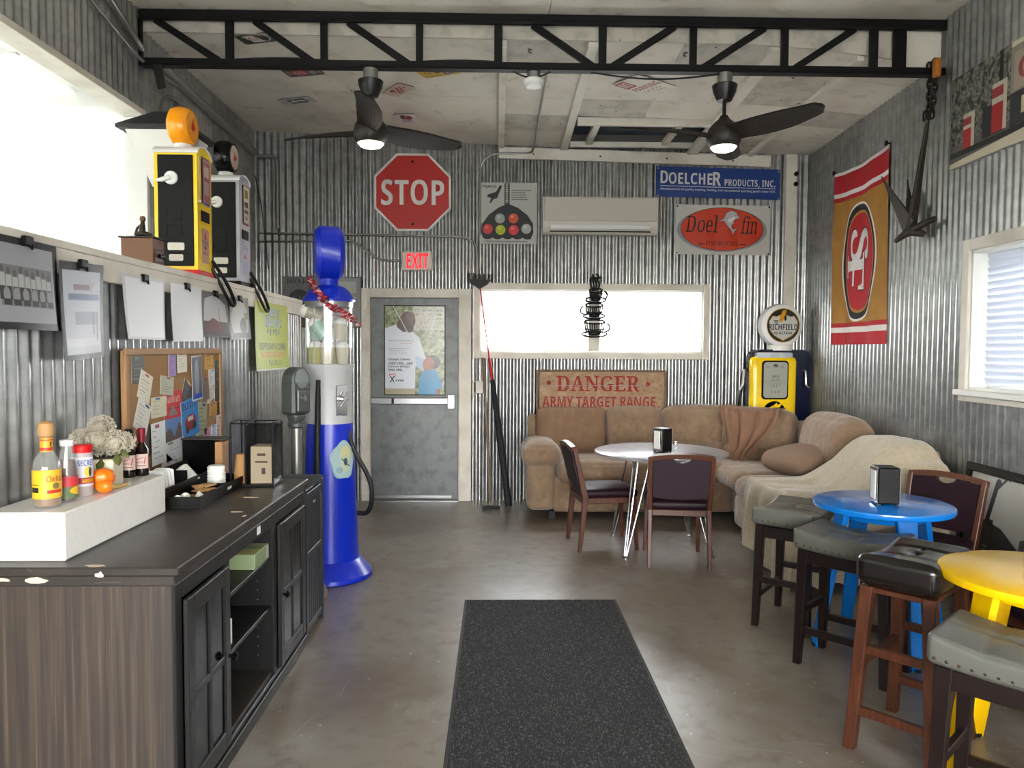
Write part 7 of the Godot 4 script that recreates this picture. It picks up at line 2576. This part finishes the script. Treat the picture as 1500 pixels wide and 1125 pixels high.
func small_pump(called: String, label: String, zc: float, body: Material, side: Material, globe: Material, face_m: Material, foot: Material) -> void:
	var g := thing(called, label, "gas pump", Vector3(-1.735, DECK, zc))
	var st := mb()
	bx(st, -0.125, 0.125, 0, 0.03, -0.115, 0.115, 0.004)
	obj("base", st, foot, g)
	st = mb()
	xf = Transform3D(Basis(Vector3(0, 0, -1), Vector3.UP, Vector3(1, 0, 0)), Vector3(-0.115, 0, 0))
	var prof := PackedVector2Array([Vector2(-0.10, 0.03), Vector2(0.10, 0.03), Vector2(0.10, 0.66)])
	for i in 9:
		var a := PI * i / 8.0
		prof.append(Vector2(cos(a) * 0.10, 0.66 + sin(a) * 0.045))
	prof.append(Vector2(-0.10, 0.66))
	prism(st, prof, 0.0, 0.23)
	obj("body", st, body, g)
	st = mb()
	bx(st, -0.095, 0.095, 0.05, 0.645, 0.1002, 0.106, 0.003)
	var pn := obj("side_panel", st, side, g)
	st = mb()
	xf = Transform3D(Basis(Vector3.RIGHT, PI / 2), Vector3(-0.02, 0.52, 0.106))
	lathe(st, [Vector2(0.036, 0.0), Vector2(0.036, 0.008), Vector2(0.03, 0.014), Vector2(0.0, 0.016)], 22)
	obj("crank_plate", st, M.white_gloss, pn)
	st = mb()
	tube(st, [Vector3(-0.02, 0.52, 0.125), Vector3(-0.055, 0.505, 0.135), Vector3(-0.09, 0.50, 0.135)], [0.012, 0.014, 0.006], 8)
	obj("crank_handle", st, M.white_gloss, pn)
	for y in [0.24, 0.33]:
		st = mb()
		tube(st, [Vector3(-0.045, y - 0.03, 0.107), Vector3(0.035, y - 0.03, 0.107), Vector3(0.035, y + 0.03, 0.107), Vector3(-0.045, y + 0.03, 0.107)], 0.0018, 5, false, true)
		obj("hatch", st, side, pn)
	for k in [[0.155, 0.045, 0.02, "sticker"], [0.095, 0.038, 0.018, "sticker"]]:
		st = mb()
		xf = Transform3D(Basis.IDENTITY, Vector3(0.0, k[0], 0.1062))
		prism(st, round_rect(k[1] * 2, k[2] * 2, 0.008, 3), 0, 0.0008)
		obj(k[3], st, M.off_white, pn)
	st = mb()
	xf = Transform3D(Basis(Vector3(0, 0, -1), Vector3.UP, Vector3(1, 0, 0)), Vector3(-0.122, 0, 0))
	var cap := PackedVector2Array()
	for i in 11:
		var a := PI * i / 10.0
		cap.append(Vector2(cos(a) * 0.108, 0.655 + sin(a) * 0.052))
	for i in 11:
		var a := PI * (10 - i) / 10.0
		cap.append(Vector2(cos(a) * 0.101, 0.655 + sin(a) * 0.045))
	prism(st, cap, 0.0, 0.244)
	obj("crown_trim", st, M.white_gloss, g)
	# face towards the room: dial window, small plate, lower decal
	var fr := board("dial_rim", 0.13, 0.26, 0.008, M.chrome, M.chrome, g, Rect2(0, 0, 1, 1), round_rect(0.13, 0.26, 0.02, 4))
	fr.transform = Transform3D(side_turn(), Vector3(0.1152, 0.52, 0.0))
	var dl := board("dial", 0.105, 0.235, 0.004, face_m, M.black_gloss, fr)
	dl.position.z = 0.0082
	st = mb()
	bx(st, 0.1152, 0.122, 0.30, 0.36, -0.055, 0.055, 0.003)
	obj("name_plate", st, M.black_gloss, g)
	var dc := Pic.new(110, 190, Color(0.72, 0.56, 0.38) if zc > -4.5 else Color(0.55, 0.57, 0.66))
	if zc > -4.5:
		dc.poly([Vector2(55, 10), Vector2(78, 58), Vector2(32, 58)], Color(0.62, 0.16, 0.20))
		dc.text("PENNZOIL", "Droid Sans", true, 12, 64, 86, 26, Color(0.25, 0.16, 0.42))
		dc.ell(55, 104, 22, 10, Color(0.45, 0.16, 0.40)); dc.text("MOTOR OIL", "Droid Sans", true, 18, 126, 74, 16, Color(0.25, 0.16, 0.42))
	else:
		dc.ell(55, 70, 42, 42, Color(0.62, 0.63, 0.70)); dc.poly([Vector2(30, 78), Vector2(52, 50), Vector2(60, 74), Vector2(84, 68), Vector2(58, 90)], Color(0.62, 0.14, 0.16))
	var dm := mat_tex(called + "_decal%d" % int(-zc * 10), dc.tex(), 0.4)
	var dd := board("decal", 0.11, 0.19, 0.002, dm, dm, g, Rect2(0, 0, 1, 1), round_rect(0.11, 0.19, 0.02, 4))
	dd.transform = Transform3D(side_turn(), Vector3(0.1152, 0.17, 0.0))
	# globe on edge, facing the room
	st = mb()
	xf = Transform3D(Basis(Vector3.FORWARD, PI / 2), Vector3(-0.06, 0.80 + 0.02, 0.0))
	lathe(st, [Vector2(0.0, 0.0), Vector2(0.07, 0.0), Vector2(0.098, 0.018), Vector2(0.108, 0.055), Vector2(0.10, 0.10), Vector2(0.085, 0.115), Vector2(0.0, 0.115)], 36)
	var gl := obj("globe", st, globe, g)
	st = mb()
	xf = Transform3D(Basis(Vector3.FORWARD, PI / 2), Vector3(0.0552, 0.82, 0.0))
	lathe(st, [Vector2(0.074, 0.0), Vector2(0.074, 0.002), Vector2(0.0, 0.003)], 32)
	obj("globe_face", st, mat(called + "_face", Color(0.90, 0.58, 0.08) if zc > -4.5 else Color(0.72, 0.68, 0.62), 0.3), gl)
	st = mb()
	xf = Transform3D(side_turn(), Vector3(0.0584, 0.825, 0.0))
	prism(st, PackedVector2Array([Vector2(-0.03, -0.02), Vector2(0.0, -0.03), Vector2(0.035, -0.005), Vector2(0.012, 0.01), Vector2(0.0, 0.035), Vector2(-0.012, 0.008)]), 0, 0.001)
	obj("globe_emblem", st, M.pump_red, gl)
	st = mb()
	lathe(st, [Vector2(0.05, 0.70), Vector2(0.045, 0.725), Vector2(0.0, 0.725)], 20)
	obj("globe_collar", st, M.white_gloss, g)
	# hose looping down over the deck edge
	st = mb()
	tube(st, bend([Vector3(0.118, 0.06, -0.09), Vector3(0.165, -0.06, -0.13), Vector3(0.175, -0.15, -0.24), Vector3(0.172, -0.13, -0.32), Vector3(0.165, -0.02, -0.20), Vector3(0.122, 0.10, -0.085)], 0.10), 0.010, 8)
	obj("hose", st, M.rubber, g)


func make_deck() -> void:
	var p := Pic.new(96, 200, Color(0.62, 0.60, 0.55))
	p.rect(6, 6, 84, 188, Color(0.72, 0.70, 0.62))
	p.rect(20, 20, 56, 46, Color(0.45, 0.42, 0.20)); p.rect(16, 84, 64, 30, Color(0.30, 0.30, 0.30)); p.rect(16, 128, 64, 20, Color(0.36, 0.36, 0.36)); p.text("GAS", "Droid Sans", true, 24, 160, 46, 22, Color(0.2, 0.2, 0.2))
	mat_tex("small_dial", p.tex(), 0.25)
	var pk := Pic.new(96, 200, Color(0.70, 0.52, 0.52))
	pk.rect(8, 8, 80, 184, Color(0.62, 0.40, 0.42)); pk.rect(18, 30, 60, 50, Color(0.76, 0.66, 0.62)); pk.rect(18, 100, 60, 60, Color(0.70, 0.56, 0.56))
	mat_tex("small_dial_pink", pk.tex(), 0.25)
	small_pump("toy_gas_pump", "small yellow and black gas pump with an amber globe on the deck", -4.225, M.pump_yellow, M.panel_black, M.pump_amber, M.small_dial_pink, M.pump_red)
	mat("pump_silver", Color(0.62, 0.63, 0.66), 0.3)
	small_pump("toy_gas_pump", "small silver and black gas pump with a black globe on the deck", -4.885, M.pump_silver, M.panel_black, M.black_gloss, M.small_dial, M.black_gloss)
	# roofed lantern behind them
	var l := thing("roofed_lantern", "white lantern with a dark pitched roof behind the yellow pump", "lantern", Vector3(-2.06, DECK, -4.80))
	var st := mb()
	face(st, [Vector3(-0.22, 0.92, -0.22), Vector3(0.22, 0.92, -0.22), Vector3(0.22, 0.92, 0.22), Vector3(-0.22, 0.92, 0.22)], Vector3.DOWN)
	for i in 4:
		var a := Basis(Vector3.UP, i * PI / 2)
		face(st, [a * Vector3(-0.22, 0.94, 0.22), a * Vector3(0.22, 0.94, 0.22), a * Vector3(0.06, 1.06, 0.06), a * Vector3(-0.06, 1.06, 0.06)], a * Vector3(0, 0.5, 1))
		face(st, [a * Vector3(-0.22, 0.92, 0.22), a * Vector3(0.22, 0.92, 0.22), a * Vector3(0.22, 0.94, 0.22), a * Vector3(-0.22, 0.94, 0.22)], a * Vector3(0, 0, 1))
	face(st, [Vector3(-0.06, 1.06, -0.06), Vector3(0.06, 1.06, -0.06), Vector3(0.06, 1.06, 0.06), Vector3(-0.06, 1.06, 0.06)], Vector3.UP)
	obj("roof", st, mat("roof_grey", Color(0.15, 0.15, 0.155), 0.7), l)
	for i in 4:
		st = mb()
		var a := Basis(Vector3.UP, i * PI / 2)
		face(st, [a * Vector3(-0.07, 0.60, 0.07), a * Vector3(0.07, 0.60, 0.07), a * Vector3(0.18, 0.919, 0.18), a * Vector3(-0.18, 0.919, 0.18)], a * Vector3(0, 0, 1))
		obj("side", st, M.white_plastic, l)
	st = mb()
	lathe(st, [Vector2(0.0, 0.0), Vector2(0.11, 0.0), Vector2(0.11, 0.02), Vector2(0.03, 0.035), Vector2(0.03, 0.605), Vector2(0.0, 0.605)], 18)
	obj("post", st, M.black_plastic, l)
	# wooden box with a drawer and a figurine on it
	var b := thing("drawer_box", "small wooden box with a bone-handled drawer on the deck", "box", Vector3(-1.70, DECK, -3.66))
	st = mb()
	bx(st, -0.075, 0.075, 0, 0.125, -0.06, 0.06, 0.002)
	obj("body", st, mat("walnut", Color(0.40, 0.26, 0.145), 0.5), b)
	st = mb()
	bx(st, -0.085, 0.085, 0.1255, 0.133, -0.068, 0.068, 0.002)
	obj("lid", st, M.espresso_wood, b)
	st = mb()
	bx(st, 0.0752, 0.080, 0.015, 0.075, -0.048, 0.048, 0.002)
	var dr := obj("drawer", st, mat("drawer_wood", Color(0.30, 0.22, 0.16), 0.5), b)
	st = mb()
	tube(st, [Vector3(0.088, 0.045, -0.022), Vector3(0.09, 0.045, -0.015), Vector3(0.088, 0.045, 0.0), Vector3(0.09, 0.045, 0.015), Vector3(0.088, 0.045, 0.022)], [0.010, 0.009, 0.005, 0.009, 0.010], 8)
	obj("handle", st, M.black_gloss, dr)
	var f := thing("figurine", "tiny bronze figurine sitting on the wooden drawer box", "figurine", Vector3(-1.70, DECK + 0.1335, -3.655))
	st = mb()
	var bronze := mat("bronze", Color(0.17, 0.13, 0.10), 0.4, 0.5)
	tube(st, [Vector3(-0.03, 0.012, 0.0), Vector3(0.0, 0.02, 0.0), Vector3(0.035, 0.012, 0.01), Vector3(0.055, 0.008, 0.012)], [0.012, 0.017, 0.012, 0.006], 8)
	tube(st, [Vector3(0.0, 0.012, 0.0), Vector3(0.002, 0.045, 0.0), Vector3(0.004, 0.075, 0.0)], [0.016, 0.015, 0.009], 8)
	tube(st, [Vector3(0.004, 0.066, 0.0), Vector3(-0.022, 0.045, 0.0), Vector3(-0.032, 0.012, 0.004)], [0.006, 0.006, 0.005], 6)
	obj("body", st, bronze, f)
	st = mb()
	soft(st, Vector3(0.004, 0.088, 0.0), Vector3(0.026, 0.03, 0.026), 0.012, Vector3.ZERO, Basis.IDENTITY, null, 6)
	obj("head", st, mat("bronze_light", Color(0.36, 0.24, 0.17), 0.4, 0.5), f)


func make_blue_pump() -> void:
	var g := thing("visible_gas_pump", "tall blue visible gas pump with cups in its glass cylinder", "gas pump", Vector3(-1.115, 0, -5.02))
	lathe_part(g, "skirt", [Vector2(0.0, 0.0), Vector2(0.265, 0.0), Vector2(0.277, 0.01), Vector2(0.275, 0.035), Vector2(0.20, 0.125), Vector2(0.19, 0.13), Vector2(0.0, 0.13)], M.pump_blue, 48)
	lathe_part(g, "column", [Vector2(0.19, 0.13), Vector2(0.155, 0.95), Vector2(0.152, 1.035), Vector2(0.0, 1.035)], M.pump_blue, 40)
	lathe_part(g, "neck", [Vector2(0.151, 1.0352), Vector2(0.148, 1.37), Vector2(0.165, 1.405), Vector2(0.168, 1.425), Vector2(0.0, 1.425)], M.pump_grey, 40)
	var gl := glass("pump_glass", Color(0.92, 0.95, 0.95), 0.08, 0.02)
	var st := mb()
	lathe(st, [Vector2(0.152, 1.4255), Vector2(0.152, 1.835)], 40)
	obj("cylinder", st, gl, g)
	for k in 4:
		var a := PI / 4 + k * PI / 2 + 0.3
		st = mb()
		tube(st, [Vector3(sin(a) * 0.146, 1.4256, cos(a) * 0.146), Vector3(sin(a) * 0.146, 1.835, cos(a) * 0.146)], 0.0035, 8)
		obj("tie_rod", st, M.conduit, g)
	lathe_part(g, "cylinder_rim", [Vector2(0.154, 1.80), Vector2(0.157, 1.80), Vector2(0.157, 1.8345), Vector2(0.154, 1.8345)], M.steel, 36)
	lathe_part(g, "cap", [Vector2(0.0, 1.8352), Vector2(0.17, 1.8352), Vector2(0.172, 1.85), Vector2(0.155, 1.87), Vector2(0.135, 1.905), Vector2(0.10, 1.935), Vector2(0.065, 1.945), Vector2(0.062, 1.985), Vector2(0.0, 1.985)], M.pump_blue, 40)
	# globe: an eight-sided drum standing on edge, its printed face to the right
	var turn := Basis(Vector3.UP, 0.30)
	st = mb()
	xf = Transform3D(turn * Basis(Vector3.FORWARD, PI / 2), Vector3(0, 2.155, 0)) * Transform3D(Basis.IDENTITY, Vector3(0, -0.09, 0))
	lathe(st, [Vector2(0.0, 0.0), Vector2(0.15, 0.0), Vector2(0.178, 0.03), Vector2(0.178, 0.15), Vector2(0.15, 0.18), Vector2(0.0, 0.18)], 16, 20.0)
	var gg := obj("globe", st, M.pump_blue, g)
	st = mb()
	xf = Transform3D(turn * Basis(Vector3.FORWARD, PI / 2), Vector3(0, 2.155, 0)) * Transform3D(Basis.IDENTITY, Vector3(0, 0.0903, 0))
	lathe(st, [Vector2(0.14, 0.0), Vector2(0.14, 0.003), Vector2(0.0, 0.004)], 32)
	obj("globe_face", st, mat("face_lilac", Color(0.42, 0.42, 0.72), 0.35), gg)
	st = mb()
	xf = Transform3D(turn * side_turn(), Vector3(0, 2.155, 0)) * Transform3D(Basis.IDENTITY, Vector3(0, 0, 0.0945))
	prism(st, round_rect(0.13, 0.10, 0.04, 4), 0, 0.001)
	obj("globe_emblem", st, mat("emblem_pink", Color(0.72, 0.25, 0.45), 0.35), gg)
	# chrome valve, hoses, badge
	st = mb()
	xf = Transform3D(Basis(Vector3.UP, 0.75), Vector3.ZERO)
	box(st, Vector3(0, 1.19, 0.15), Vector3(0.085, 0.20, 0.012), 0.004)
	var vp := obj("valve_plate", st, M.chrome, g)
	st = mb()
	xf = Transform3D(Basis(Vector3.UP, 0.75), Vector3.ZERO)
	tube(st, [Vector3(0, 1.20, 0.15), Vector3(0, 1.20, 0.205)], 0.018, 12)
	tube(st, [Vector3(-0.03, 1.155, 0.19), Vector3(0.0, 1.20, 0.20), Vector3(0.02, 1.245, 0.19)], 0.008, 8)
	obj("valve", st, M.chrome, vp)
	st = mb()
	tube(st, bend([Vector3(0.13, 0.99, 0.05), Vector3(0.17, 0.86, 0.07), Vector3(0.285, 0.65, 0.05), Vector3(0.285, 0.50, 0.03), Vector3(0.25, 0.42, 0.0), Vector3(0.17, 0.42, -0.02)], 0.12), 0.016, 10)
	obj("hose", st, M.rubber, g)
	st = mb()
	tube(st, [Vector3(-0.035, 1.325, 0.166), Vector3(-0.037, 1.18, 0.172), Vector3(-0.040, 0.80, 0.188), Vector3(-0.043, 0.35, 0.208), Vector3(-0.03, 0.19, 0.215)], [0.014, 0.018, 0.022, 0.022, 0.018], 10)
	obj("hose", st, M.rubber, g)
	var p := Pic.new(200, 256, Color(0.55, 0.66, 0.68))
	p.ell(100, 128, 90, 118, Color(0.60, 0.70, 0.70)); p.ell(118, 90, 44, 54, Color(0.74, 0.72, 0.54)); p.ell(116, 150, 40, 60, Color(0.68, 0.70, 0.60)); p.ell(120, 140, 16, 24, Color(0.16, 0.28, 0.34)); p.line(90, 120, 150, 170, 8, Color(0.18, 0.30, 0.40)); p.ell(70, 190, 26, 20, Color(0.50, 0.62, 0.66))
	mat_tex("badge_print", p.tex(), 0.4)
	# the badge hugs the column
	st = mb()
	var shape := PackedVector2Array()
	for i in 40:
		var t := TAU * i / 40.0
		shape.append(Vector2(cos(t) * 0.088, sin(t) * 0.125) * (1.0 + 0.07 * sin(t * 5.0)))
	var tr := Geometry2D.triangulate_polygon(shape)
	for i in range(0, tr.size() - 2, 3):
		var quad := []
		var uvs := []
		for j in 3:
			var q := shape[tr[i + j]]
			var a := 0.75 + q.x / 0.17
			quad.append(Vector3(sin(a) * 0.1745, 0.80 + q.y, cos(a) * 0.1745))
			uvs.append(Vector2(0.5 + q.x / 0.19, 0.5 - q.y / 0.26))
		face(st, quad, Vector3(sin(0.75), 0, cos(0.75)), 0, uvs)
	obj("badge", st, M.badge_print, g)
	# cups inside the cylinder: each one a thing
	var kinds := [mat("cup_mint", Color(0.55, 0.68, 0.62), 0.4), mat("cup_lime", Color(0.62, 0.62, 0.30), 0.4), mat("cup_cream", Color(0.70, 0.67, 0.58), 0.4)]
	var spots := [[-0.08, 1.427, 0.045, 0.0, 0.0, 1, "lime paper cup at the bottom of the glass cylinder"], [0.005, 1.427, 0.088, 0.0, 0.2, 2, "cream paper cup at the bottom of the glass cylinder"], [0.09, 1.427, 0.02, 0.0, 0.0, 2, "pale paper cup against the right glass of the cylinder"], [0.0, 1.427, -0.085, 0.0, 0.0, 1, "lime paper cup at the back of the glass cylinder"], [-0.08, 1.583, 0.04, 0.0, 0.05, 0, "mint paper cup with a dome lid standing in the glass cylinder"], [-0.01, 1.60, 0.082, -0.6, 0.0, 0, "mint paper cup tipped over in the glass cylinder"], [-0.05, 1.735, -0.01, -1.2, 0.3, 2, "cream paper cup lying on top in the glass cylinder"], [0.06, 1.585, -0.03, 0.1, 0.3, 2, "cream paper cup standing behind the tipped mint cup"]]
	for k in spots:
		var c := thing("paper_cup", k[6], "cup", g.position + Vector3(k[0], k[1], k[2]), 0.0, "paper cups in the glass cylinder")
		c.rotation = Vector3(0, k[4], -k[3])
		lathe_part(c, "cup", [Vector2(0.0, 0.0), Vector2(0.034, 0.0), Vector2(0.046, 0.108), Vector2(0.0, 0.108)], kinds[k[5]], 20)
		lathe_part(c, "lid", [Vector2(0.048, 0.1082), Vector2(0.048, 0.116), Vector2(0.041, 0.133), Vector2(0.022, 0.147), Vector2(0.0, 0.149)], M.white_plastic, 20)
	# paper garland slung round the cap
	var lei := thing("flower_lei", "pink and white paper flower garland slung round the blue pump", "garland")
	st = mb()
	var r := RandomNumberGenerator.new()
	r.seed = 41
	var st2 := mb()
	var path := bend([Vector3(-0.10, 1.985, 0.11), Vector3(-0.055, 1.91, 0.165), Vector3(0.0, 1.85, 0.195), Vector3(0.09, 1.77, 0.185), Vector3(0.17, 1.73, 0.12), Vector3(0.215, 1.68, 0.06)], 0.06, 6)
	for i in 260:
		var t := r.randf() * (path.size() - 1.001)
		var c: Vector3 = (path[int(t)] as Vector3).lerp(path[int(t) + 1], t - int(t)) + g.position
		var d := Vector3(r.randfn(), r.randfn(), r.randfn()).normalized()
		var b := frame_of(d)
		var s := r.randf_range(0.012, 0.022)
		var tool := st if i % 3 else st2
		face(tool, [c, c + d * 0.02 + b.x * s, c + d * 0.032, c + d * 0.02 - b.x * s])
	var pk := obj("petals", st, mat("lei_pink", Color(0.72, 0.16, 0.28), 0.8), lei)
	pk.set_meta("kind", "stuff")
	var wp := obj("petals", st2, mat("lei_white", Color(0.80, 0.62, 0.60), 0.8), lei)
	wp.set_meta("kind", "stuff")


func make_meter_and_bin() -> void:
	var m := thing("parking_meter", "old grey parking meter on a post in a stone base", "parking meter", Vector3(-1.205, 0, -4.52), 1.15)
	lathe_part(m, "stone_base", [Vector2(0.0, 0.0), Vector2(0.17, 0.0), Vector2(0.185, 0.03), Vector2(0.16, 0.09), Vector2(0.06, 0.12), Vector2(0.0, 0.12)], mat("granite", Color(0.47, 0.38, 0.34), 0.85), 18)
	lathe_part(m, "post", [Vector2(0.033, 0.115), Vector2(0.033, 1.10)], M.conduit, 18)
	lathe_part(m, "collar", [Vector2(0.036, 1.05), Vector2(0.05, 1.06), Vector2(0.05, 1.08), Vector2(0.042, 1.09), Vector2(0.055, 1.12), Vector2(0.055, 1.13), Vector2(0.0, 1.13)], M.meter_grey, 20)
	var st := mb()
	box(st, Vector3(0, 1.235, 0), Vector3(0.165, 0.20, 0.10), 0.014)
	obj("case", st, M.meter_grey, m)
	st = mb()
	xf = Transform3D(Basis(Vector3.RIGHT, PI / 2), Vector3(0.0, 1.335, -0.045))
	lathe(st, [Vector2(0.0, 0.0), Vector2(0.072, 0.0), Vector2(0.08, 0.01), Vector2(0.08, 0.08), Vector2(0.072, 0.09), Vector2(0.0, 0.09)], 28)
	obj("dome", st, M.meter_grey, m)
	st = mb()
	xf = Transform3D(Basis(Vector3.RIGHT, PI / 2), Vector3(0.0, 1.345, 0.0455))
	lathe(st, [Vector2(0.062, 0.0), Vector2(0.055, 0.006), Vector2(0.0, 0.008)], 24)
	obj("window", st, glass("meter_glass", Color(0.7, 0.75, 0.75), 0.4, 0.05), m)
	st = mb()
	box(st, Vector3(0.0, 1.22, 0.055), Vector3(0.11, 0.13, 0.012), 0.004)
	obj("coin_plate", st, mat("coin_plate", Color(0.40, 0.41, 0.40), 0.35, 0.6), m)
	st = mb()
	tube(st, [Vector3(-0.02, 1.235, 0.061), Vector3(-0.02, 1.235, 0.085)], 0.018, 14)
	obj("knob", st, M.steel, m)
	# slatted bin at the end of the sideboard
	var b := thing("slatted_bin", "blue-grey plastic bin with slatted sides at the sideboard's end", "bin", Vector3(-1.19, 0, -4.045))
	var grey := mat("bin_grey", Color(0.105, 0.125, 0.15), 0.45)
	st = mb()
	bx(st, -0.185, 0.185, 0.02, 0.78, -0.165, 0.165, 0.006)
	obj("body", st, grey, b)
	for k in [[0.186, 1], [-0.186, 1]]:
		for i in 8:
			st = mb()
			var z := -0.145 + i * 0.0415
			box(st, Vector3(k[0] + (0.006 if k[0] > 0 else -0.006), 0.40, z), Vector3(0.012, 0.72, 0.037), 0.004)
			obj("slat", st, grey, b)
	for zz in [0.166, -0.166]:
		for i in 9:
			st = mb()
			var x := -0.166 + i * 0.0415
			box(st, Vector3(x, 0.40, zz + (0.006 if zz > 0 else -0.006)), Vector3(0.037, 0.72, 0.012), 0.004)
			obj("slat", st, grey, b)
	for y in [0.055, 0.44, 0.755]:
		st = mb()
		bx(st, 0.1985, 0.206, y - 0.018, y + 0.018, -0.17, 0.17, 0.003)
		obj("band", st, grey, b)
	for k in [[0.192, 0.18], [0.192, -0.18], [-0.192, 0.18], [-0.192, -0.18]]:
		st = mb()
		bx(st, k[0] - 0.02, k[0] + 0.02, 0.0, 0.80, k[1] - 0.018, k[1] + 0.018, 0.004)
		obj("corner_post", st, grey, b)
	st = mb()
	xf = Transform3D(Basis(Vector3(0, 0, -1), Vector3.UP, Vector3(1, 0, 0)), Vector3(-0.21, 0, 0))
	var lid := PackedVector2Array([Vector2(-0.20, 0.80), Vector2(0.20, 0.80)])
	for i in 9:
		var u := i / 8.0
		lid.append(Vector2(0.20 - 0.40 * u, 0.812 + 0.03 * sin(PI * u)))
	prism(st, lid, 0.0, 0.42)
	obj("lid", st, grey, b)
	st = mb()
	bx(st, 0.2062, 0.207, 0.70, 0.712, -0.02, 0.03)
	obj("sticker", st, M.paper, b)


func build_things() -> void:
	make_truss()
	make_ceiling_bits()
	make_pipes()
	make_back_wall()
	make_right_wall()
	print("walls done")
	make_rug()
	make_sofa()
	make_corner_pump()
	make_tables()
	make_chairs()
	make_stools()
	print("furniture done")
	make_cabinet()
	make_left_wall()
	make_deck()
	make_blue_pump()
	make_meter_and_bin()
	make_counter()
	print("all done")
